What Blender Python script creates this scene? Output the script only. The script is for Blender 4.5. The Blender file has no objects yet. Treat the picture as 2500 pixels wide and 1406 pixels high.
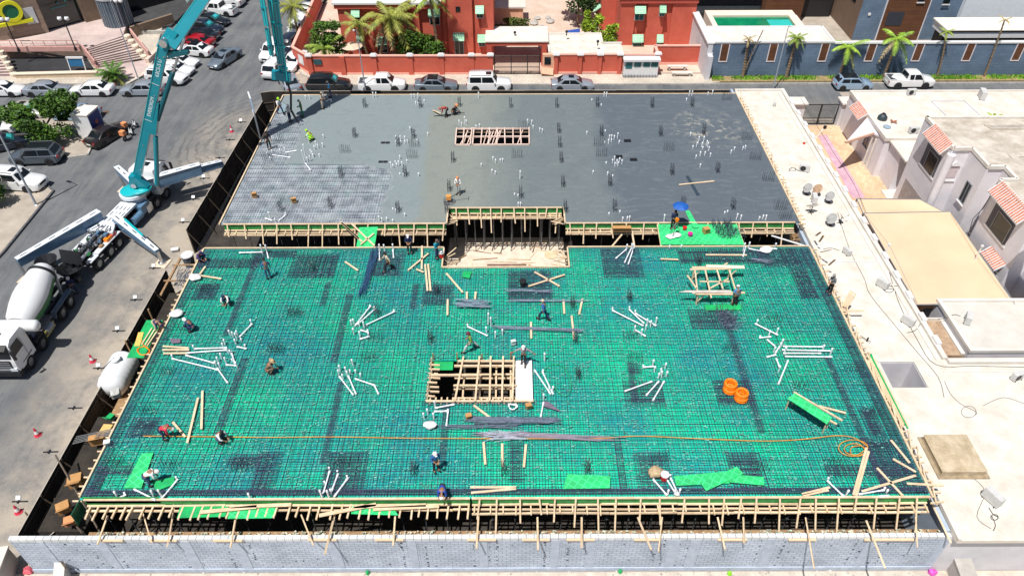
import bpy, math, random
from mathutils import Vector, Matrix
random.seed(7); U=random.uniform
R=math.radians; pi=math.pi
S=bpy.context.scene
# ---------------- camera, sky, sun, exposure ----------------
PITCH=R(41.35); FPX=1800.; CX,CY=1250.,703.; CH=34.; ROLL=R(0.2)
cam=bpy.data.cameras.new('camera'); co=bpy.data.objects.new('camera',cam); S.collection.objects.link(co)
cam.sensor_width=36; cam.lens=FPX/2500*36; cam.clip_start=.5; cam.clip_end=3000
co.location=(0,0,CH)
co.rotation_mode='QUATERNION'
co.rotation_quaternion=(Matrix.Rotation(pi/2-PITCH,4,'X')@Matrix.Rotation(-ROLL,4,'Z')).to_quaternion()
S.camera=co
SD=Vector((.23,.36,-1)).normalized()          # direction sunlight travels
SEL=math.asin(-SD.z); SAZ=math.atan2(-SD.x,-SD.y)
w=bpy.data.worlds.new('World'); S.world=w; w.use_nodes=True
nt=w.node_tree; bg=nt.nodes['Background']; sk=nt.nodes.new('ShaderNodeTexSky')
sk.sky_type='NISHITA'; sk.sun_disc=False; sk.sun_elevation=SEL; sk.sun_rotation=SAZ; sk.dust_density=1.5
nt.links.new(sk.outputs[0],bg.inputs[0]); bg.inputs[1].default_value=.062
sl=bpy.data.lights.new('sun','SUN'); sl.energy=4.9; sl.angle=R(.5); sl.color=(1,.965,.91)
so=bpy.data.objects.new('sun',sl); S.collection.objects.link(so); so.rotation_euler=SD.to_track_quat('-Z','Y').to_euler(); so.location=(0,0,60)
S.view_settings.view_transform='Standard'; S.view_settings.look='None'; S.view_settings.gamma=1; S.view_settings.exposure=.1

GZ=-4.5      # street level; the deck top is z=0
# ---------------- picture <-> place ----------------
cp,sp=math.cos(PITCH),math.sin(PITCH); cr,sr=math.cos(ROLL),math.sin(ROLL)
def ray(px,py):
    u=(px-CX)/FPX; v=(py-CY)/FPX; u,v=u*cr-v*sr,u*sr+v*cr
    return u,cp-v*sp,-sp-v*cp
def G(px,py,z=0.):
    d=ray(px,py); t=(z-CH)/d[2]; return Vector((d[0]*t,d[1]*t,z))
def GY(px,py,Y):
    d=ray(px,py); t=Y/d[1]; return Vector((d[0]*t,Y,CH+d[2]*t))
def K(x0,y0,s): return lambda p:(x0+p[0]/s,y0+p[1]/s)
kA=K(0,460,2.992);kB=K(620,460,2.992);kC=K(1240,460,2.992);kD=K(1860,460,2.992)
kE=K(0,930,2.953);kF=K(620,930,2.953);kH=K(1240,930,2.953);kI=K(1860,930,2.953)
kJ=K(640,200,2.408);kL=K(1240,200,2.022);kM=K(380,700,3.411);kN=K(1400,580,2.559);kO=K(1820,700,2.047);kP=K(900,780,4.687)
k0=K(0,0,1.)
# ---------------- materials ----------------
MC={}
def mat(name,c,rough=.7,var=.12,sc=3.,bump=0.,metal=0.,c2=None,det=6,stretch=None,isl=0.,trans=0.,coat=0.,spec=None):
    if name in MC: return MC[name]
    m=bpy.data.materials.new(name); m.use_nodes=True; N=m.node_tree.nodes; L=m.node_tree.links; b=N['Principled BSDF']
    b.inputs['Roughness'].default_value=rough; b.inputs['Metallic'].default_value=metal
    if coat: b.inputs['Coat Weight'].default_value=coat; b.inputs['Coat Roughness'].default_value=.06
    if spec is not None: b.inputs['Specular IOR Level'].default_value=spec
    tc=N.new('ShaderNodeTexCoord'); src=tc.outputs['Object']
    if stretch:
        mp=N.new('ShaderNodeMapping'); mp.inputs['Scale'].default_value=stretch; L.new(src,mp.inputs[0]); src=mp.outputs[0]
    n=N.new('ShaderNodeTexNoise'); n.inputs['Scale'].default_value=sc; n.inputs['Detail'].default_value=det; n.inputs['Roughness'].default_value=.65; L.new(src,n.inputs[0])
    cr_=N.new('ShaderNodeValToRGB'); e=cr_.color_ramp.elements
    if c2 is None: c2=tuple(x*(1-var) for x in c); c=tuple(min(1,x*(1+var)) for x in c)
    e[0].position=.32; e[0].color=(*c2,1); e[1].position=.68; e[1].color=(*c,1); L.new(n.outputs[0],cr_.inputs[0]); out=cr_.outputs[0]
    if isl:
        g=N.new('ShaderNodeNewGeometry'); h=N.new('ShaderNodeHueSaturation'); mr=N.new('ShaderNodeMapRange'); mr.inputs[3].default_value=1-isl; mr.inputs[4].default_value=1+isl*.6
        L.new(g.outputs['Random Per Island'],mr.inputs[0]); L.new(mr.outputs[0],h.inputs['Value']); L.new(out,h.inputs['Color']); out=h.outputs[0]
    L.new(out,b.inputs['Base Color'])
    if bump:
        bn=N.new('ShaderNodeBump'); bn.inputs['Strength'].default_value=bump; bn.inputs['Distance'].default_value=.05
        n2=N.new('ShaderNodeTexNoise'); n2.inputs['Scale'].default_value=sc*6; n2.inputs['Detail'].default_value=5; L.new(src,n2.inputs[0]); L.new(n2.outputs[0],bn.inputs['Height']); L.new(bn.outputs[0],b.inputs['Normal'])
    if trans: b.inputs['Transmission Weight'].default_value=trans
    MC[name]=m; return m
def brick(name,c1,c2,mortar,bw,bh,ms=.01,rough=.85,axes='XZ',offset=.5,nz=.5):
    if name in MC: return MC[name]
    m=bpy.data.materials.new(name); m.use_nodes=True; N=m.node_tree.nodes; L=m.node_tree.links; b=N['Principled BSDF']; b.inputs['Roughness'].default_value=rough
    tc=N.new('ShaderNodeTexCoord'); sx=N.new('ShaderNodeSeparateXYZ'); cx=N.new('ShaderNodeCombineXYZ'); L.new(tc.outputs['Object'],sx.inputs[0])
    L.new(sx.outputs[axes[0]],cx.inputs[0]); L.new(sx.outputs[axes[1]],cx.inputs[1])
    t=N.new('ShaderNodeTexBrick'); t.inputs['Scale'].default_value=1; t.inputs['Brick Width'].default_value=bw; t.inputs['Row Height'].default_value=bh; t.inputs['Mortar Size'].default_value=ms
    t.offset=offset; t.inputs['Color1'].default_value=(*c1,1); t.inputs['Color2'].default_value=(*c2,1); t.inputs['Mortar'].default_value=(*mortar,1); t.inputs['Mortar Smooth'].default_value=.1
    L.new(cx.outputs[0],t.inputs[0])
    n=N.new('ShaderNodeTexNoise'); n.inputs['Scale'].default_value=nz; n.inputs['Detail'].default_value=8; L.new(tc.outputs['Object'],n.inputs[0])
    mr=N.new('ShaderNodeMapRange'); mr.inputs[1].default_value=.3; mr.inputs[2].default_value=.7; mr.inputs[3].default_value=.8; mr.inputs[4].default_value=1.12; L.new(n.outputs[0],mr.inputs[0])
    h=N.new('ShaderNodeHueSaturation'); L.new(t.outputs[0],h.inputs['Color']); L.new(mr.outputs[0],h.inputs['Value']); L.new(h.outputs[0],b.inputs['Base Color'])
    bn=N.new('ShaderNodeBump'); bn.inputs['Strength'].default_value=.4; bn.inputs['Distance'].default_value=.01; bn.invert=True; L.new(t.outputs['Fac'],bn.inputs['Height']); L.new(bn.outputs[0],b.inputs['Normal'])
    MC[name]=m; return m
def emis(name,c,s=1):
    m=mat(name,c,.4,0.02); b=m.node_tree.nodes['Principled BSDF']; b.inputs['Emission Color'].default_value=(*c,1); b.inputs['Emission Strength'].default_value=s; return m
# ---------------- mesh builder ----------------
class MB:
    def __init__(s): s.v=[];s.f=[];s.m=[]
    def add(s,vs,fs,m=0):
        o=len(s.v); s.v+= [tuple(v) for v in vs]; s.f+=[tuple(i+o for i in f) for f in fs]; s.m+=[m]*len(fs); return s
    def bx(s,x0,x1,y0,y1,z0,z1,m=0):
        return s.add([(x0,y0,z0),(x1,y0,z0),(x1,y1,z0),(x0,y1,z0),(x0,y0,z1),(x1,y0,z1),(x1,y1,z1),(x0,y1,z1)],[(3,2,1,0),(4,5,6,7),(0,1,5,4),(1,2,6,5),(2,3,7,6),(3,0,4,7)],m)
    def bar(s,p,q,w=.1,h=.05,m=0,up=(0,0,1),w2=None,h2=None):
        p=Vector(p);q=Vector(q);d=(q-p).normalized(); u=Vector(up)
        if abs(d.dot(u))>.98: u=Vector((0,1,0))
        a=d.cross(u).normalized(); b=a.cross(d).normalized(); w2=w if w2 is None else w2; h2=h if h2 is None else h2
        vs=[p-a*w/2-b*h/2,p+a*w/2-b*h/2,p+a*w/2+b*h/2,p-a*w/2+b*h/2,q-a*w2/2-b*h2/2,q+a*w2/2-b*h2/2,q+a*w2/2+b*h2/2,q-a*w2/2+b*h2/2]
        return s.add(vs,[(0,1,2,3),(7,6,5,4),(4,5,1,0),(5,6,2,1),(6,7,3,2),(7,4,0,3)],m)
    def tube(s,pts,r=.05,n=8,m=0,r2=None,cap=True,closed=False):
        pts=[Vector(p) for p in pts]; k=len(pts); vs=[]; prev=None
        for i,p in enumerate(pts):
            d=(pts[(i+1)%k if closed else min(i+1,k-1)]-pts[(i-1)%k if closed else max(i-1,0)]).normalized()
            if prev is None:
                a=d.cross(Vector((0,0,1))); a=a if a.length>.05 else d.cross(Vector((0,1,0)))
            else: a=prev-d*prev.dot(d)
            a.normalize(); prev=a; b=d.cross(a)
            rr=r if r2 is None else r+(r2-r)*i/(k-1)
            if isinstance(r,(list,tuple)): rr=r[i]
            vs+=[p+(a*math.cos(2*pi*j/n)+b*math.sin(2*pi*j/n))*rr for j in range(n)]
        fs=[(i*n+j,i*n+(j+1)%n,(i+1)*n+(j+1)%n,(i+1)*n+j) for i in range(k-1) for j in range(n)]
        if closed: fs+=[((k-1)*n+j,(k-1)*n+(j+1)%n,(j+1)%n,j) for j in range(n)]
        elif cap: fs+=[tuple(range(n))[::-1],tuple((k-1)*n+j for j in range(n))]
        return s.add(vs,fs,m)
    def lathe(s,prof,c=(0,0,0),n=16,m=0,ax='Z'):
        vs=[];c=Vector(c)
        for r,z in prof:
            for j in range(n):
                a=2*pi*j/n; p=(r*math.cos(a),r*math.sin(a),z)
                if ax=='X': p=(p[2],p[0],p[1])
                if ax=='Y': p=(p[1],p[2],p[0])
                vs.append(c+Vector(p))
        k=len(prof); fs=[(i*n+j,i*n+(j+1)%n,(i+1)*n+(j+1)%n,(i+1)*n+j) for i in range(k-1) for j in range(n)]
        if prof[0][0]>1e-6 and prof[0]!=prof[-1]: fs.append(tuple(range(n))[::-1])
        if prof[-1][0]>1e-6 and prof[0]!=prof[-1]: fs.append(tuple((k-1)*n+j for j in range(n)))
        return s.add(vs,fs,m)
    def prism(s,poly,z0,z1,m=0,ms=None):
        n=len(poly); A=sum(poly[i][0]*poly[(i+1)%n][1]-poly[(i+1)%n][0]*poly[i][1] for i in range(n))
        if A<0: poly=poly[::-1]
        vs=[(p[0],p[1],z0) for p in poly]+[(p[0],p[1],z1) for p in poly]
        s.add(vs,[tuple(range(n,2*n)),tuple(range(n))[::-1]],m)
        o=len(s.v)-2*n
        for i in range(n): s.f.append((o+i,o+(i+1)%n,o+n+(i+1)%n,o+n+i)); s.m.append(m if ms is None else ms)
        return s
    def quad(s,a,b,c,d,m=0): return s.add([a,b,c,d],[(0,1,2,3)],m)
    def slab4(s,P,t,m=0):
        "thick sheet from four corners"
        P=[Vector(p) for p in P]; n=(P[1]-P[0]).cross(P[3]-P[0]).normalized()
        if n.z<0: P=P[::-1]; n=-n
        vs=P+[p-n*t for p in P]
        return s.add(vs,[(0,1,2,3),(7,6,5,4),(0,4,5,1),(1,5,6,2),(2,6,7,3),(3,7,4,0)],m)
    def xf(s,M):
        s.v=[tuple(M@Vector(v)) for v in s.v]; return s
    def join(s,o,M=None,m=None):
        vs=[tuple(M@Vector(v)) for v in o.v] if M is not None else o.v
        k=len(s.v); s.v+=vs; s.f+=[tuple(i+k for i in f) for f in o.f]; s.m+=[x if m is None else m for x in o.m]; return s
def lumpy(prof,c,n=11,a=.18):
    m=MB().lathe(prof,(0,0,0),n); r=max(p[0] for p in prof)
    m.v=[(x*(1+U(-a,a)),y*(1+U(-a,a)),max(0,z+U(-a,a)*r*.6) if z>0 else 0) for x,y,z in m.v]
    return m.xf(Matrix.Translation(Vector(c))@Matrix.Scale(1.25,4,(1,0,0)))
_O='first,second,third,fourth,fifth,sixth,seventh,eighth,ninth,tenth,eleventh,twelfth,thirteenth,fourteenth,fifteenth,sixteenth,seventeenth,eighteenth,nineteenth'.split(',')
def nth(i):
    "ordinal word for 0, 1, 2, ..."
    i+=1
    if i<20: return _O[i-1]
    t,u=('twent','thirt','fort','fift')[i//10-2],i%10
    return t+'ieth' if u==0 else t+'y-'+_O[u-1]
def mesh(name,mb,mats,smooth=0):
    me=bpy.data.meshes.new(name); me.from_pydata([tuple(v) for v in mb.v],[],mb.f); me.validate()
    for x in (mats if isinstance(mats,(list,tuple)) else [mats]): me.materials.append(x)
    if len(me.polygons)==len(mb.m) and max(mb.m,default=0)>0: me.polygons.foreach_set('material_index',mb.m)
    if smooth:
        me.polygons.foreach_set('use_smooth',[True]*len(me.polygons)); me.set_sharp_from_angle(angle=R(smooth))
    me.update(); return me
def link(o): S.collection.objects.link(o); return o
def tag(o,label,cat=None,group=None,kind=None):
    if label:o['label']=label
    if cat:o['category']=cat
    if group:o['group']=group
    if kind:o['kind']=kind
    return o
def thing(name,label,cat,loc=(0,0,0),rz=0,group=None):
    o=bpy.data.objects.new(name,None); o.empty_display_size=.3; o.location=loc; o.rotation_euler=(0,0,rz); link(o); return tag(o,label,cat,group)
def part(name,mb,mats,parent,smooth=0,world=False):
    "a part in its thing's local coordinates; world=True: the mesh was laid out in world coordinates"
    if world:
        base=parent
        M=Matrix.Identity(4)
        while base is not None: M=Matrix.Translation(base.location)@base.rotation_euler.to_matrix().to_4x4()@M; base=base.parent
        mb.xf(M.inverted())
    o=bpy.data.objects.new(name,mesh(name,mb,mats,smooth)); link(o); o.parent=parent; return o
def solo(name,mb,mats,label,cat,group=None,smooth=0,kind=None):
    "a thing that is one mesh, laid out in world coordinates; its origin goes to its base"
    xs=[v[0] for v in mb.v];ys=[v[1] for v in mb.v];zs=[v[2] for v in mb.v]
    c=Vector(((min(xs)+max(xs))/2,(min(ys)+max(ys))/2,min(zs)))
    mb.v=[(v[0]-c.x,v[1]-c.y,v[2]-c.z) for v in mb.v]
    o=bpy.data.objects.new(name,mesh(name,mb,mats,smooth)); o.location=c; link(o)
    return tag(o,label,None if kind=='structure' else cat,group,kind)
def struct(name,mb,mats,smooth=0,kind='structure'):
    o=bpy.data.objects.new(name,mesh(name,mb,mats,smooth)); link(o); o['kind']=kind; return o
def dup(root,loc,rz=None,label=None,group=None):
    r=root.copy(); link(r); r.location=loc
    if rz is not None: r.rotation_euler=(0,0,rz)
    if label: r['label']=label
    if group: r['group']=group
    for ch in root.children:
        c=ch.copy(); link(c); c.parent=r
        for g in ch.children:
            d=g.copy(); link(d); d.parent=c
    return r
def rects(x0,x1,y0,y1,holes):
    xs=sorted({x0,x1,*[min(max(h[i],x0),x1) for h in holes for i in (0,1)]}); ys=sorted({y0,y1,*[min(max(h[i],y0),y1) for h in holes for i in (2,3)]}); out=[]
    for i in range(len(xs)-1):
        for j in range(len(ys)-1):
            mx,my=(xs[i]+xs[i+1])/2,(ys[j]+ys[j+1])/2
            if not any(h[0]<mx<h[1] and h[2]<my<h[3] for h in holes): out.append((xs[i],xs[i+1],ys[j],ys[j+1]))
    return out
def cuts(a,b,hs):
    seg=[(a,b)]
    for h0,h1 in hs:
        seg=[t for s in seg for t in ((s[0],min(s[1],h0)),(max(s[0],h1),s[1])) if t[1]-t[0]>.05]
    return seg
# common materials
TIMBER=mat('timber',(.80,.64,.45),.75,c2=(.60,.43,.26),sc=2.5,stretch=(1,1,4),isl=.3)
OLDT=mat('weathered_timber',(.42,.27,.14),.8,c2=(.24,.14,.07),sc=3,isl=.3)
GREENPLY=mat('green_plywood',(.015,.50,.14),.5,c2=(.01,.30,.09),sc=1.5)
STEEL=mat('rebar_steel',(.05,.08,.11),.55,.4,9,metal=.4)
STEEL2=mat('bundle_steel',(.13,.16,.22),.5,.35,8,metal=.5)
PVC=mat('white_pvc',(.80,.83,.86),.35,.06,4)
WHITEP=mat('white_paint',(.74,.74,.74),.35,.04,2,coat=.3)
PLASTER=mat('white_plaster',(.74,.71,.66),.85,c2=(.60,.55,.49),sc=.7,bump=.15)
PLASTERV=mat('pale_render',(.66,.65,.68),.9,c2=(.56,.55,.58),sc=.8,bump=.15)
BLACKP=mat('black_plastic',(.015,.015,.017),.5,.2,5)
DARKM=mat('dark_metal',(.03,.032,.038),.5,.3,6,metal=.5)
GLASS=mat('dark_glass',(.010,.014,.018),.12,.2,1)
GLASST=mat('teal_glass',(.02,.13,.14),.06,.3,1,coat=.5)
CHROME=mat('bright_metal',(.55,.56,.58),.25,.1,4,metal=.9)
RUBBER=mat('tyre_rubber',(.018,.018,.02),.85,.3,8)
RIM=mat('wheel_rim',(.35,.36,.38),.35,.2,6,metal=.8)
ORANGE=mat('orange_plastic',(.95,.25,.01),.4,.1,4)
GREYM=mat('grey_metal',(.32,.34,.37),.45,.15,5,metal=.5)
CONC=mat('plain_concrete',(.50,.48,.45),.9,c2=(.36,.34,.31),sc=1.2,bump=.2)
# ---------------- ground, roads, pavements ----------------
def asphalt():
    m=bpy.data.materials.new('asphalt'); m.use_nodes=True; N=m.node_tree.nodes; L=m.node_tree.links; b=N['Principled BSDF']; b.inputs['Roughness'].default_value=.85
    tc=N.new('ShaderNodeTexCoord'); O=tc.outputs['Object']
    def noise(sc,det=8,st=None,dist=0):
        n=N.new('ShaderNodeTexNoise'); n.inputs['Scale'].default_value=sc; n.inputs['Detail'].default_value=det; n.inputs['Roughness'].default_value=.7; n.inputs['Distortion'].default_value=dist
        if st: mp=N.new('ShaderNodeMapping'); mp.inputs['Scale'].default_value=st; L.new(O,mp.inputs[0]); L.new(mp.outputs[0],n.inputs[0])
        else: L.new(O,n.inputs[0])
        return n.outputs[0]
    def mr(x,a,b2,c=0.,d=1.):
        r=N.new('ShaderNodeMapRange'); r.inputs[1].default_value=a; r.inputs[2].default_value=b2; r.inputs[3].default_value=c; r.inputs[4].default_value=d; L.new(x,r.inputs[0]); return r.outputs[0]
    def mix(f,a,c,mode='MIX'):
        x=N.new('ShaderNodeMix'); x.data_type='RGBA'; x.blend_type=mode
        if hasattr(f,'is_linked') or hasattr(f,'node'): L.new(f,x.inputs[0])
        else: x.inputs[0].default_value=f
        for k,v in ((6,a),(7,c)):
            if isinstance(v,tuple): x.inputs[k].default_value=(*v,1)
            else: L.new(v,x.inputs[k])
        return x.outputs[2]
    def math_(op,a,c=None):
        x=N.new('ShaderNodeMath'); x.operation=op
        for k,v in ((0,a),(1,c)):
            if v is None: continue
            if isinstance(v,(int,float)): x.inputs[k].default_value=v
            else: L.new(v,x.inputs[k])
        return x.outputs[0]
    base=mix(mr(noise(.25),.35,.65),(.085,.095,.108),(.145,.152,.158))
    streak=mr(noise(.9,6,(1,.12,1),.4),.42,.72)      # wear running along the street
    base=mix(math_('MULTIPLY',streak,.55),base,(.24,.235,.225))
    sx=N.new('ShaderNodeSeparateXYZ'); L.new(O,sx.inputs[0])
    # dust that has spread from the site along the hoarding
    d=mr(sx.outputs[0],-34.5,-28.0); lim=mr(sx.outputs[1],76,66); dn=mr(noise(.3,8),.36,.60)
    dust=math_('MULTIPLY',math_('MULTIPLY',d,lim),math_('ADD',dn,.25)); dust=math_('MINIMUM',dust,1.)
    base=mix(dust,base,(.40,.345,.28))
    n4=mr(noise(1.1,8),.56,.75); base=mix(math_('MULTIPLY',n4,.5),base,(.07,.07,.075))
    # swept tyre arcs of lorries turning out of the lane
    dv=N.new('ShaderNodeVectorMath'); dv.operation='DISTANCE'; L.new(O,dv.inputs[0]); dv.inputs[1].default_value=(-22.5,66.5,0)
    fl=math_('ADD',dv.outputs['Value'],math_('MULTIPLY',noise(.25,4),3.2))
    ring=math_('SINE',math_('MULTIPLY',fl,7.5)); ring=mr(ring,.25,.9); band=math_('MULTIPLY',mr(dv.outputs['Value'],6.5,8.0),mr(dv.outputs['Value'],14.5,12.0))
    left=mr(sx.outputs[0],-27.6,-28.6); ring=math_('MULTIPLY',math_('MULTIPLY',ring,band),math_('MULTIPLY',left,mr(noise(.5,4),.35,.6)))
    base=mix(math_('MULTIPLY',ring,.5),base,(.05,.05,.055))
    base=mix(.35,base,mix(mr(noise(9,4),.3,.7),(.06,.06,.06),(.24,.24,.24)),'OVERLAY') if False else base
    g=mr(noise(14,3),.25,.75,.8,1.15); h=N.new('ShaderNodeHueSaturation'); L.new(g,h.inputs['Value']); L.new(base,h.inputs['Color']); L.new(h.outputs[0],b.inputs['Base Color'])
    bn=N.new('ShaderNodeBump'); bn.inputs['Strength'].default_value=.25; bn.inputs['Distance'].default_value=.02; L.new(noise(20,3),bn.inputs['Height']); L.new(bn.outputs[0],b.inputs['Normal'])
    return m
ASPH=asphalt()
SAND=mat('sandy_ground',(.46,.40,.33),.95,c2=(.30,.26,.22),sc=.6,bump=.4,det=10)
PAVE=brick('pavement_tiles',(.60,.54,.45),(.53,.47,.39),(.38,.33,.28),.5,.5,.015,axes='XY',nz=.3)
PAVEP=brick('pink_paving',(.62,.49,.45),(.55,.43,.40),(.42,.33,.31),.4,.4,.01,axes='XY',nz=.3)
KERB=brick('kerb_stone',(.48,.45,.41),(.42,.40,.37),(.2,.19,.18),1.,1.,.02,axes='XY',offset=0)
struct('ground',MB().bx(-600,600,-200,900,GZ-.5,GZ-.012),SAND)
# the streets: one asphalt sheet west and north of the site
rd=MB()
rd.prism([(-120,-20),(-26.2,-20),(-26.2,72),(-26.2,74.2),(29,74.2),(29,70.9),(37,70.9),(37,77),(120,77),(120,79.6),(-26,79.6),(-27.2,240),(-37,240),(-41,240),(-47,100),(-43.,82),(-120,82)],GZ-.3,GZ)
struct('road',rd,ASPH)
def sheet(name,poly,z,mt,kerb=None,th=.3):
    o=struct(name,MB().prism([tuple(p)[:2] for p in poly],GZ-.2,z),mt); return o
def poly(pts,z=GZ,k=k0): return [tuple(G(*k(p),z))[:2] for p in pts]
# pavement before the red compound, its kerb, and the recess with benches
sheet('pavement',[(-21.5,79.05),(-24.6,82.0),(-26.,84),(-28.0,95),(-28.6,110),(-28.4,110),(-26.5,92),(-25.3,84),(-23.4,81.6),(24,81.4),(24,79.35),(23,79.05)],GZ+.13,PAVE)
sheet('pavement',[(-42.9,82.5),(-47.2,100),(-52,128),(-55,128),(-49.5,98),(-45.2,82.5),(-49,81.2),(-66,81.2),(-66,79.6),(-44.2,79.6)],GZ+.13,PAVE)
kb=MB()
for a,b in (((-21.4,78.97),(60,78.97)),((-21.4,78.97),(-24.75,82)),((-24.75,82),(-26.1,84)),((-26.1,84),(-28.1,95)),((-66,79.5),(-44.2,79.5)),((-44.2,79.5),(-42.8,82.4)),((-42.8,82.4),(-47.1,100))):
    kb.bar((*a,GZ+.07),(*b,GZ+.07),.16,.17)
struct('kerb',kb,KERB)
# grass verge below the blue wall
sheet('verge',[(23.2,79.5),(120,79.5),(120,81.2),(23.2,81.2)],GZ+.14,mat('verge_soil',(.30,.22,.10),.95,.3,2))
# traffic islands on the left
sheet('pavement',poly([(165,385),(215,378),(240,322),(212,285),(60,262),(30,300),(60,330),(120,345)]),GZ+.15,SAND)
kb=MB(); P=poly([(165,387),(215,380),(242,322),(214,283)])
for a,b in zip(P,P[1:]): kb.bar((*a,GZ+.08),(*b,GZ+.08),.18,.19)
struct('kerb',kb,KERB)
sheet('pavement',[(-60,47),(-43.2,47.2),(-42.6,48.4),(-42.7,57.5),(-44.5,59),(-60,59.4)],GZ+.14,SAND)
kb=MB(); P=[(-43.3,40),(-42.55,48.4),(-42.6,57.5),(-44.4,59.1),(-60,59.5)]
for a,b in zip(P,P[1:]): kb.bar((*a,GZ+.08),(*b,GZ+.08),.18,.2)
struct('kerb',kb,mat('black_kerb',(.10,.10,.11),.8,.4,3))
sheet('pavement',[(-60,30),(-44.1,30),(-43.3,40),(-42.75,47.05),(-60,47.0)],GZ+.12,CONC)
sheet('pavement',[(-26.0,20.45),(23.,20.45),(23,72.),(-26.0,72.)],GZ+.02,mat('site_floor',(.045,.038,.032),.95,.4,1.2,bump=.3))  # floor coloured near black to stand in for shade under the decks
# grass tufts on the verge (stuff)
g=MB()
for i in range(5200):
    x=U(23.3,66); y=U(79.75,80.95)
    if math.sin(x*1.7)+math.sin(x*.63+1)+U(-1,1)<-.9: continue
    a=U(0,pi); h=U(.1,.3); wv=.09; dx,dy=math.cos(a)*wv,math.sin(a)*wv; z=GZ+.14
    g.add([(x-dx,y-dy,z),(x+dx,y+dy,z),(x+U(-.1,.1),y+U(-.1,.1),z+h)],[(0,1,2)])
tag(struct('verge_grass',g,mat('grass',(.24,.50,.03),.8,c2=(.09,.26,.02),sc=.6,isl=.4),kind='stuff'),'strip of bright green grass along the foot of the slate blue wall','grass')
# drain cover in the road
mb=MB().lathe([(0,.0),(.38,.0),(.38,.012),(0,.014)],G(258,275,GZ+.004),20)
solo('manhole_cover',mb,mat('rusty_iron',(.12,.07,.04),.8,.3,6),'round rusty iron manhole cover flush in the asphalt near the blue and white kiosk','manhole cover')
# ---------------- the two formwork decks ----------------
FX0,FX1,FY0,FY1=-22.85,22.05,21.86,43.05
RY0,RY1=46.12,67.5
NX0,NX1,NY0,NY1=-5.0,4.08,40.78,48.2      # stair/lift well crossing both decks
OX0,OX1,OY0,OY1=-5.1,.2,28.28,31.75        # framed opening of the front deck
B1=(*G(1112,357)[:1],*G(1148,357)[:1],G(1130,358)[1],G(1130,318)[1]); B2=(G(1154,357)[0],G(1292,357)[0],B1[2],B1[3])
HOLES_F=[(NX0,NX1,NY0,FY1+1),(OX0,1.3,OY0,OY1)]; HOLES_R=[(NX0,NX1,RY0-1,NY1),B1,B2]
def plydeck(name,dusty=False):
    m=bpy.data.materials.new(name); m.use_nodes=True; N=m.node_tree.nodes; L=m.node_tree.links; b=N['Principled BSDF']; b.inputs['Roughness'].default_value=.42
    tc=N.new('ShaderNodeTexCoord'); t=N.new('ShaderNodeTexBrick'); t.offset=.5; t.inputs['Scale'].default_value=1; t.inputs['Brick Width'].default_value=2.44; t.inputs['Row Height'].default_value=1.22; t.inputs['Mortar Size'].default_value=.012; t.inputs['Bias'].default_value=0
    L.new(tc.outputs['Object'],t.inputs[0]); t.inputs['Color1'].default_value=(.0,.70,.38,1); t.inputs['Color2'].default_value=(.004,.53,.33,1); t.inputs['Mortar'].default_value=(.01,.10,.09,1)
    n=N.new('ShaderNodeTexNoise'); n.inputs['Scale'].default_value=.16; n.inputs['Detail'].default_value=9; n.inputs['Roughness'].default_value=.62; L.new(tc.outputs['Object'],n.inputs[0])
    r=N.new('ShaderNodeMapRange'); r.inputs[1].default_value=.40; r.inputs[2].default_value=.62; L.new(n.outputs[0],r.inputs[0])
    x=N.new('ShaderNodeMix'); x.data_type='RGBA'; L.new(r.outputs[0],x.inputs[0]); L.new(t.outputs[0],x.inputs[6]); x.inputs[7].default_value=(.01,.36,.37,1)
    # trodden dust and scuffs
    n2=N.new('ShaderNodeTexNoise'); n2.inputs['Scale'].default_value=2.2; n2.inputs['Detail'].default_value=9; n2.inputs['Roughness'].default_value=.75; L.new(tc.outputs['Object'],n2.inputs[0])
    r2=N.new('ShaderNodeMapRange'); r2.inputs[1].default_value=.50; r2.inputs[2].default_value=.72; r2.inputs[4].default_value=.55; L.new(n2.outputs[0],r2.inputs[0])
    y=N.new('ShaderNodeMix'); y.data_type='RGBA'; L.new(r2.outputs[0],y.inputs[0]); L.new(x.outputs[2],y.inputs[6]); y.inputs[7].default_value=(.22,.66,.54,1) if not dusty else (.42,.46,.50,1)
    out=y.outputs[2]
    if dusty:
        n3=N.new('ShaderNodeTexNoise'); n3.inputs['Scale'].default_value=.5; n3.inputs['Detail'].default_value=8; L.new(tc.outputs['Object'],n3.inputs[0])
        r3=N.new('ShaderNodeMapRange'); r3.inputs[1].default_value=.36; r3.inputs[2].default_value=.56; r3.inputs[3].default_value=.7; L.new(n3.outputs[0],r3.inputs[0])
        zc=N.new('ShaderNodeMix'); zc.data_type='RGBA'; L.new(r3.outputs[0],zc.inputs[0]); L.new(out,zc.inputs[6]); zc.inputs[7].default_value=(.25,.30,.35,1); out=zc.outputs[2]
    L.new(out,b.inputs['Base Color']); return m
PLY=plydeck('green_deck'); PLYD=plydeck('dusty_deck',True)
FASCIA=mat('fascia_board',(.02,.34,.07),.55,c2=(.01,.14,.04),sc=3,det=8)
deckF=thing('formwork_deck','near formwork deck of bright green plywood under a rebar mat','formwork deck',(0,FY0,0))
deckR=thing('formwork_deck','far formwork deck beyond the gap, mostly covered in grey concrete','formwork deck',(0,RY0,0))
mb=MB()
for r in rects(FX0,FX1,FY0,FY1,HOLES_F): mb.bx(r[0],r[1],r[2],r[3],-.03,0)
part('plywood_deck',mb,PLY,deckF,world=True)
mb=MB()
for r in rects(-22.6,22.3,RY0,RY1,HOLES_R): mb.bx(r[0],r[1],r[2],r[3],-.03,0)
part('plywood_deck',mb,PLYD,deckR,world=True)
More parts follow.
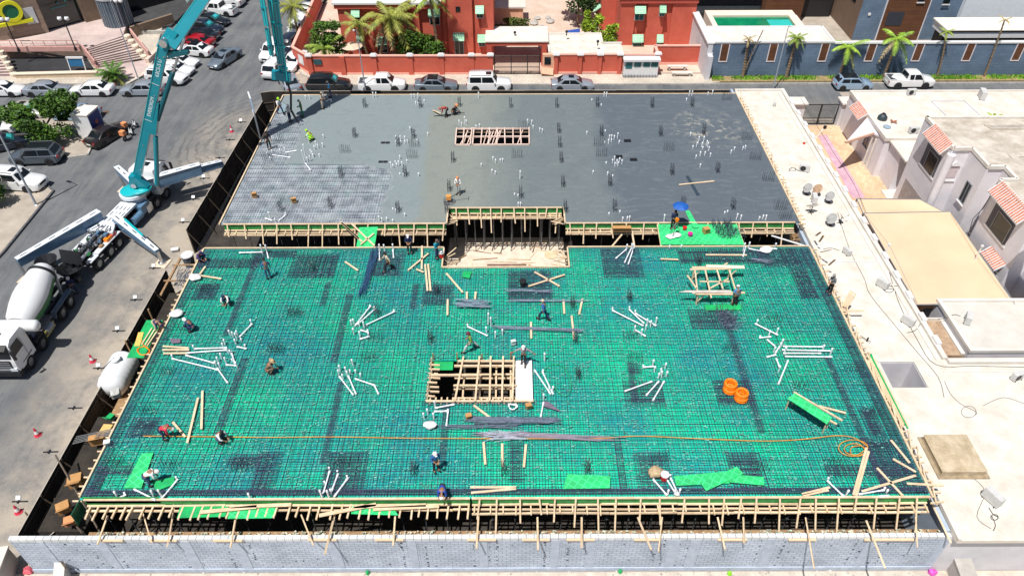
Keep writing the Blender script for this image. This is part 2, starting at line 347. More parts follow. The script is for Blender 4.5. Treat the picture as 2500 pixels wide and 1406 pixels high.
# joists and bearers under the ply (seen through the openings)
for D,(y0,y1),hs in ((deckF,(FY0,FY1),HOLES_F),(deckR,(RY0,RY1),HOLES_R)):
    mb=MB(); y=y0+.3
    while y<y1-.2:
        for a,b in cuts(-22.4,21.9,[(h[0],h[1]) for h in hs if h[2]<y<h[3]]): mb.bar((a,y,-.21),(b,y,-.21),.1,.12)
        y+=1.1
    part('bearer',mb,TIMBER,D,world=True)
# one rebar mat per deck: tied together it is a single thing
def matbars(x0,x1,y0,y1,step,z,th,hs,jit=.02,keep=None):
    mb=MB(); x=x0+step/2
    while x<x1:
        xx=x+U(-jit,jit); 
        for a,b in cuts(y0,y1,[(h[2],h[3]) for h in hs if h[0]<xx<h[1]]):
            if keep: 
                seg=keep(xx,a,b)
                if not seg: continue
                a,b=seg
            k=U(-.02,.02); mb.bx(xx-th/2,xx+th/2,a,b,z,z+th)
        x+=step
    y=y0+step/2
    while y<y1:
        yy=y+U(-jit,jit)
        for a,b in cuts(x0,x1,[(h[0],h[1]) for h in hs if h[2]<yy<h[3]]):
            if keep and yy>0:
                s=keep(None,a,b,yy)
                if not s: continue
                a,b=s
            mb.bx(a,b,yy-th/2,yy+th/2,z+th,z+th*2)
        y+=step
    return mb
m1=matbars(FX0+.1,FX1-.1,FY0+.08,FY1-.1,.165,.075,.013,HOLES_F)
m1.join(matbars(FX0+.1,FX1-.1,FY0+.08,FY1-.1,.29,.02,.013,HOLES_F,.05))
rebF=thing('rebar_mat','steel rebar mat tied over the whole near green deck','rebar mat',(0,30,0))
part('mesh_layer',m1,STEEL,rebF,world=True)
# denser cages: drop beams and column heads
CAGE=mat('cage_steel',(.07,.085,.15),.55,.5,7,metal=.3)
zones=[(kB,(270,490),(580,660)),(kB,(830,470),(1080,650)),(kB,(1225,710),(1450,860)),(kC,(700,440),(1000,660)),(kC,(1340,890),(1680,1040)),(kF,(505,520),(790,830)),(kF,(0,520),(120,830)),(kH,(0,450),(120,740)),(kH,(845,0),(1140,190)),(kH,(1520,0),(1800,185)),(kH,(930,520),(1200,800)),(kH,(1630,520),(1890,800)),(kI,(470,610),(1180,700)),(kI,(780,200),(900,420)),(kI,(880,420),(1120,830)),(kA,(1420,700),(1560,820)),(kE,(930,270),(1110,420)),(kE,(700,620),(960,690)),(kE,(1640,540),(1860,640)),(kE,(560,640),(700,840)),(kP,(600,950),(1900,1000)),(kC,(0,600),(330,830)),(kC,(1260,440),(1900,560)),(kD,(0,430),(350,580)),(kD,(290,580),(430,820)),(kC,(885,1280),(980,1370)),(kA,(1450,520),(1900,590)),(kB,(0,440),(300,520))]
cg=MB()
for k,a,b in zones:
    p=G(*k((a[0],b[1]))); q=G(*k(b)); t=G(*k(a)); x0=min(p.x,(t.x+p.x)/2); x1=max(q.x,x0+.6); y0,y1=p.y,t.y
    x0=max(x0,FX0+.2);x1=min(x1,FX1-.2);y1=min(y1,FY1-.15);y0=max(y0,FY0+.1)
    if x1-x0<.3 or y1-y0<.2: continue
    cg.join(matbars(x0,x1,y0,y1,.165,.125,.019,HOLES_F,.04)); cg.join(matbars(x0+U(0,.4),x1-U(0,.4),y0+U(0,.3),y1-U(0,.3),.21,.045,.02,HOLES_F,.06))
for x,(ya,yb) in [(-18.6,(34,42)),(-12.9,(36.8,39.2)),(-6.7,(36.4,39)),(-11.2,(31.5,38)),(-10.4,(24,30)),(7.3,(28.5,31.5)),(5.9,(22,25.6)),(14.2,(26,36)),(19.8,(22.2,32)),(-3.9,(24,29)),(-16.8,(26,32))]:
    cg.join(matbars(x-.22,x+.22,ya,yb,.13,.1,.02,HOLES_F,.03))
for y in (22.05,22.25,42.75,42.9): 
    for a,b in cuts(FX0+.1,FX1-.1,[(NX0-.1,NX1+.1)] if y>40 else []): cg.bx(a,b,y,y+.03,.14,.17)
cg.join(matbars(FX0+.15,FX1-.15,FY0+.1,FY0+.55,.14,.15,.022,[],.02))
cg.join(matbars(FX1-.8,FX1-.1,FY0+.1,FY1-.1,.15,.15,.022,[],.02)); cg.join(matbars(FX0+.1,FX0+.6,FY0+.1,FY1-.1,.15,.15,.022,[],.02))
part('beam_cage',cg,CAGE,rebF,world=True)
# concrete spacer blocks under the mat (uncountable)
mb=MB()
for i in range(16000):
    x,y=U(FX0+.2,FX1-.2),U(FY0+.2,FY1-.2)
    if any(h[0]<x<h[1] and h[2]<y<h[3] for h in HOLES_F): continue
    s=U(.012,.04); l=U(.02,.09)
    if random.random()<.5: mb.bx(x-s,x+s,y-l*.5,y+l*.5,.0,.05)
    else: mb.bx(x-l,x+l,y-s*.6,y+s*.6,.09,.12)
tag(struct('spacer_blocks',mb,mat('spacer_grey',(.26,.58,.50),.7,c2=(.08,.38,.31),sc=2,isl=.4),kind='stuff'),'scattered pale spacers and tie wire offcuts among the bars of the near deck','spacers')
# far deck: the pour and the bars not yet covered
edgepx=[(700,262),(690,275),(722,283),(748,296),(737,306),(733,322),(726,345),(716,366),(706,384),(697,404),(712,409),(740,404),(767,408),(790,413),(815,412),(834,406),(855,411),(874,403),(890,408),(907,409),(930,413),(951,413),(949,428),(954,444),(946,455),(941,468),(933,478),(934,492),(926,503),(930,515),(921,527),(924,540),(921,549)]
edge=[]
for i,(p,q) in enumerate(zip(edgepx,edgepx[1:])):
    a,b=G(*p,.1),G(*q,.1)
    for t in (0,.33,.66): c=a.lerp(b,t); edge.append((c.x+U(-.3,.3),c.y+U(-.2,.2)))
edge=[(-22.55,edge[0][1]+1.2)]+edge; edge.append((edge[-1][0],RY0+.02)); 
def lefty(y):   # x of the pour edge at depth y
    best=-99
    for (ax,ay),(bx_,by) in zip(edge,edge[1:]):
        if (ay-y)*(by-y)<=0 and ay!=by: best=max(best,ax+(bx_-ax)*(y-ay)/(by-ay))
    return best if best>-50 else -22.5
def slabpoly():
    # cut into strips in y so holes stay open
    mb=MB(); T=.10; ys=sorted({RY0+.02,RY1,*[round(RY0+.1+i*.22,3) for i in range(97)],B1[2],B1[3],NY1}); ys=[y for y in ys if RY0<y<=RY1]
    for a,b in zip(ys,ys[1:]):
        m=(a+b)/2; la,lb=lefty(a+.001),lefty(b-.001); L0=max(-22.55,lefty(m))
        hs=[(h[0]-.02,h[1]+.02) for h in HOLES_R if h[2]<m<h[3]]
        for s,e in cuts(L0,22.25,hs):
            if s==L0: mb.add([(max(la,-22.55),a,.0),(e,a,0),(e,b,0),(max(lb,-22.55),b,0),(max(la,-22.55)+.05,a,T),(e,a,T),(e,b,T),(max(lb,-22.55)+.05,b,T)],[(4,5,6,7),(0,1,5,4),(1,2,6,5),(3,0,4,7),(2,3,7,6)])
            else: mb.bx(s,e,a,b,0,T)
    return mb
def concrete():
    m=bpy.data.materials.new('fresh_concrete'); m.use_nodes=True; N=m.node_tree.nodes; L=m.node_tree.links; b=N['Principled BSDF']
    tc=N.new('ShaderNodeTexCoord'); O=tc.outputs['Object']
    def noise(sc,det=8,rg=.6,dist=0.):
        n=N.new('ShaderNodeTexNoise'); n.inputs['Scale'].default_value=sc; n.inputs['Detail'].default_value=det; n.inputs['Roughness'].default_value=rg; n.inputs['Distortion'].default_value=dist; L.new(O,n.inputs[0]); return n.outputs[0]
    def mr(x,a,b2,c=0.,d=1.):
        r=N.new('ShaderNodeMapRange'); r.inputs[1].default_value=a; r.inputs[2].default_value=b2; r.inputs[3].default_value=c; r.inputs[4].default_value=d; L.new(x,r.inputs[0]); return r.outputs[0]
    def mix(f,a,c):
        x=N.new('ShaderNodeMix'); x.data_type='RGBA'; L.new(f,x.inputs[0])
        for k,v in ((6,a),(7,c)):
            if isinstance(v,tuple): x.inputs[k].default_value=(*v,1)
            else: L.new(v,x.inputs[k])
        return x.outputs[2]
    def M2(op,a,c):
        x=N.new('ShaderNodeMath'); x.operation=op
        for k,v in ((0,a),(1,c)):
            if isinstance(v,(int,float)): x.inputs[k].default_value=v
            else: L.new(v,x.inputs[k])
        return x.outputs[0]
    sx=N.new('ShaderNodeSeparateXYZ'); L.new(O,sx.inputs[0])
    px=M2('ADD',sx.outputs[0],M2('MULTIPLY',noise(.22,6),5.))
    f1=mr(px,-5.2,-4.4); f2=mr(px,9.6,11.4)       # three pours of different age
    wet=(.205,.245,.255); mid=(.215,.235,.215); old=(.098,.120,.145); mid2=(.14,.168,.178)
    f0=mr(px,-1.0,3.5)
    c=mix(f1,wet,mid); c=mix(f0,c,mid2); c=mix(f2,c,old)
    # trowel sweeps
    mpn=N.new('ShaderNodeMapping'); mpn.inputs['Rotation'].default_value=(0,0,.5); mpn.inputs['Scale'].default_value=(.5,1.5,1); L.new(O,mpn.inputs[0]); wn=N.new('ShaderNodeTexNoise'); wn.inputs['Scale'].default_value=.7; wn.inputs['Detail'].default_value=4; wn.inputs['Distortion'].default_value=2.6; L.new(mpn.outputs[0],wn.inputs[0])
    sw=M2('MULTIPLY',mr(wn.outputs[0],.5,.72,0.,.34),mr(px,-3.,1.)); c=mix(sw,c,(.20,.225,.225))
    c=mix(mr(noise(.5,8,.65,.8),.52,.8,0,.35),c,(.075,.092,.105))
    # dry light blotches near the far right
    dv=N.new('ShaderNodeVectorMath'); dv.operation='DISTANCE'; L.new(O,dv.inputs[0]); dv.inputs[1].default_value=(17.9,60.6,0)
    bl=M2('MULTIPLY',mr(dv.outputs['Value'],4.2,1.6),mr(noise(1.3,7,.7),.52,.62)); c=mix(M2('MULTIPLY',bl,.7),c,(.42,.40,.33))
    g=mr(noise(7,5),.2,.8,.86,1.12); h=N.new('ShaderNodeHueSaturation'); L.new(g,h.inputs['Value']); L.new(c,h.inputs['Color']); L.new(h.outputs[0],b.inputs['Base Color'])
    b.inputs['Roughness'].default_value=.85; b.inputs['Specular IOR Level'].default_value=.25
    bn=N.new('ShaderNodeBump'); bn.inputs['Strength'].default_value=.3; bn.inputs['Distance'].default_value=.04; L.new(M2('ADD',noise(1.5,6),M2('MULTIPLY',wn.outputs[0],.6)),bn.inputs['Height']); L.new(bn.outputs[0],b.inputs['Normal'])
    return m
CONCR=concrete()
slab=MB(); slab.join(slabpoly())
sl_=struct('concrete_slab',slab,CONCR); del sl_['kind']; 
for i in range(20):
    x_=U(-21.5,-8.5); y_=U(46.6,63.5)
    if x_>lefty(y_)-.3: continue
    s_=U(.15,.8); m_=MB().prism([(x_+s_*(1+U(-.35,.35))*math.cos(a_)*1.4,y_+s_*(1+U(-.35,.35))*math.sin(a_)) for a_ in [k*2*pi/11 for k in range(11)]],.03,.062+.03*U(0,1)); SPL=m_ if i==0 or 'SPL' not in globals() else SPL.join(m_)
tag(struct('concrete_splashes',SPL,CONCR,kind='stuff'),'splashes of wet concrete spilled over the bare rebar of the far deck','concrete splashes')
tag(sl_,'grey freshly poured concrete slab covering most of the far deck','concrete slab')
rebR=thing('rebar_mat','dusty rebar mat left bare in the near left corner of the far deck','rebar mat',(-17,50,0))
def kp(x,a,b,yy=None):
    if yy is None:
        ys=[a+(b-a)*i/60 for i in range(61)]; ys=[y for y in ys if lefty(y)>x-.3 ]
        return (ys[0],ys[-1]) if len(ys)>1 else None
    b2=min(b,lefty(yy)+.25); return (a,b2) if b2-a>.2 else None
STEELD=mat('dusty_rebar',(.60,.62,.66),.7,c2=(.20,.22,.26),sc=.9)
mb=matbars(-22.5,-8,RY0+.08,RY1-3.5,.205,.05,.030,HOLES_R,.03,kp); mb.join(matbars(-22.5,-8,RY0+.08,RY1-3.5,.29,.012,.026,HOLES_R,.05,kp))
part('mesh_layer',mb,STEELD,rebR,world=True)
# ---- edge carpentry ----
def edgework(D,y,runs,studs=(1.0,2.0),gap=(.8,1.35),sign=-1,joist=.45,jout=.75,hs=.42):
    for x0,x1,kind in runs:
        part('fascia_board',MB().bx(x0,x1,y+sign*.02-(.02 if sign<0 else 0),y+sign*.02,-hs,.13),FASCIA,D,world=True)
        t=MB(); yo=y+sign*.10
        t.bar((x0,y+sign*.07,.12),(x1,y+sign*.07,.12),.11,.07)
        part('top_rail',t,TIMBER,D,world=True)
        t=MB()
        for z,yy,o in ((-hs-.02,yo,.0),(-hs-.16,yo+sign*.20,.0),(-hs-.20,yo+sign*.40,.08))[:3 if kind else 2]:
            a=x0
            while a<x1-.2:
                b=min(x1,a+U(2.4,4.2)); t.bar((a,yy+U(-.03,.03),z+U(-.02,.02)),(b,yy+U(-.03,.03),z+U(-.02,.02)),.10,.09); a=b+.02
        part('ledger',t,TIMBER,D,world=True)
        x=x0+.15
        while x<x1:
            t=MB(); j=U(-.05,.05); t.bar((x,y-sign*.6,-hs-.1+(.0 if kind else .07)),(x+j+(0 if kind else U(-.12,.04)),y+sign*((.58 if kind else jout)+U(-.1,.12)),-hs-.1+(.0 if kind else .07)),.07 if kind else .09,.1); part('joist',t,TIMBER,D,world=True); x+=(joist if kind else joist*.72)+U(-.1,.12)
        if kind:
            x=x0+U(.2,.6)
            while x<x1:
                t=MB(); l=U(*studs)*random.choice((.6,1,1)); t.bar((x,y+sign*.15,.14),(x+U(-.14,.14),y+sign*(.15+.62*l),.14-l),.085,.055,up=(0,1,0)); part('stud',t,TIMBER,D,world=True); x+=U(*gap)
xs=G(1152,1218)[0]
edgework(deckF,FY0,[(xs,FX1-.1,1),(FX0+.3,xs-.1,0)],joist=.72,jout=.85)
edgework(deckR,RY0,[(-22.3,NX0-.1,1),(NX1+.1,21.9,1)],studs=(.9,1.7),gap=(.9,1.4),joist=.8,jout=.55)
edgework(deckR,NY1,[(NX0+.1,NX1-.1,1)],studs=(.9,2.1),gap=(.7,1.0),joist=.7)
def rail(D,a,b,w=.1,h=.09,nm='edge_rail',m=TIMBER): part(nm,MB().bar(a,b,w,h,m=0),m,D,world=True)
rail(deckF,(FX0,FY0+.1,.10),(FX0,FY1,.10)); rail(deckF,(FX0,FY1+.06,.10),(NX0-.06,FY1+.06,.10)); rail(deckF,(NX1+.06,FY1+.06,.10),(FX1,FY1+.06,.10))
rail(deckF,(FX1+.02,FY0-.1,.12),(FX1+.02,FY1,.12)); rail(deckF,(NX0,NY0+.04,.1),(NX1,NY0+.04,.1)); rail(deckF,(NX1+.04,NY0,.1),(NX1+.04,FY1,.1)); rail(deckF,(NX0-.04,NY0,.1),(NX0-.04,FY1,.1))
rail(deckR,(-22.6,RY0-.1,.12),(-22.6,RY1,.12)); rail(deckR,(22.3,RY0,.12),(22.3,RY1,.12)); rail(deckR,(-22.6,RY1+.05,.1),(22.3,RY1+.05,.1))
rail(deckR,(NX0-.04,RY0,.1),(NX0-.04,NY1,.1)); rail(deckR,(NX1+.04,RY0,.1),(NX1+.04,NY1,.1))
# side edge on the right: short joists and zig-zag braces bridging to the parapet
for D,y0,y1,xe in ((deckF,FY0-.3,FY1,FX1),(deckR,RY0,RY1,22.3)):
    y=y0
    while y<y1: part('side_joist',MB().bar((xe-.1,y,-.12),(xe+.62+U(-.1,.1),y+U(-.1,.1),-.15),.08,.09),TIMBER,D,world=True); y+=U(.38,.75)
    y=y0
    while y<y1-1.3: l=U(1.1,2.6); part('side_brace',MB().bar((xe+.05+U(0,.1),y,.03),(xe+.5+U(-.2,.15),y+l,-.02),.07,.06),TIMBER,D,world=True); y+=l*.75
    t=MB(); t.bar((xe+.3,y0,-.28),(xe+.3,y1,-.28),.1,.1); part('side_ledger',t,TIMBER,D,world=True)
y=FY0
while y<FY1: part('side_joist',MB().bar((FX0+.1,y,-.12),(FX0-.35+U(-.1,.1),y,-.12),.07,.08),TIMBER,deckF,world=True); y+=U(.45,.6)
# well cheeks: piled offcuts on both sides of the opening
for xw,s in ((NX0,-1),(NX1,1)):
    t=MB()
    for i in range(26):
        y=U(NY0+.3,NY1-.2); 
        if FY1<y<RY0: continue
        part('cheek_timber',MB().bar((xw,y,-.15-U(0,.7)),(xw-s*U(.4,1.2),y+U(-.8,.8),-.1-U(0,.9)),.07,.06),TIMBER,deckR if s>0 else deckF,world=True)
    
# props under both decks
prop=MB().tube([(0,0,0),(0,0,1.9)],.035,8).tube([(0,0,1.9),(0,0,3.95)],.026,8).bx(-.07,.07,-.07,.07,0,.01).bx(-.07,.07,-.07,.07,3.93,3.95).tube([(-.1,0,1.9),(.1,0,1.9)],.02,6)
propmesh=mesh('steel_prop',prop,mat('prop_steel',(.14,.15,.17),.5,.4,6,metal=.5))
rowsP=[(FX0+.5+i*1.25,FY0+.35,nth(i)+' steel prop from the left in the front row under the near deck') for i in range(35)]
rowsP+=[(-22+i*1.25,RY0+.3,nth(i)+' steel prop from the left under the far deck, left of the well') for i in range(14)]+[(4.6+i*1.25,RY0+.3,nth(i)+' steel prop from the left under the far deck, right of the well') for i in range(14)]
rowsP+=[(NX0+.35+i*.78+U(-.1,.1),NY1+dy+U(-.15,.15),nth(i)+' steel prop from the left in the well, %s row'%rn) for i in range(12) for dy,rn in ((.25,'front'),(.7,'second'),(1.2,'third'),(1.8,'rear'))]
for x,y,l in rowsP:
    o=bpy.data.objects.new('steel_prop',propmesh); link(o); o.location=(x,y,GZ+.03); o.rotation_euler=(U(-.03,.03),U(-.03,.03),U(0,3)); tag(o,l,'prop','steel props under the decks')
# floor of the well: dusty plywood sheets and litter
sheet('well_floor',[(NX0-.3,44.6),(NX1+.3,44.6),(NX1+.3,50.2),(NX0-.3,50.2)],GZ+.06,mat('dusty_floor',(.80,.69,.57),.9,c2=(.56,.46,.37),sc=1.1,bump=.3,det=9))
for i in range(18):
    x,y=U(NX0+.2,NX1-.3),U(45.9,49.6); a=U(-.4,.4) if i%3 else U(0,3); l=U(.3,1.3)
    t=MB().bar((x-l*math.cos(a),y-l*.6*math.sin(a),GZ+.1),(x+l*math.cos(a),y+l*.6*math.sin(a),GZ+.1+U(0,.08)),U(.04,.09),.03)
    solo('timber_offcut',t,random.choice((TIMBER,TIMBER,OLDT)),'timber offcut lying on the dusty floor of the well between the decks','timber','timber offcuts littering the floor of the well')
p=G(1237,645,GZ+.2); solo('plank',MB().bx(p.x-1.6,p.x+1.6,p.y-.15,p.y+.1,GZ+.08,GZ+.14),mat('old_brown_board',(.16,.09,.07),.9,.4,4),'weathered dark brown board on the pale floor at the near side of the well','plank')
p=G(1345,622,GZ+.1); solo('plywood_disc',MB().lathe([(0,0),(.55,0),(.55,.03),(0,.03)],p,22),TIMBER,'round tan plywood disc on the well floor beside the right hand cheek','disc')
# ---- openings ----
fr=thing('opening_frame','timber grid of beams laid over the framed opening in the middle of the near deck','timber frame',(-2,30,0))
for y,a,b in ((OY0+.05,OX0,1.25),(29.55,-3.5,.25),(31.55,-3.4,.1),(31.15,-3.6,.2),(30.4,-5,-1.9)): part('beam',MB().bar((a,y,.16),(b,y,.14),.12,.12),TIMBER,fr,world=True)
for x,dx in ((-3.4,.35),(-2.2,.15),(-1.35,0),(-.62,.05),(.0,.1)): part('beam',MB().bar((x,OY0-.05,.28),(x+dx,OY1+.1,.28),.11,.07),TIMBER,fr,world=True)
for i in range(16): 
    x=OX0+.2+i*.34; part('short_joist',MB().bar((x,OY0-.05,.05),(x,OY0+.45,.02),.09,.1),TIMBER,fr,world=True)
for i in range(9):
    y=OY0+.2+i*.36; part('short_joist',MB().bar((OX0-.08,y,.05),(OX0+.55+U(-.1,.2),y,.0),.1,.1),TIMBER,fr,world=True)
for z in (-.25,-.6):
    for y in (28.9,29.9,30.8): part('lower_beam',MB().bar((-3.6,y,z),(.2,y,z),.1,.1),TIMBER,fr,world=True)
    for x in (-3,-2,-1,-.1): part('lower_beam',MB().bar((x,OY0,z-.12),(x,OY1,z-.12),.1,.1),TIMBER,fr,world=True)
for x in (-4.95,-3.45,-1.9,-.1): part('post',MB().bar((x,OY1+.05,-.6),(x,OY1+.05,.55+U(0,.2)),.09,.06),OLDT,fr,world=True)
for x in (-5.05,): 
    for i in range(7): part('post',MB().bar((x+U(-.05,.1),OY0+.2+i*.5,-1.2),(x+U(-.1,.1),OY0+.25+i*.5,.35+U(0,.3)),.08,.06),TIMBER,fr,world=True)
part('plywood_lid',MB().bx(-4.9,-3.7,31.0,31.7,-.06,-.03),GREENPLY,fr,world=True)
cs=MB()
for i in range(9): 
    x=.25+i*.117; cs.tube([(x,OY0+.05,.03),(x,OY1-.05,.03)],.058,6)
solo('corrugated_sheet',cs,mat('white_sheet',(.78,.80,.80),.5,.08,3),'white corrugated sheets covering the right end of the framed opening','roofing sheet',smooth=40)
fr=thing('opening_frame','pinkish timber frames around the two small openings in the far grey slab','timber frame',(-2,60,0))
PINKT=mat('pinkish_timber',(.84,.66,.58),.75,c2=(.62,.44,.36),sc=2,isl=.3)
for b in (B1,B2):
    for y in (b[2]+.05,b[3]-.05,(b[2]+b[3])/2): part('beam',MB().bar((b[0],y,.14),(b[1],y,.14),.12,.12),PINKT,fr,world=True)
    n=3 if b is B1 else 8
    for i in range(n): x=b[0]+(b[1]-b[0])*i/(n-1); part('beam',MB().bar((x,b[2],.22),(x+U(-.1,.1),b[3],.22),.1,.08),PINKT,fr,world=True)
    for i in range(n): x=U(b[0]+.1,b[1]-.3); part('brace',MB().bar((x,b[2]+U(.1,.6),.0),(x+U(.2,.6),b[3]-U(.1,.6),.1),.08,.06),PINKT,fr,world=True)
# ---------------- block wall at the front ----------------
ORD='first,second,third,fourth,fifth,sixth,seventh,eighth,ninth,tenth,eleventh,twelfth,thirteenth,fourteenth,fifteenth,sixteenth,seventeenth,eighteenth'.split(',')
BLK=brick('block_masonry',(.52,.585,.68),(.43,.49,.59),(.20,.24,.31),.42,.2,.014,axes='XZ',nz=.6)
PIL=mat('cast_concrete',(.50,.56,.65),.9,c2=(.36,.42,.52),sc=2.5,bump=.1)
wy=20.22; wz=-1.12
bw=thing('block_wall','long pale grey block wall with cast pilasters along the front of the site','wall',(-1.4,wy,GZ))
part('masonry',MB().bx(-26.3,23.3,wy,wy+.2,GZ,wz-.2),BLK,bw,world=True)
part('coping_course',MB().bx(-26.3,23.3,wy-.01,wy+.23,wz-.2,wz),brick('coping_block',(.66,.68,.68),(.60,.62,.64),(.22,.22,.24),.42,.5,.014,axes='XZ',offset=0),bw,world=True)
part('footing',MB().bx(-26.3,23.3,wy-.06,wy,GZ,GZ+.35),PIL,bw,world=True)
for px in (120,265,465,590,820,1010,1180,1355,1440,1640,1690,1870,2110,2290):
    x=GY(px,1350,wy)[0]; w_=U(.35,.62)
    part('pilaster',MB().bx(x-w_/2,x+w_/2,wy-.025,wy,GZ+.35,wz-.2),PIL,bw,world=True)
mb=MB()
PXS=[GY(q_,1350,wy)[0] for q_ in (265,590,1010,1180,1355,1640,1870,2110)]
for i in range(190):
    x=U(-25,22.5) if i%4==0 else random.choice(PXS)+random.choice((-1,1))*U(.45,.75); z=GZ+.5+.2*random.randint(0,13); x=round(x/.42)*.42+U(-.03,.03); s=U(.02,.06); mb.bx(x-s,x+s,wy-.012,wy-.002,z-.02,z+U(.02,.07))
part('mortar_gaps',mb,mat('void_dark',(.03,.035,.05),.9),bw,world=True)
# rubble and scraps at the foot of the wall
sheet('forecourt',[(-60,-20),(60,-20),(60,20.1),(-60,20.1)],GZ+.01,mat('pale_rubble',(.62,.56,.48),.95,c2=(.42,.37,.31),sc=1.4,bump=.5,det=10))
mb=MB()
for i in range(420):
    p=G(U(170,2450),U(1392,1440),GZ); s=U(.03,.14); a=U(0,3); mb.add([(p.x+s*math.cos(a+k*1.57)*U(.6,1),p.y+s*math.sin(a+k*1.57)*U(.6,1),GZ+.01) for k in range(4)]+[(p.x,p.y,GZ+s*U(.4,.9))],[(0,1,4),(1,2,4),(2,3,4),(3,0,4)])
tag(struct('rubble',mb,mat('rubble_stone',(.62,.58,.52),.95,c2=(.4,.36,.32),sc=3,isl=.3),kind='stuff'),'broken blocks and stones along the foot of the front wall','rubble')
mb=MB()
for i in range(900):
    x=U(-22,22); y=U(20.5,21.3); z=U(GZ+.05,GZ+.3); s=U(.03,.1); a=U(0,3); mb.bar((x-s*math.cos(a),y-s*math.sin(a),-1.6+U(-.2,.2)) if 0 else (x-s*math.cos(a),y-s*math.sin(a),z),(x+s*math.cos(a),y+s*math.sin(a),z),U(.04,.1),.06)
for i in range(900):
    x=U(-22,22.5); z=wz-.35+U(-.1,.1); y=U(20.46,20.8); s=U(.03,.09); a=U(0,3); mb.bar((x-s*math.cos(a),y-s*.5*math.sin(a),z),(x+s*math.cos(a),y+s*.5*math.sin(a),z+U(-.03,.03)),U(.04,.09),.06)
tag(struct('timber_scraps',mb,mat('scraps',(.70,.62,.48),.8,c2=(.35,.45,.36),sc=.8,isl=.5),kind='stuff'),'litter of timber scraps and broken blocks behind the front wall','scraps')
lg=MB().bx(-22.5,22.6,20.44,20.9,wz-.55,wz-.43); solo('ledge_board',lg,OLDT,'narrow scaffold ledge of boards behind the top of the block wall','ledge')
# crosspieces laid on the wall head and the raking props
cross=[(245,300,1319),(365,432,1319),(520,592,1319),(752,822,1317),(915,985,1317),(1140,1211,1317),(1275,1342,1317),(1383,1452,1317),(1548,1612,1317),(1752,1824,1317),(1925,1992,1317),(2110,2236,1317)]
for i,(a,b,y) in enumerate(cross):
    p=GY(a,y,wy-.07);q=GY(b,y,wy-.07); solo('crosspiece',MB().bar(p,q,.11,.09),TIMBER,'horizontal timber crosspiece fixed to the outer head of the block wall, %s from the left'%('first,second,third,fourth,fifth,sixth,seventh,eighth,ninth,tenth,eleventh,twelfth'.split(',')[i]),'timber','crosspieces on the wall head')
rk=[(263,1258,238,1328),(348,1250,370,1325),(425,1240,408,1334),(575,1266,563,1336),(735,1256,765,1331),(817,1256,793,1352),(965,1260,960,1331),(1168,1256,1163,1338),(1312,1262,1313,1342),(1420,1262,1420,1337),(1557,1262,1590,1341),(1617,1262,1608,1346),(1752,1262,1770,1340),(1815,1262,1817,1326),(1967,1263,1988,1387),(2115,1270,2161,1386),(2236,1262,2240,1336),(2268,1212,2322,1325)]
for i,(a,b,c,d) in enumerate(rk):
    p=G(a,b,-.72);q=G(c,d,-.92); solo('raking_prop',MB().bar(p,q,.09,.06,up=(0,1,0)),TIMBER,'%s timber prop from the left raking over the front block wall'%ORD[i],'timber prop','raking props over the front wall')
# ---------------- black hoarding ----------------
HB=mat('hoarding_sheet',(.05,.042,.035),.7,c2=(.018,.015,.014),sc=1.2,stretch=(1,1,.3),bump=.1)
HP=mat('hoarding_post',(.10,.075,.055),.7,.3,4)
def hoarding(pts,label,nm='hoarding',up=0.):
    c=Vector((*pts[0],GZ)); h=thing(nm,label,'hoarding',c)
    for (x0,y0),(x1,y1) in zip(pts,pts[1:]):
        L=math.hypot(x1-x0,y1-y0); n=max(1,round(L/2.4)); 
        for i in range(n):
            a=(x0+(x1-x0)*i/n,y0+(y1-y0)*i/n); b=(x0+(x1-x0)*(i+1)/n,y0+(y1-y0)*(i+1)/n); dz=U(-.05,.05)
            mb=MB().bar((*a,-3.28+dz/2+up/2),(*b,-3.28+dz/2+up/2),.03,2.42+dz+up,up=(0,0,1)); part('panel',mb,HB,h,world=True)
            d=Vector((b[0]-a[0],b[1]-a[1],0)).normalized(); nrm=Vector((-d.y,d.x,0)); 
            if nrm.x<0 and abs(nrm.x)>.5: nrm=-nrm
            if abs(nrm.x)<=.5: nrm=Vector((0,-1,0))
            p=Vector((*a,GZ))+nrm*.05; part('post',MB().bar(p,p+Vector((0,0,2.45)),.07,.07).bar(p+Vector((0,0,2.2)),p+nrm*1.1,.05,.05),HP,h,world=True)
            q=Vector((*b,GZ))+nrm*.04
            for z in (.5,1.3,2.2): part('rail',MB().bar(p+Vector((0,0,z)),q+Vector((0,0,z)),.05,.06),HP,h,world=True)
        part('top_strip',MB().bar((x0,y0,-2.04+up),(x1,y1,-2.04+up),.05,.04),mat('hoarding_edge',(.45,.40,.34),.7),h,world=True)
    return h
hoarding([(-26.6,21.0),(-26.4,43.2)],'black sheet hoarding along the lane beside the near deck')
hoarding([(-26.55,48.3),(-25.9,70.6)],'black sheet hoarding along the lane beside the far deck, upper run')
hoarding([(-25.9,70.5),(-24.8,70.8),(22.7,70.8)],'black sheet hoarding behind the far grey deck along the street',up=.95)
hoarding([(-25.0,20.7),(-24.1,22.3)],'short dark hoarding panel leaning inside the near left corner')
hl=0
lamps=[(375,655,1),(330,732,1),(287,808,1),(240,899,1),(180,996,0),(120,1103,0),(45,1224,1),(447,543,1),(472,487,1),(497,436,1),(535,386,0),(560,342,0),(588,299,1)]
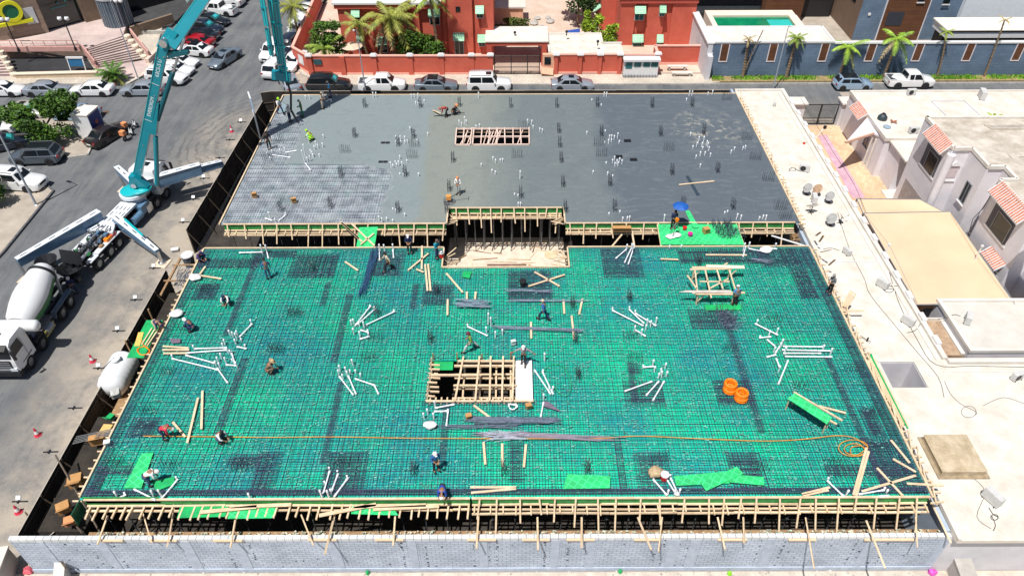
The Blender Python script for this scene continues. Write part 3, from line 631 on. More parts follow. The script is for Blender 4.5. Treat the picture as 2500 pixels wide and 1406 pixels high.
for i,(px,py,w_) in enumerate(lamps):
    p=G(px,py,-2.0); o=thing('hoarding_bracket','%s hoarding bracket counted from the near corner, %s'%(ORD[sorted([-a[1] for a in lamps]).index(-py)],'carrying a pale floodlight' if w_ else 'bare of any lamp'),'bracket',p,0,'brackets along the hoarding top')
    part('arm',MB().bar((-.35,0,0),(.55,0,.03),.06,.06).bar((.0,-.1,0),(.0,.15,.0),.08,.1),DARKM,o)
    if w_: part('floodlight',MB().slab4([(-.15,.05,.1),(.12,.05,.1),(.12,.22,.26),(-.15,.22,.26)],.07),WHITEP,o)
# ---------------- traffic signboard behind the hoarding ----------------
a=G(638,343,-2.4); sg=thing('signboard','tall pale blue signboard on two steel legs rising behind the black hoarding','sign',(GY(637,345,61.5).x,61.5,GZ))
b0=GY(600,226,66.); 
q_=GY(637,345,61.5); zt_=GY(600,226,61.5).z; A=Vector((q_.x,61.5,0)); B=Vector((q_.x+.55,60.2,0)); 
for P_ in (A,B): part('leg',MB().tube([(P_.x,P_.y,GZ),(P_.x,P_.y,zt_-1.2)],.06,8),GREYM,sg,world=True)
part('board',MB().bar((A.x,A.y,zt_-.85),(B.x,B.y,zt_-.85),.08,1.7),mat('sign_blue',(.45,.62,.85),.5),sg,world=True)
part('board_frame',MB().bar((A.x-.02,A.y,zt_+.03),(B.x-.02,B.y,zt_+.03),.13,.08).bar((A.x,A.y,zt_-1.74),(B.x,B.y,zt_-1.74),.13,.08),WHITEP,sg,world=True)
# ---------------- flat roofed annex on the right ----------------
AX0,AX1=22.85,27.9; RZ=-.8
ROOFM=mat('whitewashed_roof',(.73,.69,.63),.85,c2=(.56,.505,.43),sc=.8,bump=.2,det=10)
an=thing('flat_roof_building','long low building with whitewashed flat roof along the right side of the decks','building',(26,45,GZ))
WELL=(23.5,25.65,30.1,32.2)
mb=MB()
for r in rects(AX0,AX1,19.8,70,[WELL])+rects(AX1,50,19.8,32.3,[]): mb.bx(r[0],r[1],r[2],r[3],RZ-.25,RZ)
part('roof',mb,ROOFM,an,world=True)
mb=MB().bx(AX0,AX1-.02,20.15,69.95,GZ,RZ-.25).bx(AX1-.02,49.5,20.15,32.1,GZ,RZ-.25)
mb=MB(); 
for r in rects(AX0+.02,AX1-.02,20.15,69.9,[(WELL[0],WELL[1],WELL[2],WELL[3])])+rects(AX1-.02,49.5,20.15,32.1,[]): mb.bx(r[0],r[1],r[2],r[3],GZ,RZ-.25)
part('wall',mb,PLASTERV,an,world=True)
part('parapet',MB().bx(AX0,AX0+.2,19.8,70,RZ,RZ+.12),ROOFM,an,world=True)
part('parapet',MB().bx(AX1-.35,AX1-.02,32.4,70,RZ,RZ+.22),PLASTER,an,world=True)
part('parapet',MB().bx(AX1-.1,49.9,32.0,32.35,RZ,RZ+.25),PLASTER,an,world=True)
part('parapet',MB().bx(AX0,AX1,69.75,70,RZ,RZ+.2),PLASTER,an,world=True)
part('kerb_strip',MB().bx(AX1-.75,AX1-.65,32.4,69.5,RZ,RZ+.08).bx(AX1-.7,49.8,31.3,31.4,RZ,RZ+.08),PLASTER,an,world=True)
part('roof_joint',MB().bx(AX0+.2,AX1-.7,42.3,42.38,RZ,RZ+.05),PLASTERV,an,world=True)
for y in [33.5+i*2.2 for i in range(16)]: part('coping_block',MB().bx(AX1-.3,AX1+.02,y,y+.75,RZ+.22,RZ+.42),WHITEP,an,world=True)
for a,b,c,d in ((WELL[0],WELL[0]+.02,WELL[2],WELL[3]),(WELL[1]-.02,WELL[1],WELL[2],WELL[3]),(WELL[0],WELL[1],WELL[3]-.02,WELL[3])): part('shaft_wall',MB().bx(a,b,c,d,-4,RZ-.01),PLASTERV,an,world=True)
part('shaft_rim',MB().bx(WELL[0]-.12,WELL[1]+.12,WELL[3],WELL[3]+.12,RZ,RZ+.1).bx(WELL[1],WELL[1]+.12,WELL[2],WELL[3],RZ,RZ+.1),PLASTER,an,world=True)
bwall=solo('boundary_wall',MB().bx(22.58,22.8,20.45,70.6,GZ,-.92),mat('blue_grey_render',(.42,.50,.60),.9,c2=(.33,.40,.50),sc=1.5),'blue grey rendered boundary wall between the decks and the annex roof','wall')
hb=thing('roof_hatch','square weathered concrete box standing on the annex roof near its front','roof hatch',(24.9,24.9,RZ))
HC=mat('stained_concrete',(.60,.50,.36),.9,c2=(.36,.28,.17),sc=1.6,bump=.3)
part('box',MB().bx(-1.25,1.15,-1.2,1.25,0,.42),HC,hb); part('cover',MB().add([(-1.3,-1.25,.42),(1.2,-1.25,.42),(1.2,1.3,.42),(-1.3,1.3,.42),(-.05,0,.52)],[(0,1,4),(1,2,4),(2,3,4),(3,0,4)]),HC,hb); part('skirt',MB().bx(-1.45,1.4,-1.42,1.4,0,.06),mat('tar_patch',(.33,.26,.17),.9,.3,3),hb)
# ---------------- air conditioners, dishes, cables on the roof ----------------
def ac(px,py,rz,label,z=RZ,s=1.,tilt=0):
    p=G(px,py,z); t=thing('air_conditioner',label,'air conditioner',p,R(rz),'air conditioners on the roofs')
    w_,d,h=.85*s,.36*s,.62*s
    part('casing',MB().bx(-w_/2,w_/2,-d/2,d/2,.06,h),mat('casing_grey',(.56,.56,.55),.5,.1,3),t)
    part('grille',MB().lathe([(0,0),(.22*s,0),(.24*s,.012),(0,.02)],(-.12*s,0,0),16,ax='Z').xf(Matrix.Translation((0,-d/2-.001,h/2+.03))@Matrix.Rotation(pi/2,4,'X')),DARKM,t)
    part('side_grille',MB().bx(w_/2,w_/2+.012,-d/2+.05,d/2-.05,.12,h-.08),mat('grille_grey',(.22,.23,.22),.6,.3,30),t)
    part('foot',MB().bx(-w_/2+.1,-w_/2+.16,-d/2-.04,d/2+.04,0,.06).bx(w_/2-.16,w_/2-.1,-d/2-.04,d/2+.04,0,.06),DARKM,t)
    return t
ac(1962,418,-20,'small white air conditioner on the annex roof level with the grey slab centre'); ac(1986,492,80,'white air conditioner standing end on beside the satellite dishes')
ac(2152,700,125,'white air conditioner beside the lower part of the annex parapet, cable coiled at its foot'); ac(2214,790,125,'white air conditioner near the corner where the annex parapet turns')
ac(2066,620,110,'slim louvred air conditioner lying near the middle of the annex roof',s=.8); ac(2418,1222,115,'large white air conditioner with round fan on the near part of the roof',s=1.15)
ac(2480,925,20,'white air conditioner by the right picture edge below the low hut',s=.9); ac(1890,258,70,'small grey unit on the far end of the annex roof',s=.6)
def dish(px,py,label,r=.42,az=200,z=RZ,col=None):
    p=G(px,py,z); t=thing('satellite_dish',label,'satellite dish',p,R(az),'satellite dishes on the annex roof')
    m=MB().lathe([(0,0)]+[(r*k/5,.35*(r*k/5)**2) for k in range(1,6)],(0,0,0),18); m.xf(Matrix.Translation((0,0,.62))@Matrix.Rotation(R(48),4,'Y'))
    part('reflector',m,col or mat('dish_grey',(.45,.45,.44),.5,c2=(.30,.30,.29),sc=3),t,smooth=40); part('mast',MB().tube([(0,0,0),(0,0,.6)],.03,6).bx(-.25,.25,-.03,.03,0,.03).bx(-.03,.03,-.25,.25,.03,.06),DARKM,t)
    part('feed_arm',MB().tube([(.02,0,.45),(.45,0,.75)],.015,5).bx(.42,.5,-.04,.04,.72,.8),GREYM,t)
dish(1968,475,'round grey satellite dish, left one of the pair at the top of the dish group'); dish(1992,477,'rusty satellite dish, right one of the pair at the top of the dish group',col=mat('dish_rust',(.42,.27,.17),.6,.3,4))
dish(2022,495,'grey satellite dish right of the end on air conditioner'); dish(2026,550,'grey rust rimmed satellite dish, lowest of the dish group',r=.46); dish(1979,520,'white dish lying beside the boundary wall',r=.5,az=90,col=WHITEP)
dish(2050,545,'dark shallow dish lying flat by a thin pole',r=.3,az=0,col=DARKM)
def cable(pts,label,z=RZ+.02,r=.02,m=None,k=k0,nm='cable',grp=None,n=5):
    P=[G(*k(p[:2]),z if len(p)<3 else p[2]) for p in pts]; Q=[]
    for i in range(len(P)-1):
        p0,p1,p2,p3=P[max(i-1,0)],P[i],P[i+1],P[min(i+2,len(P)-1)]
        for t in (0,.25,.5,.75): Q.append(.5*((2*p1)+(p2-p0)*t+(2*p0-5*p1+4*p2-p3)*t*t+(3*p1-p0-3*p2+p3)*t**3))
    Q.append(P[-1]); return solo(nm,MB().tube(Q,r,n),m or mat('cable_black',(.05,.05,.05),.6),label,'cable',grp,smooth=60)
def loop(cx,cy,rx,ry,n=9,t=1.6): return [(cx+rx*math.cos(2*pi*t*i/n),cy+ry*math.sin(2*pi*t*i/n)) for i in range(n+1)]
cable([(1955,240),(1990,300),(2040,380),(2085,450),(2115,520),(2150,600),(2170,660),(2195,740),(2240,830),(2285,890),(2380,893),(2500,896)],'long dark cable running down the whole annex roof inside the parapet',r=.018)
cable([(2045,520),(2075,610),(2110,680),(2125,720),(2190,800),(2240,860),(2290,920),(2305,970)],'thin cable wandering over the middle of the annex roof',r=.014)
cable([(2165,705)]+loop(2170,706,12,8)+[(2185,698),(2210,702)],'cable coiled at the foot of the parapet air conditioner'); cable([(2215,812),(2235,806),(2250,785)],'short cable curling off the corner air conditioner')
cable([(2010,608),(2030,606),(2050,612)],'short dark cable leading to the slim louvred unit'); cable([(1925,420),(1935,410),(1950,418)]+loop(1935,414,9,4),'tangled cable left of the small white air conditioner',r=.015)
cable([(2306,930),(2320,960),(2345,985)]+loop(2365,1005,18,14,12,1.3),'loose thin wire ending in a ring on the wide white roof',r=.012); cable([(2375,1165),(2405,1200),(2385,1260),(2420,1290)],'thin wire from the concrete hatch toward the front edge',r=.012)
cable([(2414,1238),(2425,1255)]+loop(2428,1262,9,7)+[(2430,1280),(2425,1295)],'black cables looped below the large fan unit'); cable([(2400,990),(2450,970),(2500,985)],'thin wire crossing the wide roof near the right edge',r=.012)
p=G(2092,815,RZ); solo('roof_pole',MB().tube([(p.x,p.y,RZ),(p.x+.5,p.y-1.,RZ+.25)],.02,5).lathe([(0,0),(.06,.0),(.05,.3),(0,.35)],(p.x+.4,p.y-.7,RZ+.05),8),DARKM,'thin dark rod and green bottle lying on the annex roof','rod')
p=G(1985,345,RZ); an2=thing('antenna_mast','white antenna mast with a dark square head leaning over the annex parapet','antenna',p); part('mast',MB().tube([(0,0,0),(.9,.6,1.0)],.035,6),WHITEP,an2); part('head',MB().bx(.85,1.1,.5,.65,.95,1.25),BLACKP,an2); part('guy',MB().tube([(0,0,.05),(-1.0,-.5,.05)],.012,4),GREYM,an2); part('junction_box',MB().bx(-1.1,-.9,-.6,-.4,0,.15),mat('red_box',(.6,.08,.05),.5),an2)
# ---------------- courtyard, canopy, hut ----------------
sheet('courtyard',[(27.95,40),(36.,40),(41,60),(41,69.4),(27.95,69.4)],GZ+.03,brick('yard_tiles',(.74,.52,.34),(.62,.42,.26),(.4,.3,.2),.35,.35,.01,axes='XY',nz=.4))
a=[G(*p,GZ) for p in ((1997,333),(2018,330),(2112,484),(2080,484))]; struct('purple_paving',MB().slab4([Vector((p.x,p.y,GZ+.045)) for p in a],.02),brick('purple_tiles',(.62,.38,.46),(.52,.30,.40),(.5,.38,.40),.3,.3,.01,axes='XY',nz=.6))
CAN=mat('tan_fabric',(.71,.53,.36),.9,c2=(.65,.475,.315),sc=.35,det=3)
def canopy(P,zs,label,sag=.25):
    P=[G(*p,z) for p,z in zip(P,zs)]; n=10; vs=[]
    for i in range(n+1):
        for j in range(n+1):
            u,v=i/n,j/n; q=(P[0]*(1-u)+P[1]*u)*(1-v)+(P[3]*(1-u)+P[2]*u)*v; q.z-=sag*16*u*(1-u)*v*(1-v)*.6; vs.append(tuple(q))
    fs=[(i*(n+1)+j,i*(n+1)+j+1,(i+1)*(n+1)+j+1,(i+1)*(n+1)+j) for i in range(n) for j in range(n)]; top=len(vs)
    vs+=[(v[0],v[1],v[2]-.02) for v in vs]; fs+=[tuple(x+top for x in f[::-1]) for f in fs]
    c=(P[0]+P[1]+P[2]+P[3])/4; t=thing('shade_canopy',label,'shade canopy',(c.x,c.y,GZ)); mb=MB().add(vs,fs); part('fabric',mb,CAN,t,60,world=True)
    for a,b in ((1,2),(2,3),(3,0),(0,1)): part('edge_tube',MB().tube([P[a],P[b]],.045,6),GREYM,t,world=True)
    for k in range(4): part('post',MB().tube([(P[k].x,P[k].y,GZ),P[k]],.06,6),GREYM,t,world=True)
canopy([(2109,521),(2320,517),(2476,740),(2236,744)],(-.55,-.75,-.85,-.7),'large tan fabric shade canopy stretched over the courtyard')
canopy([(2092,486),(2245,487),(2305,518),(2107,521)],(-.9,-.9,-1.0,-1.0),'smaller tan fabric strip beyond the large shade canopy')
for i,(a,b,c,l) in enumerate([((2176,586),(2110,522),(2240,740),'left'),((2404,590),(2322,520),(2478,742),'right')]):
    m=G(*a,.9); p=Vector((m.x,m.y,-.6)); t=thing('stay_post','white stay post with wire guys over the %s edge of the tan canopy'%l,'post',p); part('post',MB().tube([(0,0,-.3),(0,0,1.1)],.05,6).bx(-.08,.08,-.08,.08,1.05,1.15),WHITEP,t)
    for q in (b,c): q=G(*q,-.6); part('guy_wire',MB().tube([(p.x,p.y,.45),q],.018,4),GREYM,t,world=True)
ht=thing('flat_roof_hut','low white flat roofed hut below the tan canopy','hut',(32,35.5,GZ)); hz=-.75
part('wall',MB().bx(29.6,38,33.0,37.9,GZ,hz),PLASTERV,ht,world=True); part('roof',MB().bx(29.55,38.05,32.95,37.95,hz,hz+.1),mat('off_white_roof',(.62,.60,.56),.85,c2=(.52,.49,.44),sc=.8),ht,world=True)
for a in ((29.55,29.8,32.95,37.95),(29.8,38,37.7,37.95),(29.8,38,32.95,33.15)): part('parapet',MB().bx(a[0],a[1],a[2],a[3],hz+.1,hz+.25),PLASTER,ht,world=True)
part('side_gutter',MB().bx(28.1,29.55,33.2,36.4,GZ,hz-.45),mat('brown_gravel',(.50,.36,.24),.95,c2=(.3,.2,.13),sc=3),ht,world=True); part('gutter_rim',MB().bx(28.0,28.12,32.6,36.5,GZ,hz-.2).bx(28,29.5,36.4,36.5,GZ,hz-.2).bx(29.3,29.55,33.2,36.4,hz-.45,hz-.3),PLASTER,ht,world=True)
part('window',MB().bx(28.95,29.58,37.91,37.93,-2.2,-1.4),GLASS,ht,world=True)
ac(2360,785,60,'dark faced air conditioner standing on the low hut roof',z=hz+.1,s=1.0)
cable([(2290,778),(2310,776),(2330,768),(2345,772)],'cable looping from the hut edge to its air conditioner',z=hz+.12)
# ---------------- villas on the right ----------------
VL=mat('lavender_render',(.76,.74,.77),.9,c2=(.66,.64,.68),sc=.9,bump=.15)
STAIN=mat('stained_roof',(.64,.59,.52),.9,c2=(.36,.31,.25),sc=1.0,det=12,bump=.2)
RT=mat('red_roof_tile',(.68,.24,.15),.7,.25,3,isl=.25)
def tilecanopy(par,x0,x1,y0,y1,zt,zb,nm='tile_canopy'):
    "sloping down towards -x"
    mb=MB().add([(x0,y0,zb),(x1,y0,zt),(x1,y1,zt),(x0,y1,zb),(x0,y0,zb-.1),(x1,y0,zt-.2),(x1,y1,zt-.2),(x0,y1,zb-.1)],[(3,2,1,0)[::-1],(4,5,6,7)[::-1],(0,4,5,1),(2,6,7,3),(3,7,4,0),(1,5,6,2)]); c=part(nm,mb,WHITEP,par,world=True)
    t=MB(); n=int((y1-y0)/.24)
    for i in range(n):
        y=y0+.14+i*(y1-y0-.1)/n
        for j in range(4): 
            u0,u1=j/4+.02,(j+1)/4-.03; t.tube([(x0+(x1-x0)*u0,y,zb+(zt-zb)*u0+.0),(x0+(x1-x0)*u1,y,zb+(zt-zb)*u1+.02)],.072,6)
    o=part('tiles',t,RT,c,smooth=40,world=True)
def window(par,x,y0,y1,z0,z1,depth=.25,gl=GLASS,ax='x',s=-1,sill=True):
    """window on a face looking along -x (ax='x') or -y (ax='y')"""
    def b(u0,u1,v0,v1,z0,z1): return MB().bx(v0,v1,u0,u1,z0,z1) if ax=='x' else MB().bx(u0,u1,v0,v1,z0,z1)
    f=b(y0-.07,y1+.07,x-.05,x-.002,z0-.07,z0); f.join(b(y0-.07,y1+.07,x-.05,x-.002,z1,z1+.07)); f.join(b(y0-.07,y0,x-.05,x-.002,z0,z1)); f.join(b(y1,y1+.07,x-.05,x-.002,z0,z1)); f.join(b((y0+y1)/2-.03,(y0+y1)/2+.03,x-.045,x-.002,z0,z1))
    w_=part('window',f,GREYM,par,world=True); part('pane',b(y0,y1,x-.02,x-.004,z0,z1),gl,w_,world=True)
    if sill: part('sill',b(y0-.15,y1+.15,x-.16,x-.052,z0-.16,z0-.08),WHITEP,w_,world=True)
    return w_
vz=3.96
v=thing('villa','two storey pale lavender villa with stepped facade and red tile canopies','house',(38,48,GZ))
fp=[(34.65,55.66),(34.65,50.62),(36.1,50.62),(36.1,47.9),(37.3,47.9),(37.3,46.1),(36.0,46.1),(36.0,40.9),(37.1,40.9),(37.1,34),(60,34),(60,55.66)]
part('wall',MB().prism(fp,GZ,vz-.32),VL,v,world=True)
part('roof',MB().prism([(a+(.1 if a<50 else -.1),b) for a,b in fp],vz-.32,vz-.2),STAIN,v,world=True)
t=MB()
for a,b in zip(fp[:10],fp[1:10]): 
    d=(Vector(b)-Vector(a)).normalized(); t.bar((a[0]+.09,a[1]-.0,vz-.1),(b[0]+.09,b[1],vz-.1),.24,.28)
t.bar((34.65,55.55,vz-.1),(60,55.55,vz-.1),.24,.28); part('parapet',t,PLASTER,v,world=True)
part('roof_tank_base',MB().bx(40.2,41.8,47.7,48.6,vz-.2,vz-.14),mat('brick_patch',(.62,.36,.24),.9,.2,4),v,world=True)
for i in range(7): part('stair_step',MB().bx(39+i*.1,43,54.2-i*.25,54.5-i*.25,vz-.2,vz-.1),STAIN,v,world=True) if i<3 else None
tilecanopy(v,34.0,34.75,50.9,54.2,vz+.15,vz-.75)
tilecanopy(v,35.35,36.1,41.6,45.8,vz+.1,vz-.8)
tilecanopy(v,35.3,36.05,37.0,40.2,vz-.4,vz-1.2)
tilecanopy(v,35.4,36.05,41.4,43.6,-.3,-.9)
def recess(par,x,y0,y1,z0,z1):
    f=MB().bx(x-.06,x-.003,y0-.1,y1+.1,z0-.16,z0-.02); w_=part('window_recess',MB().bx(x-.012,x-.002,y0,y1,z0,z1),mat('recess_shade',(.11,.105,.12),.9,.1,2),par,world=True)
    part('sill',f,WHITEP,w_,world=True); part('pane',MB().bx(x-.03,x-.014,y0+.25,y1-.7,z0+.05,z1-.35),GLASS,w_,world=True)
    part('window_frame',MB().bar((x-.04,y0+.25,z0+.05),(x-.04,y0+.25,z1-.35),.05,.05).bar((x-.04,y1-.7,z0+.05),(x-.04,y1-.7,z1-.35),.05,.05).bar((x-.04,y0+.25,z1-.35),(x-.04,y1-.7,z1-.35),.05,.05),GREYM,w_,world=True)
recess(v,34.65,51.4,53.9,.6,2.6); recess(v,36.0,42.4,45.2,.6,2.6)
part('garage_opening',MB().bx(34.62,34.648,50.9,54.9,GZ+.05,GZ+2.9),mat('brown_shade',(.36,.32,.31),.9,.15,2),v,world=True)
for a in ((36.12,48.25,49.0,.4,1.6),): window(v,36.1,48.6,49.3,.0,1.7)
part('corner_column',MB().tube([(34.75,50.55,GZ),(34.75,50.55,vz-.6)],.32,14),VL,v,40,world=True)
part('pediment',MB().prism([(0,0),(1.0,0),(.5,.45)],0,.1).xf(Matrix.Translation((34.9,50.6,2.3))@Matrix.Rotation(pi/2,4,'X')),WHITEP,v,world=True)
part('niche',MB().bx(35.05,35.85,50.585,50.615,1.2,2.2),mat('mauve_panel',(.55,.47,.49),.9),v,world=True); part('niche_sill',MB().bx(34.95,35.95,50.53,50.6,.85,.95),WHITEP,v,world=True)
window(v,36.0,38.4,39.0,-.5,.5) if 0 else None
window(v,37.1,37.6,38.6,.3,1.6); window(v,37.1,35,36.2,.3,1.6)
part('door',MB().bx(35.96,35.998,41.3,42.2,-3.3,-1.6),mat('brown_shade',(.36,.32,.31)),v,world=True)
cable([(2462,450),(2440,490),(2400,530),(2385,550),(2395,480)],'bundle of thin wires running down the villa facade',z=2,r=.02) if 0 else None
for i in range(26):
    x,y=U(37.6,50),U(42,54); l=U(.5,2.2); a=random.choice((0,0,pi/2))+U(-.1,.1); part('roof_crack',MB().bar((x,y,vz-.195),(x+l*math.cos(a),y+l*math.sin(a),vz-.195),U(.04,.14),.02),mat('crack_dark',(.30,.26,.21),.95,.3,4),v,world=True)
for x,y,w_,h_ in ((46,52.5,1.2,.8),(43.5,50.5,.5,.5),(48.5,46,1.6,.5)): part('roof_box',MB().bx(x,x+w_,y,y+w_*.7,vz-.2,vz-.2+h_),PLASTER,v,world=True)
part('drain_hood',MB().tube([(44.5,53.6,vz+.0),(45.2,53.9,vz+.25),(46.0,53.6,vz+.0)],.14,8),PLASTER,v,40,world=True)
part('wire_bundle',MB().tube([(35.95,46.0,vz-.3),(35.9,46.05,1.4),(35.7,46.3,.2),(35.9,46.1,-1.5)],.03,5).tube([(35.92,45.9,vz-.6),(35.9,46.2,.9),(35.92,46.0,-2)],.02,5),mat('cable_black',(.05,.05,.05)),v,world=True)
v2=thing('low_villa','single storey white villa with a large flat roof behind the lavender villa','house',(45,64,GZ)); z2=-.45
part('wall',MB().bx(34.3,66,59.6,68.9,GZ,z2-.2),VL,v2,world=True); part('roof',MB().bx(34.2,66,59.5,69,z2-.2,z2),ROOFM,v2,world=True)
for a in ((34.2,34.45,59.5,69),(34.45,66,68.8,69),(34.45,66,59.5,59.7)): part('parapet',MB().bx(*a,z2,z2+.15),PLASTER,v2,world=True)
part('roof_kerb',MB().bar((41.5,66.8,z2+.05),(44.8,66.8,z2+.05),.1,.1).bar((44.8,66.8,z2+.05),(45.0,63.2,z2+.05),.1,.1).bar((41.5,66.8,z2+.05),(41.8,62.3,z2+.05),.08,.08),PLASTERV,v2,world=True)
tilecanopy(v2,33.4,34.2,64.0,66.6,-.2,-.9)
window(v2,34.3,62.3,63.2,-3,-1.9); 
pr=thing('entrance_porch','white entrance porch with sloping roof edge and two slim columns facing the courtyard','porch',(35,60,GZ))
b0=GY(2133,326,61.4); a0=G(2064,348,b0.z); part('roof',MB().slab4([(a0.x,a0.y,b0.z),(b0.x,b0.y,b0.z),(34.9,59.6,-.62),(34.25,64.0,-.62)],.16),mat('hatched_roof',(.62,.60,.66),.85,.1,6),pr,world=True)
part('roof_edge',MB().bar((a0.x,a0.y,b0.z),(b0.x,b0.y,b0.z),.16,.22),mat('peach_edge',(.70,.45,.34),.8),pr,world=True)
part('wall',MB().bx(34.9,39,57.2,59.5,GZ,-.75).bx(36.6,39,56.2,57.2,GZ,-.75),VL,pr,world=True); part('flat_top',MB().bx(34.7,39.2,56.0,59.55,-.75,-.6),PLASTER,pr,world=True)
for px,py in ((2105,405),(2112,414)): q=G(px,py,GZ); part('column',MB().tube([(q.x,q.y,GZ),(q.x,q.y,-1.2)],.09,8),PLASTER,pr,world=True)
part('door_shade',MB().bx(36.9,38.6,56.16,56.198,GZ+.1,GZ+2.6),mat('beige_door',(.50,.46,.38),.8),pr,world=True); tilecanopy(pr,36.4,37.5,56.2,57.8,-.3,-.7)
part('step',MB().bx(34.2,39,55.8,57.2,GZ,GZ+.12),PLASTER,pr,world=True)
# roof furniture of the low villa
def tank(px,py,label,z,r=.45,h=.5):
    p=G(px,py,z); t=thing('water_tank',label,'water tank',p); part('body',MB().lathe([(r*.9,0),(r,.1),(r*.96,h*.6),(r*.6,h),(.15,h+.08),(0,h+.1)],(0,0,0),16),mat('tank_dark',(.03,.05,.06),.5),t,50); part('lid',MB().lathe([(.16,h+.06),(.16,h+.14),(0,h+.15)],(0,0,0),12),BLACKP,t)
tank(2153,292,'dark round water tank by the roof edge of the low villa',z2)
p=G(2165,312,z2); solo('roof_fan',MB().lathe([(0,0),(.32,.0),(.36,.12),(.1,.22),(0,.24)],p,12),mat('blue_grey_metal',(.28,.36,.45),.5),'small blue grey roof fan beside the dark water tank','roof fan',smooth=50)
p=G(2181,300,z2); t=MB(); [t.bar(p+Vector((0,0,.1)),p+Vector((.38*math.cos(a),.38*math.sin(a),.16)),.13,.04) for a in (.5,2.,3.6,5.2)]; solo('rusty_cross',t,mat('rust',(.38,.14,.08),.8),'rusty cross shaped metal stand on the low villa roof','metal stand')
ac(2223,232,5,'small white air conditioner at the far edge of the low villa roof',z=z2); ac(2395,240,75,'tall air conditioner with two round fans on the low villa roof',z=z2,s=1.35); ac(2228,325,5,'air conditioner beside the small red tile canopy of the low villa',z=z2)
solo('patio_wall',MB().bx(46,66,59.0,59.4,z2-.1,z2+.35),PLASTER,'low white parapet wall at the near edge of the low villa roof','wall')
# black entrance gate
gt=thing('yard_gate','black barred double gate between white pillars at the end of the courtyard','gate',(32.2,69.6,GZ))
for i in range(2): 
    x0=30.4+i*1.78; part('gate_leaf',MB().bar((x0,69.6,GZ+.1),(x0+1.7,69.6,GZ+.1),.06,.08).bar((x0,69.6,GZ+2.3),(x0+1.7,69.6,GZ+2.3),.06,.08).bar((x0,69.6,GZ+.1),(x0,69.6,GZ+2.35),.07,.07).bar((x0+1.7,69.6,GZ+.1),(x0+1.7,69.6,GZ+2.35),.07,.07).bar((x0,69.6,GZ+.75),(x0+1.7,69.6,GZ+.75),.05,.05).add(sum([list(MB().bar((x0+.1+j*.11,69.6,GZ+.1),(x0+.1+j*.11,69.6,GZ+2.3),.025,.025).v) for j in range(15)],[]),[tuple(j*8+q for q in f) for j in range(15) for f in ((0,1,2,3),(7,6,5,4),(4,5,1,0),(5,6,2,1),(6,7,3,2),(7,4,0,3))]),BLACKP,gt,world=True)
for x0,x1 in ((27.95,30.3),(34.05,35.6)):
    part('pillar',MB().bx(x0,x1,69.2,70.4,GZ,-1.95),PLASTERV,gt,world=True); part('pillar_cap',MB().bx(x0-.1,x1+.15,69.0,70.55,-1.95,-1.8),PLASTER,gt,world=True)
# ---------------- vegetation builders ----------------
def leafmat(name,c,c2): return mat(name,c,.65,c2=c2,sc=.9,isl=.35,det=3)
LEAFG=leafmat('leaf_green',(.12,.25,.02),(.02,.065,.01)); LEAFD=leafmat('leaf_dark',(.05,.11,.02),(.015,.045,.01)); LEAFY=leafmat('leaf_lime',(.36,.50,.02),(.14,.26,.015)); LEAFO=leafmat('leaf_olive',(.17,.21,.04),(.06,.09,.02))
BARK=mat('bark',(.28,.20,.12),.9,c2=(.12,.08,.05),sc=4,bump=.4); PBARK=mat('palm_bark',(.34,.25,.16),.9,c2=(.15,.10,.06),sc=3,stretch=(1,1,5),bump=.5)
def crown(cs,n,s):
    mb=MB()
    for (x,y,z,rx,ry,rz) in cs:
        k=int(n*rx*ry*rz)
        subs=[(U(-.6,.6),U(-.6,.6),U(-.5,.7),U(.28,.5)) for _ in range(9)]
        for i in range(max(k,160)):
            sx,sy,sz,sr=random.choice(subs); a=U(0,2*pi); b=math.acos(U(-1,1)); q=sr*U(.55,1.05)
            p=Vector((x+rx*(sx+q*math.sin(b)*math.cos(a)),y+ry*(sy+q*math.sin(b)*math.sin(a)),z+rz*(sz+q*math.cos(b))))
            u=Vector((U(-1,1),U(-1,1),U(-.5,.5))).normalized(); v=u.cross(Vector((U(-1,1),U(-1,1),U(-1,1)))).normalized(); l=s*U(.6,1.3)
            mb.add([p-u*l,p+v*l*.45,p+u*l,p-v*l*.45],[(0,1,2,3)])
    return mb
def tree(px,py,cs,n,s,m,label,nm='tree',cat='tree',z=GZ,th=None,group=None,loc=None):
    p=loc or G(px,py,z); t=thing(nm,label,cat,p,0,group); part('crown',crown(cs,n,s),m,t)
    tr=MB(); top=min(c[2] for c in cs)+.3
    tr.tube([(0,0,0),(.05,.02,top*.5),(0,.05,top)],[.14,.11,.09],7) 
    for c in cs: tr.tube([(0,.05,top*.7),(c[0]*.5,c[1]*.5,(top+c[2])/2),(c[0],c[1],c[2])],[.08,.06,.03],6)
    part('trunk',tr,BARK,t); return t
def frond(L,droop,up,wd=.32,n=11,dry=False):
    mb=MB(); pts=[]
    for i in range(n+1):
        t=i/n; pts.append(Vector((L*(t-.12*t*t*droop),0,L*(up*t-droop*t*t))))
    mb.tube(pts,[.03*(1-.8*i/n)+.006 for i in range(n+1)],4)
    for i in range(1,n):
        p=pts[i]; d=(pts[i+1]-pts[i-1]).normalized(); l=wd*L*(.35+.65*math.sin(pi*min(1,(i+1)/n*.95)))
        for s in (-1,1):
            for k in (0,.5):
                q=p+d*(L/n)*k; e=q+(Vector((0,s,0))*.85+d*.55+Vector((0,0,-.35-.3*U(0,1)))).normalized()*l*U(.8,1.1); w_=d*.055*max(L/2,.6)
                mb.add([q-w_,q+w_,e],[(0,1,2)])
    return mb
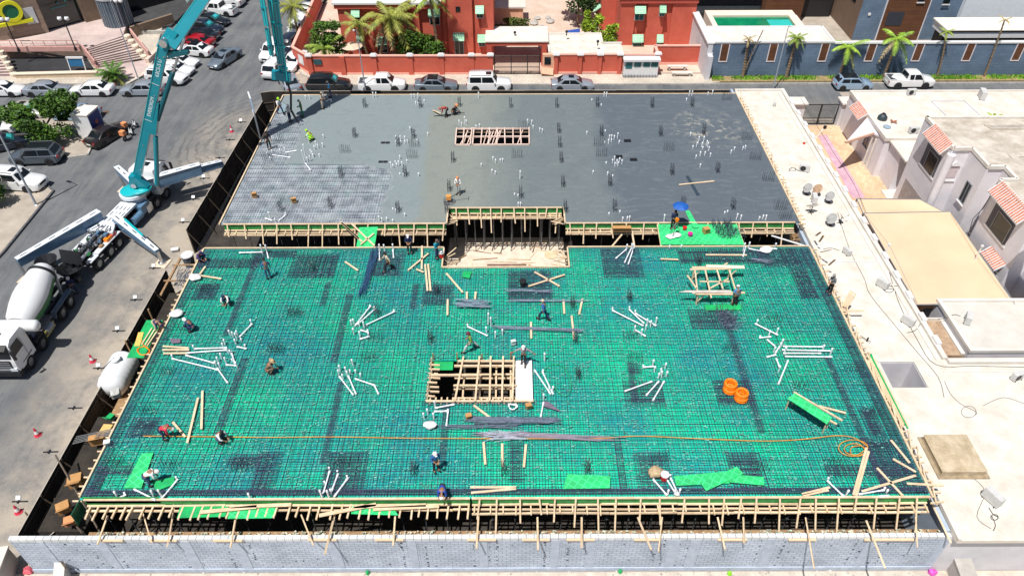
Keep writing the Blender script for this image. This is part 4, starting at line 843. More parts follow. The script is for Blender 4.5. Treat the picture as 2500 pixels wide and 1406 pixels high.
def palm(loc,h,label,L=2.2,nf=18,lean=(0,0),m=None,m2=None,r=.16,group=None,droop=.75,wd=.30,bare=False,crownz=0):
    t=thing('palm_tree',label,'palm',loc,0,group)
    pts=[(lean[0]*(i/6)**1.4,lean[1]*(i/6)**1.4,h*i/6) for i in range(7)]; tr=MB().tube(pts,[r*1.25]+[r*(1-.05*i) for i in range(6)],9)
    for i in range(1,14): 
        z=h*i/14; k=(i/14)**1.4; tr.tube([(lean[0]*k,lean[1]*k,z),(lean[0]*k,lean[1]*k,z+.05)],r*1.12,9)
    part('trunk',tr,PBARK,t); 
    if not nf: return t
    mb=MB(); md=MB()
    for i in range(nf):
        a=i*2.4+U(-.2,.2); q=i/nf; up=1.0-1.15*q+U(-.1,.1); f=frond(L*U(.85,1.1),droop*(.6+.5*q),up,wd); M=Matrix.Translation((lean[0],lean[1],h+crownz))@Matrix.Rotation(a,4,'Z')
        (md if (q>.8 and m2) else mb).join(f,M)
    part('fronds',mb,m or PALMG,t)
    if m2: part('dry_fronds',md,m2,t)
    return t
PALMG=leafmat('palm_green',(.33,.42,.05),(.12,.22,.03)); PALMY=leafmat('palm_yellow',(.40,.40,.07),(.14,.18,.03)); PALMD=leafmat('palm_dry',(.50,.40,.20),(.28,.20,.10)); PALML=leafmat('palm_lime',(.40,.60,.05),(.15,.30,.03))
# ---------------- red compound across the street ----------------
RED=mat('red_render',(.62,.135,.085),.85,c2=(.50,.095,.06),sc=.6,bump=.12,det=10)
PINK=mat('pink_coping',(.80,.46,.38),.8,c2=(.72,.38,.30),sc=1)
PEACH=mat('peach_render',(.74,.42,.28),.85,.1,1)
AWN=brick('awning_stripes',(.30,.66,.42),(.24,.58,.36),(.62,.80,.62),3,.14,.02,axes='XZ',offset=0)
sheet('garden_ground',[(-26,82),(22.7,82),(22.7,150),(-26,150)],GZ+.05,mat('pinkish_yard',(.66,.52,.44),.95,c2=(.50,.38,.28),sc=.5,det=9))
rw=thing('compound_wall','red rendered compound wall with pale coping, left of the gate','wall',(-12.8,81.7,GZ))
def rwall(T,a,b,h,n=0,capw=.34):
    a=Vector((*a,0));b=Vector((*b,0)); z=GZ+h
    part('wall',MB().bar(a+Vector((0,0,GZ+h/2)),b+Vector((0,0,GZ+h/2)),.22,h),RED,T,world=True)
    part('coping',MB().bar(a+Vector((0,0,z+.05)),b+Vector((0,0,z+.05)),capw,.11),PINK,T,world=True)
    part('plinth',MB().bar(a+Vector((0,0,GZ+.18)),b+Vector((0,0,GZ+.18)),.34,.36),PINK,T,world=True)
def lampcap(T,x,y,z,glow=True):
    part('pier_cap',MB().bx(x-.38,x+.38,y-.3,y+.3,z,z+.14).bx(x-.27,x+.27,y-.22,y+.22,z+.14,z+.24),WHITEP,T,world=True)
rwall(rw,(-23.55,81.75),(-2.15,81.6),2.35); rwall(rw,(-23.55,81.75),(-25.85,84.2),2.35); rwall(rw,(-25.85,84.2),(-26.6,104),2.35)
for x in (-23.4,-19.6,-15.9,-11.7,-8.1,-4.6,-2.4):
    part('pier',MB().bx(x-.28,x+.28,81.42,81.62,GZ,GZ+2.35),RED,rw,world=True)
    if x!=-19.6: lampcap(rw,x,81.6,GZ+2.42)
part('vent_panel',MB().bx(-22.9,-22.0,81.5,81.62,-3.1,-2.5),mat('teal_dark',(.03,.10,.12),.5),rw,world=True)
part('notice',MB().bar((-24.35,82.45,-3.1),(-25.1,83.25,-3.1),.04,1.1),WHITEP,rw,world=True)
rw2=thing('compound_wall','red rendered compound wall with piers between the peach gatehouse and the white guard booth','wall',(9,81.7,GZ))
rwall(rw2,(5.4,81.75),(12.95,81.75),2.4)
for x in (5.2,8.0,10.3,12.6): part('pier',MB().bx(x-.2,x+.2,81.4,81.6,GZ,GZ+2.4),RED,rw2,world=True); lampcap(rw2,x,81.6,GZ+2.45)
rw3=thing('compound_wall','plain red wall set back behind the two benches, right of the guard booth','wall',(20,84,GZ))
rwall(rw3,(16.9,84.2),(22.7,84.2),2.35); rwall(rw3,(17.0,81.6),(17.0,84.2),2.35); rwall(rw3,(12.95,81.75),(17.0,81.7),2.4); lampcap(rw3,17.0,81.7,GZ+2.45)
gh=thing('gatehouse','white topped gatehouse with peach front, dark window and red fascia beside the barred gate','gatehouse',(4.4,82,GZ))
part('wall',MB().bx(3.65,5.1,81.55,82.0,GZ,-2.0),PEACH,gh,world=True); part('roof',MB().bx(4.35,10.8,82.0,87.3,-2.2,-2.0),mat('dusty_cream',(.76,.72,.65),.9,c2=(.55,.50,.43),sc=1.1,det=12),gh,world=True); part('roof',MB().bx(10.8,13.0,82.0,84.6,-2.2,-2.02),mat('dusty_cream',(.76,.72,.65)),gh,world=True)
part('wall',MB().bx(4.4,10.7,82.05,87.2,GZ,-2.2),RED,gh,world=True); part('wall',MB().bx(10.75,12.9,82.05,84.5,GZ,-2.2),RED,gh,world=True)
for a in ((4.3,10.9,87.15,87.4),(4.3,4.55,82,87.2),(10.7,10.9,84.6,87.2),(10.9,13.1,84.45,84.65)): part('parapet',MB().bx(*a,-2.0,-1.82),PLASTER,gh,world=True)
part('window',MB().bx(3.85,4.6,81.5,81.548,-3.2,-2.3),GLASS,gh,world=True); part('ramp_block',MB().slab4([(3.5,80.9,GZ+.5),(4.9,80.9,GZ+.3),(4.9,81.4,GZ+.9),(3.5,81.4,GZ+1.1)],.3),PEACH,gh,world=True)
part('gate_roof',MB().bx(-2.95,4.3,83.9,88.2,-1.95,-1.5),RED,gh,world=True); part('gate_roof_top',MB().bx(-3.05,4.4,83.8,88.3,-1.5,-1.38),PLASTER,gh,world=True)
for x in (-2.6,3.9): part('gate_pillar',MB().bx(x-.3,x+.3,83.9,84.4,GZ,-1.95),RED,gh,world=True)
for px,py in ((1257,90),(1383,88),(1459,112)): p=G(px,py,-1.5); part('roof_lamp',MB().tube([p,p+Vector((0,0,.45))],.06,6).lathe([(.16,0),(.16,.2),(0,.3)],p+Vector((0,0,.4)),8),DARKM,gh,world=True)
bg_=thing('sliding_gate','wide barred metal gate in front of the pink paved drive','gate',(.7,81.7,GZ))
for x in (-1.95,.0,1.9,3.3): part('gate_post',MB().bx(x-.05,x+.05,81.65,81.75,GZ,-2.15),BLACKP,bg_,world=True)
mb=MB()
for i in range(62): x=-1.95+i*.086; mb.bx(x-.014,x+.014,81.68,81.72,GZ+.08,-2.2)
for z in (GZ+.08,GZ+.9,-2.22): mb.bx(-1.95,3.35,81.66,81.74,z,z+.07)
part('bars',mb,mat('gate_bronze',(.10,.085,.075),.5),bg_,world=True)
# guard booth
gb=thing('guard_booth','white guard booth with four teal windows in front of the red wall','booth',(15,80.9,GZ))
part('body',MB().bx(13.0,17.0,80.75,81.5,GZ+.35,-2.45),WHITEP,gb,world=True); part('roof',MB().bx(12.9,17.15,80.5,81.6,-2.45,-2.2),WHITEP,gb,world=True); part('base_grille',MB().bx(13.0,17.0,80.5,81.3,GZ,GZ+.42),brick('grille_grey_bars',(.35,.35,.37),(.3,.3,.32),(.1,.1,.1),.35,.5,.03,axes='XZ',offset=0),gb,world=True)
for i,x in enumerate((13.2,14.2,15.25,16.15)): part('window',MB().bx(x,x+.75,80.71,80.748,-3.35 if i==0 else -3.15,-2.6),GLASST,gb,world=True)
for y,x in ((82.6,19.6),(80.9,19.9)):
    t=thing('bench','%s pale concrete bench in the paved recess before the set back red wall'%('farther' if y>82 else 'nearer'),'bench',(x,y,GZ+.13)); part('seat',MB().bx(-1.2,1.2,-.25,.25,.4,.5),PLASTER,t); part('leg',MB().bx(-1.0,-.8,-.2,.2,0,.4),CONC,t); part('leg',MB().bx(.8,1.0,-.2,.2,0,.4),CONC,t)
# red houses
def awning(T,px,py,w_,Y,h=.75,d=.7,win=None,glass=GLASS):
    p=GY(px,py,Y); f=MB().add([(p.x-w_/2,Y-d,p.z-h/2),(p.x+w_/2,Y-d,p.z-h/2),(p.x+w_/2,Y,p.z+h/2),(p.x-w_/2,Y,p.z+h/2),(p.x-w_/2,Y,p.z-h/2),(p.x+w_/2,Y,p.z-h/2)],[(0,1,2,3),(0,3,4),(1,5,2),(4,5,1,0)])
    o=part('window_awning',f,AWN,T,world=True)
    if win: 
        zb=p.z-h/2-.1; w2=part('window',MB().bx(p.x-win[0]/2-.06,p.x+win[0]/2+.06,Y-.04,Y-.002,zb-win[1]-.06,zb),mat('window_frame_grey',(.42,.46,.50),.5),T,world=True); part('pane',MB().bx(p.x-win[0]/2,p.x-.03,Y-.06,Y-.042,zb-win[1],zb-.05).bx(p.x+.03,p.x+win[0]/2,Y-.06,Y-.042,zb-win[1],zb-.05),glass,w2,world=True)
hA=thing('red_house','large red rendered house with green awnings left of the gate','house',(-11,92,GZ)); YA=87.9
part('wall',MB().bx(-20.6,-8.2,YA,104,GZ,1.75).bx(-8.2,-2.1,YA-.35,104,GZ,5.5),RED,hA,world=True)
for x0,x1 in ((-20.6,-18.4),(-16.7,-15.6),(-13.4,-12.6),(-11.9,-11.0)): part('bay',MB().bx(x0,x1,YA-.45,YA-.002,GZ,1.2),RED,hA,world=True)
for x0,x1 in ((-7.6,-4.6),(-3.6,-2.1)): part('bay',MB().bx(x0,x1,YA-.75,YA-.352,GZ,5.0),RED,hA,world=True)
part('cornice',MB().bx(-20.9,-8.2,YA-.7,YA-.002,1.2,1.75),mat('dark_red_render',(.50,.09,.06),.85,.1,1),hA,world=True)
part('roof_edge',MB().bx(-21.1,-8.3,YA-.85,YA+1.2,1.75,1.95),WHITEP,hA,world=True); part('roof',MB().bx(-20.6,-8.2,YA+1.3,104,1.76,1.85),PLASTER,hA,world=True)
for a in ((880,95,.9,(.7,.9)),(932,98,1.3,(1.1,1.1)),(1060,30,1.4,(1.1,1.0)),(1120,88,1.35,(1.0,1.9)),(1176,92,1.0,(.7,.6)),(1171,22,1.0,(.7,.6)),(868,30,1.0,(.8,.9))): awning(hA,a[0],a[1],a[2],YA-.76 if a[0]>1050 else YA-.46,win=a[3])
part('small_window',MB().bx(-6.55,-6.0,YA-.80,YA-.752,.85,1.45),GLASS,hA,world=True)
hB=thing('red_house','red rendered house with four green awnings right of the garden','house',(18,93,GZ)); YB=90.1
part('wall',MB().bx(13.4,22.6,YB,108,GZ,1.35).bx(11.6,13.4,94.5,108,GZ,1.35),RED,hB,world=True)
for x0,x1 in ((13.4,15.2),(16.7,18.8),(19.7,22.6)): part('bay',MB().bx(x0,x1,YB-.3,YB-.002,GZ,.85),RED,hB,world=True)
part('cornice',MB().bx(13.3,22.7,YB-.5,YB-.002,.85,1.35),mat('dark_red_render',(.5,.09,.06)),hB,world=True); part('roof_edge',MB().bx(13.2,22.8,YB-.6,YB+1,1.35,1.5),PLASTERV,hB,world=True)
for a in ((1563,22,1.35,(1.05,.9)),(1618,20,.8,(.6,.5)),(1557,92,1.35,(1.05,.8)),(1611,92,.8,(.6,.6))): awning(hB,a[0],a[1],a[2],YB-.31,win=a[3],glass=GLASST)
for y,z in ((96.5,.3),(96.,-2.2)): part('side_awning',MB().slab4([(10.7,y-.9,z),(11.6,y-.9,z+.6),(11.6,y+.9,z+.6),(10.7,y+.9,z)],.08),AWN,hB,world=True)
# garden
tree(0,0,[(0,0,1.0,3.6,1.1,.95)],700,.17,LEAFO,'long clipped olive green hedge behind the gate canopy','hedge','hedge',loc=Vector((.6,93.6,GZ)))
tree(0,0,[(0,0,4.6,3.0,2.6,3.4),(-1.6,1,6.5,2,2,2),(1.6,.5,3.2,2,1.6,2)],110,.26,LEAFD,'tall dark evergreen tree in the compound garden','tree','tree',loc=Vector((8.8,96.5,GZ)))
tree(0,0,[(0,0,2.2,1.5,1.3,1.7)],500,.17,LEAFY,'bright lime green bush, farther of the two left of the second red house','bush','bush',loc=Vector((10.2,90.8,GZ)))
tree(0,0,[(0,0,1.9,1.5,1.2,1.6)],500,.17,LEAFY,'bright lime green bush directly beside the wall of the second red house','bush','bush',loc=Vector((12.2,88.6,GZ)))
solo('tarpaulin',MB().slab4([(7.2,90.6,GZ+.9),(8.6,90.4,GZ+1.1),(8.7,91.6,GZ+1.5),(7.1,91.7,GZ+1.2)],.12).bx(7.4,8.4,90.7,91.5,GZ,GZ+.95),mat('blue_tarp',(.02,.07,.32),.6,.3,3),'blue tarpaulin covered heap under the dark garden tree','tarpaulin')
solo('round_planter',MB().lathe([(1.3,0),(1.35,.25),(1.15,.3),(1.1,.2),(0,.2)],(4.7,89.2,GZ+.05),20),PLASTER,'oval planter kerb on the pink yard behind the gatehouse','planter')
for i in range(7):
    x,y=U(3,6),U(95,99); solo('garden_rock',MB().lathe([(U(.3,.6),0),(U(.35,.7),.2),(0,.5)],(x,y,GZ+.05),7),CONC,'grey rock in the garden behind the hedge','rock','grey rocks behind the hedge')
gw=thing('garden_kiosk','small white kiosk top at the back of the garden','kiosk',(-.5,98.5,GZ)); part('roof',MB().bx(-2.6,2.4,-1.5,1.5,2.0,2.2),PLASTER,gw); part('body',MB().bx(-2.3,2.1,-1.3,1.3,0,2.0),PEACH,gw)
# palms and trees of the compound
palm(Vector((-15.9,85.0,GZ)),5.4,'large coconut palm with long drooping yellow green fronds before the red house',L=3.5,nf=24,lean=(1.9,0),m=PALMY,m2=PALMD,droop=.85)
palm(Vector((-17.4,85.6,GZ)),4.6,'slimmer palm with sparse yellow fronds left of the large coconut palm',L=2.4,nf=14,lean=(-.6,0),m=PALMY,m2=PALMD)
palm(Vector((-8.7,84.9,GZ)),7.8,'tall thin palm whose crown leaves the picture above the red house',L=2.6,nf=14,lean=(-.6,.2),m=PALMG)
palm(Vector((-22.0,83.6,GZ)),2.6,'short bushy palm behind the left corner of the red wall',L=2.3,nf=18,m=PALMG,m2=PALMD)
palm(Vector((-26.9,91.0,GZ)),4.6,'palm with yellow fronds at the left edge of the red compound beside parked cars',L=2.6,nf=18,m=PALMY)
tree(0,0,[(0,0,3.9,2.2,1.7,1.5),(1.0,.2,2.6,1.7,1.4,1.4),(-1.0,.0,2.4,1.6,1.3,1.4)],280,.2,LEAFG,'rounded bright green tree behind the left end of the red wall','tree','tree',loc=Vector((-21.7,84.4,GZ)))
tree(0,0,[(-1.3,0,2.5,2.2,1.5,1.9),(1.4,.1,2.7,2.2,1.6,2.0),(.1,.2,1.7,3.0,1.3,1.4)],240,.2,LEAFG,'wide dark green bush behind the middle of the red wall','bush','bush',loc=Vector((-11.0,84.3,GZ)))
p=Vector((-18.9,84.6,GZ)); um=thing('garden_umbrella','faded beige garden umbrella beside the rounded tree','umbrella',p); part('canopy',MB().lathe([(1.3,2.3),(.7,2.55),(0,2.75)],(0,0,0),10),mat('faded_beige',(.66,.50,.38),.9),um); part('pole',MB().tube([(0,0,0),(0,0,2.4)],.04,6),GREYM,um)
# ---------------- slate blue wall, annex, pool, tower ----------------
SLATE=brick('slate_blocks',(.135,.20,.285),(.115,.175,.26),(.09,.135,.20),.9,.35,.012,axes='XZ',nz=.5)
WOODC=brick('brown_cladding',(.16,.065,.025),(.12,.045,.018),(.06,.02,.01),4,.14,.015,axes='XZ',nz=.8)
bl=thing('slate_wall','long slate blue wall with white coping and slim brown louvred windows','wall',(45,80.8,GZ))
part('wall',MB().bx(22.9,80,80.8,81.1,GZ,-.5),SLATE,bl,world=True); part('coping',MB().bx(36.6,80,80.7,81.15,-.5,-.32),WHITEP,bl,world=True)
for x in (24.3,29.8,35.65,41.0,46.4,52.2,57.85,63.5): 
    w_=part('window',MB().bx(x-.5,x+.5,80.74,80.798,-2.62,-2.5).bx(x-.5,x-.4,80.74,80.798,-2.5,-.52).bx(x+.4,x+.5,80.74,80.798,-2.5,-.52),mat('window_trim',(.74,.68,.70),.6),bl,world=True); part('louvres',MB().bx(x-.4,x+.4,80.76,80.798,-2.5,-.52),WOODC,w_,world=True)
part('downpipe',MB().tube([(22.95,80.72,GZ),(22.95,80.72,-1.5)],.07,6),WHITEP,bl,world=True)
ax_=thing('pool_terrace','white roofed terrace with a raised swimming pool behind the slate blue wall','terrace',(30,84,GZ))
part('terrace_roof',MB().bx(23.0,36.6,80.78,85.3,-.5,-.36),PLASTER,ax_,world=True)
for a in ((23.0,36.6,80.72,80.95),(23.0,36.5,85.1,85.3),(36.4,36.65,80.95,85.3)): part('parapet',MB().bx(*a,-.36,-.2),WHITEP,ax_,world=True)
part('terrace_wall',MB().bx(23.2,36.4,81.1,85.2,GZ,-.5),PLASTERV,ax_,world=True)
part('side_wall',MB().bx(22.35,22.9,80.75,100,GZ,-.45),PLASTERV,ax_,world=True); part('side_coping',MB().bx(22.2,23.0,80.7,100,-.45,-.3),WHITEP,ax_,world=True); part('side_wall_low',MB().bx(21.7,22.3,77.8,92,GZ,-1.2) if 0 else MB().bx(22.36,22.9,79.9,80.74,GZ,-1.6),PLASTERV,ax_,world=True)
part('pool_deck',MB().bx(24.0,34.8,85.32,91.2,GZ,-.85),mat('beige_pool_deck',(.80,.66,.54),.85,.06,1),ax_,world=True)
part('pool_shell',MB().bx(24.6,33.9,86.0,89.6,-.85,-.83),mat('pool_tile',(.01,.18,.09),.5,c2=(.01,.10,.05),sc=.5),ax_,world=True); part('pool_water',MB().bx(24.7,33.8,86.1,89.5,-.82,-.80),mat('pool_water',(.01,.30,.12),.08,c2=(.0,.16,.09),sc=.6,coat=.6),ax_,world=True); part('pool_shallow',MB().bx(31.0,33.7,86.3,88.6,-.795,-.785),mat('shallow_water',(.03,.55,.50),.1,.1,1,coat=.5),ax_,world=True)
for a in ((24.0,34.8,89.6,91.2),(33.9,34.9,85.4,89.6),(24.0,24.6,85.4,89.6)): part('pool_rim',MB().bx(*a,-.85,-.62),mat('beige_pool_deck',(.8,.66,.54)),ax_,world=True)
dk=thing('dark_glass_house','house front of black glass and brown cladding behind the pool','house',(32,99,GZ))
part('glass_front',MB().bx(23.5,33.2,98,112,GZ,8),mat('black_glass',(.008,.010,.013),.08,.2,1),dk,world=True); part('railing',MB().bx(23.5,33,97.6,97.65,-3.4,-2.5),mat('rail_glass',(.04,.05,.06),.2),dk,world=True); part('cladding',MB().bx(33.2,38.2,96.5,112,GZ,8),WOODC,dk,world=True); part('dark_wall',MB().bx(38.2,43,99,112,GZ,8),mat('dark_side',(.015,.015,.018),.6),dk,world=True)
part('plinth_wall',MB().bx(35.6,36.6,86,96,GZ,-3.0),mat('dark_plinth',(.05,.055,.065),.8),dk,world=True)
tw=thing('slate_tower','tall slate blue house with a wide band of brown cladding behind the blue wall','house',(55,92,GZ))
part('wall',MB().bx(43.4,58.5,91.3,110,GZ,10),SLATE,tw,world=True); part('brown_side',MB().bx(43.33,43.39,91.4,104,GZ,9.9),mat('brown_side_wall',(.20,.13,.09),.9,.1,1),tw,world=True)
part('brown_band',MB().bx(46.4,51.6,91.2,91.29,GZ,9.9),WOODC,tw,world=True); part('band_edge',MB().bx(46.25,46.39,91.18,91.29,GZ,9.9).bx(51.61,51.75,91.18,91.29,GZ,9.9),PLASTERV,tw,world=True)
part('side_window',MB().bx(43.28,43.32,93.2,95.6,-.5,6),GLASS,tw,world=True)
for x,z in ((50.0,.35),(53.2,.1)): w_=part('slot_window',MB().bx(x,x+.75,91.14,91.28 if x>52 else 91.19,z,7),GLASS,tw,world=True); part('sill',MB().bx(x-.12,x+.87,91.05,91.13,z-.15,z-.02),WHITEP,w_,world=True)
part('dark_opening',MB().bx(46.9,48.9,91.15,91.19,-2.6,-.9),mat('void_dark',(.03,.035,.05)),tw,world=True); part('vent',MB().lathe([(0,0),(.2,0),(.18,.05),(0,.06)],(0,0,0),12).xf(Matrix.Translation((44.6,91.24,-1.2))@Matrix.Rotation(pi/2,4,'X')),WHITEP,tw,world=True)
part('white_wing',MB().bx(55.6,80,90.6,91.28,GZ,10),mat('white_blocks',(.66,.71,.76),.85,.05,2),tw,world=True)
cw=thing('white_canopy','flat white entrance canopy above the slate wall at the right','canopy',(57,84,GZ)); part('slab',MB().bx(50.3,75,83.2,86.6,-.9,.0),WHITEP,cw,world=True); part('top',MB().bx(50.15,75.1,83.05,86.75,.0,.12),mat('cream_top',(.84,.78,.68),.8,.05,1),cw,world=True); part('trim',MB().bx(50.28,75,83.17,83.199,-.22,-.06),BLACKP,cw,world=True); part('support_wall',MB().bx(50.6,75,84.2,86.3,GZ,-.9),mat('dark_side',(.015,.015,.018)),cw,world=True)
# street palms before the slate wall
G_='palms in the verge before the slate blue wall'
palm(Vector((26.85,80.35,GZ+.14)),4.6,'leftmost verge palm with a dry tuft before the slate wall',L=.9,nf=9,lean=(-.2,0),m=PALMD,group=G_)
palm(Vector((26.95,80.45,GZ+.14)),5.6,'thin dead palm stem leaning right behind the leftmost verge palm',L=.8,nf=0,lean=(1.1,0),r=.07)
palm(Vector((31.9,80.35,GZ+.14)),4.7,'palm with a compact round yellow tuft, second in the verge',L=1.15,nf=20,lean=(.1,0),m=PALMG,group=G_)
palm(Vector((38.1,80.4,GZ+.14)),3.6,'palm with lime upright frond and drooping leaves above the blue hatchback',L=2.1,nf=11,m=PALML,m2=PALMY,group=G_,droop=.95)
palm(Vector((43.2,80.2,GZ+.14)),4.6,'palm with long drooping fronds behind the white pickup on the right',L=2.2,nf=13,m=PALML,m2=PALMD,group=G_,droop=1.0)
palm(Vector((49.5,80.45,GZ+.14)),5.3,'slim palm with few short fronds before the white canopy corner',L=.9,nf=8,lean=(-.9,0),m=PALMG,r=.11,group=G_)
palm(Vector((55.0,80.5,GZ+.14)),6.6,'tallest slim palm near the right picture edge with almost no fronds',L=.8,nf=7,lean=(-.5,0),m=PALMD,r=.11,group=G_)
palm(G(2418,306,2.6),.7,'small spiky yucca like plant standing between the two villa roofs',L=.7,nf=12,m=LEAFY,r=.05)
solo('plant_plinth',MB().bx(G(2418,306,2.6).x-.5,G(2418,306,2.6).x+.5,G(2418,306,2.6).y-.5,G(2418,306,2.6).y+.5,GZ,2.6),PLASTERV,'rendered pier carrying the small spiky plant between the villa roofs','pier')
# lamp posts on the far side
def lamppost(x,y,h,label,arm=(0,-1.2),z=GZ,r=.08,heads=1):
    t=thing('street_lamp',label,'street lamp',(x,y,z)); part('pole',MB().tube([(0,0,0),(0,0,h*.5),(0,0,h)],[r,r*.8,r*.55],8).lathe([(r*2,0),(r*2,.12),(r,.2)],(0,0,0),8),mat('lamp_pole',(.42,.46,.52),.45,.1,3,metal=.3),t)
    part('arm',MB().tube([(0,0,h-.1),(arm[0]*.5,arm[1]*.5,h+.1),(arm[0],arm[1],h+.1)],.035,6),GREYM,t); part('lamp_head',MB().bar((arm[0]*.8,arm[1]*.8,h+.1),(arm[0]*1.35,arm[1]*1.35,h+.08),.22,.1),WHITEP,t); return t
p=G(893,228,GZ); q=GY(870,75,p.y); lamppost(p.x,p.y,q.z-GZ,'grey street lamp post before the red wall, left of the gate',arm=(-.25,-.2))
p=G(1886,222,GZ); lamppost(p.x,p.y,7.4,'pale grey street lamp post before the slate blue wall',arm=(.15,-.3))
p=G(88,500,GZ+.14); lamppost(p.x,p.y,9.5,'grey street lamp post on the island at the left picture edge',arm=(-1,.5),r=.11)
p=G(337,192,GZ+.1); lamppost(p.x,p.y,9.0,'thin grey street lamp post at the foot of the plaza stairs',arm=(0,.5),r=.07)
# ---------------- plaza at the upper left ----------------
PZ=-3.0
BST=brick('brown_stone',(.27,.20,.155),(.22,.16,.125),(.13,.10,.08),1.2,.6,.012,axes='XZ',nz=.4)
PSTONE=brick('plaza_stone',(.56,.445,.41),(.50,.395,.365),(.40,.32,.30),.6,.6,.01,axes='XY',nz=.3)
PINKS=mat('pink_stone',(.60,.34,.30),.8,.12,2)
def gz(L,z): return [tuple(G(x,y,z))[:2] for x,y in L]
te=thing('plaza_terrace','raised pinkish stone terrace before the brown building','terrace',(G(200,100,PZ).x,G(200,100,PZ).y,GZ))
tp=gz([(-60,118),(195,108),(208,120),(300,88),(308,62),(290,40),(250,30),(100,60),(-60,90)],PZ)
part('paving',MB().prism(tp,PZ-.25,PZ),PSTONE,te,world=True); part('retaining_wall',MB().prism(tp,GZ,PZ-.25),BST,te,world=True)
# stairs
stt=thing('stairs','broad flight of pinkish steps going down from the terrace to the street','stairs',(G(280,140).x,G(280,140,GZ).y,GZ))
tl,tr_=G(208,119,PZ),G(302,88,PZ); bl_,br=G(243,166,GZ+.13),G(352,147,GZ+.13)
n=11
for i in range(n):
    u0=(i)/n+(0.04 if i>=6 else 0); u1=(i+1)/n+(.04 if i>=5 else 0); z=PZ-(i+1)*(PZ-GZ-.13)/(n+0)*1.0
    u0,u1=min(u0,1),min(u1,1); a,b=tl.lerp(bl_,u0),tr_.lerp(br,u0); c,d=tr_.lerp(br,u1),tl.lerp(bl_,u1)
    pts=[(p.x,p.y) for p in (a,b,c,d)]; part('step',MB().prism(pts,GZ,z+.0),PSTONE,stt,world=True)
    part('nosing',MB().bar((d.x,d.y,z+.005),(c.x,c.y,z+.005),.10,.02),mat('dark_nosing',(.10,.07,.06),.8),stt,world=True)
for i in range(5):
    u=.08+i*.2; for_=tr_.lerp(br,u); z=PZ-u*(PZ-GZ); part('cheek_block',MB().lathe([(.42,0),(.42,1.0),(.3,1.1),(0,1.12)],(for_.x+.3,for_.y,z-.7),10),mat('cheek_cream',(.70,.60,.48),.85,.08,2),stt,world=True)
    f2=tl.lerp(bl_,u); part('cheek_block',MB().lathe([(.25,0),(.25,.9),(0,.95)],(f2.x-.1,f2.y,z-.7),8),PINKS,stt,world=True)
part('handrail',MB().bar((tl.x-.3,tl.y,PZ+.3),(bl_.x-.3,bl_.y,GZ+.8),.14,.5),PINKS,stt,world=True); part('handrail',MB().bar((tr_.x+.8,tr_.y+.5,PZ+.4),(br.x+.8,br.y,GZ+.9),.16,.7),PINKS,stt,world=True)
sheet('pavement',gz([(236,168),(350,147),(362,160),(335,190),(240,192)],GZ+.13),GZ+.14,PSTONE)
# left stairs at the picture edge
st2=thing('stairs','narrow part of a second flight of steps at the left picture edge','stairs',(G(-10,160,GZ).x,G(0,160,GZ).y,GZ))
a,b=G(-60,135,PZ),G(0,125,PZ); c,d=G(-60,192,GZ),G(38,190,GZ+.1)
for i in range(9):
    u,v_=i/9,(i+1)/9; p=[a.lerp(c,u),b.lerp(d,u),b.lerp(d,v_),a.lerp(c,v_)]; part('step',MB().prism([(q.x,q.y) for q in p],GZ,PZ-(i+1)*.155),PSTONE,st2,world=True); part('nosing',MB().bar((p[3].x,p[3].y,PZ-(i+1)*.155),(p[2].x,p[2].y,PZ-(i+1)*.155),.1,.02),mat('dark_nosing',(.1,.07,.06)),st2,world=True)
for i in range(5): q=b.lerp(d,.1+i*.2); part('cheek_block',MB().lathe([(.4,0),(.4,.9),(0,1.0)],(q.x,q.y,PZ-(.1+i*.2)*1.5-.6),10),mat('cheek_cream',(.7,.6,.48)),st2,world=True)
# sunken court
ct=thing('sunken_court','sunken court with nearly black paving in front of the terrace railing','court',(G(130,160,GZ).x,G(130,160,GZ).y,GZ-.4))
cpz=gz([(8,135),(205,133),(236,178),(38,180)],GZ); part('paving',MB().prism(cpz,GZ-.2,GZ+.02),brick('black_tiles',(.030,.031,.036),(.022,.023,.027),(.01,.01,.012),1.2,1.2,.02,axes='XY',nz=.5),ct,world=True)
P=gz([(38,183),(238,178)],GZ+.5); part('front_wall',MB().bar((*P[0],GZ+.3),(*P[1],GZ+.3),.45,.6),mat('sand_stone',(.58,.46,.33),.85,.12,1.5),ct,world=True); part('front_coping',MB().bar((*P[0],GZ+.64),(*P[1],GZ+.64),.6,.08),mat('cheek_cream',(.7,.6,.48)),ct,world=True)
P=gz([(3,118),(195,117)],PZ); part('railing',MB().bar((*P[0],PZ+.9),(*P[1],PZ+.9),.08,.08).bar((*P[0],PZ+.5),(*P[1],PZ+.5),.05,.05),PINKS,ct,world=True)
part('railing_wall',MB().bar((*P[0],PZ-.1),(*P[1],PZ-.1),.3,.6),PINKS,ct,world=True)
for i in range(8): u=i/7; x=P[0][0]+(P[1][0]-P[0][0])*u; y=P[0][1]+(P[1][1]-P[0][1])*u; part('baluster',MB().bar((x,y,PZ+.1),(x,y,PZ+.9),.06,.06),PINKS,ct,world=True)
p=G(193,177,GZ); bp=thing('notice_frame','white framed blue notice stand in the sunken court','notice stand',p)
for s in (-.9,.9): part('leg',MB().bar((s,0,0),(s,.25,1.7),.1,.1),WHITEP,bp)
part('panel',MB().slab4([(-.85,.1,.7),(.85,.1,.7),(.85,.25,1.65),(-.85,.25,1.65)],.04),mat('notice_blue',(.02,.13,.28),.5,.1,1),bp); part('top_bar',MB().bx(-1.0,1.0,.15,.35,1.6,1.8),WHITEP,bp)
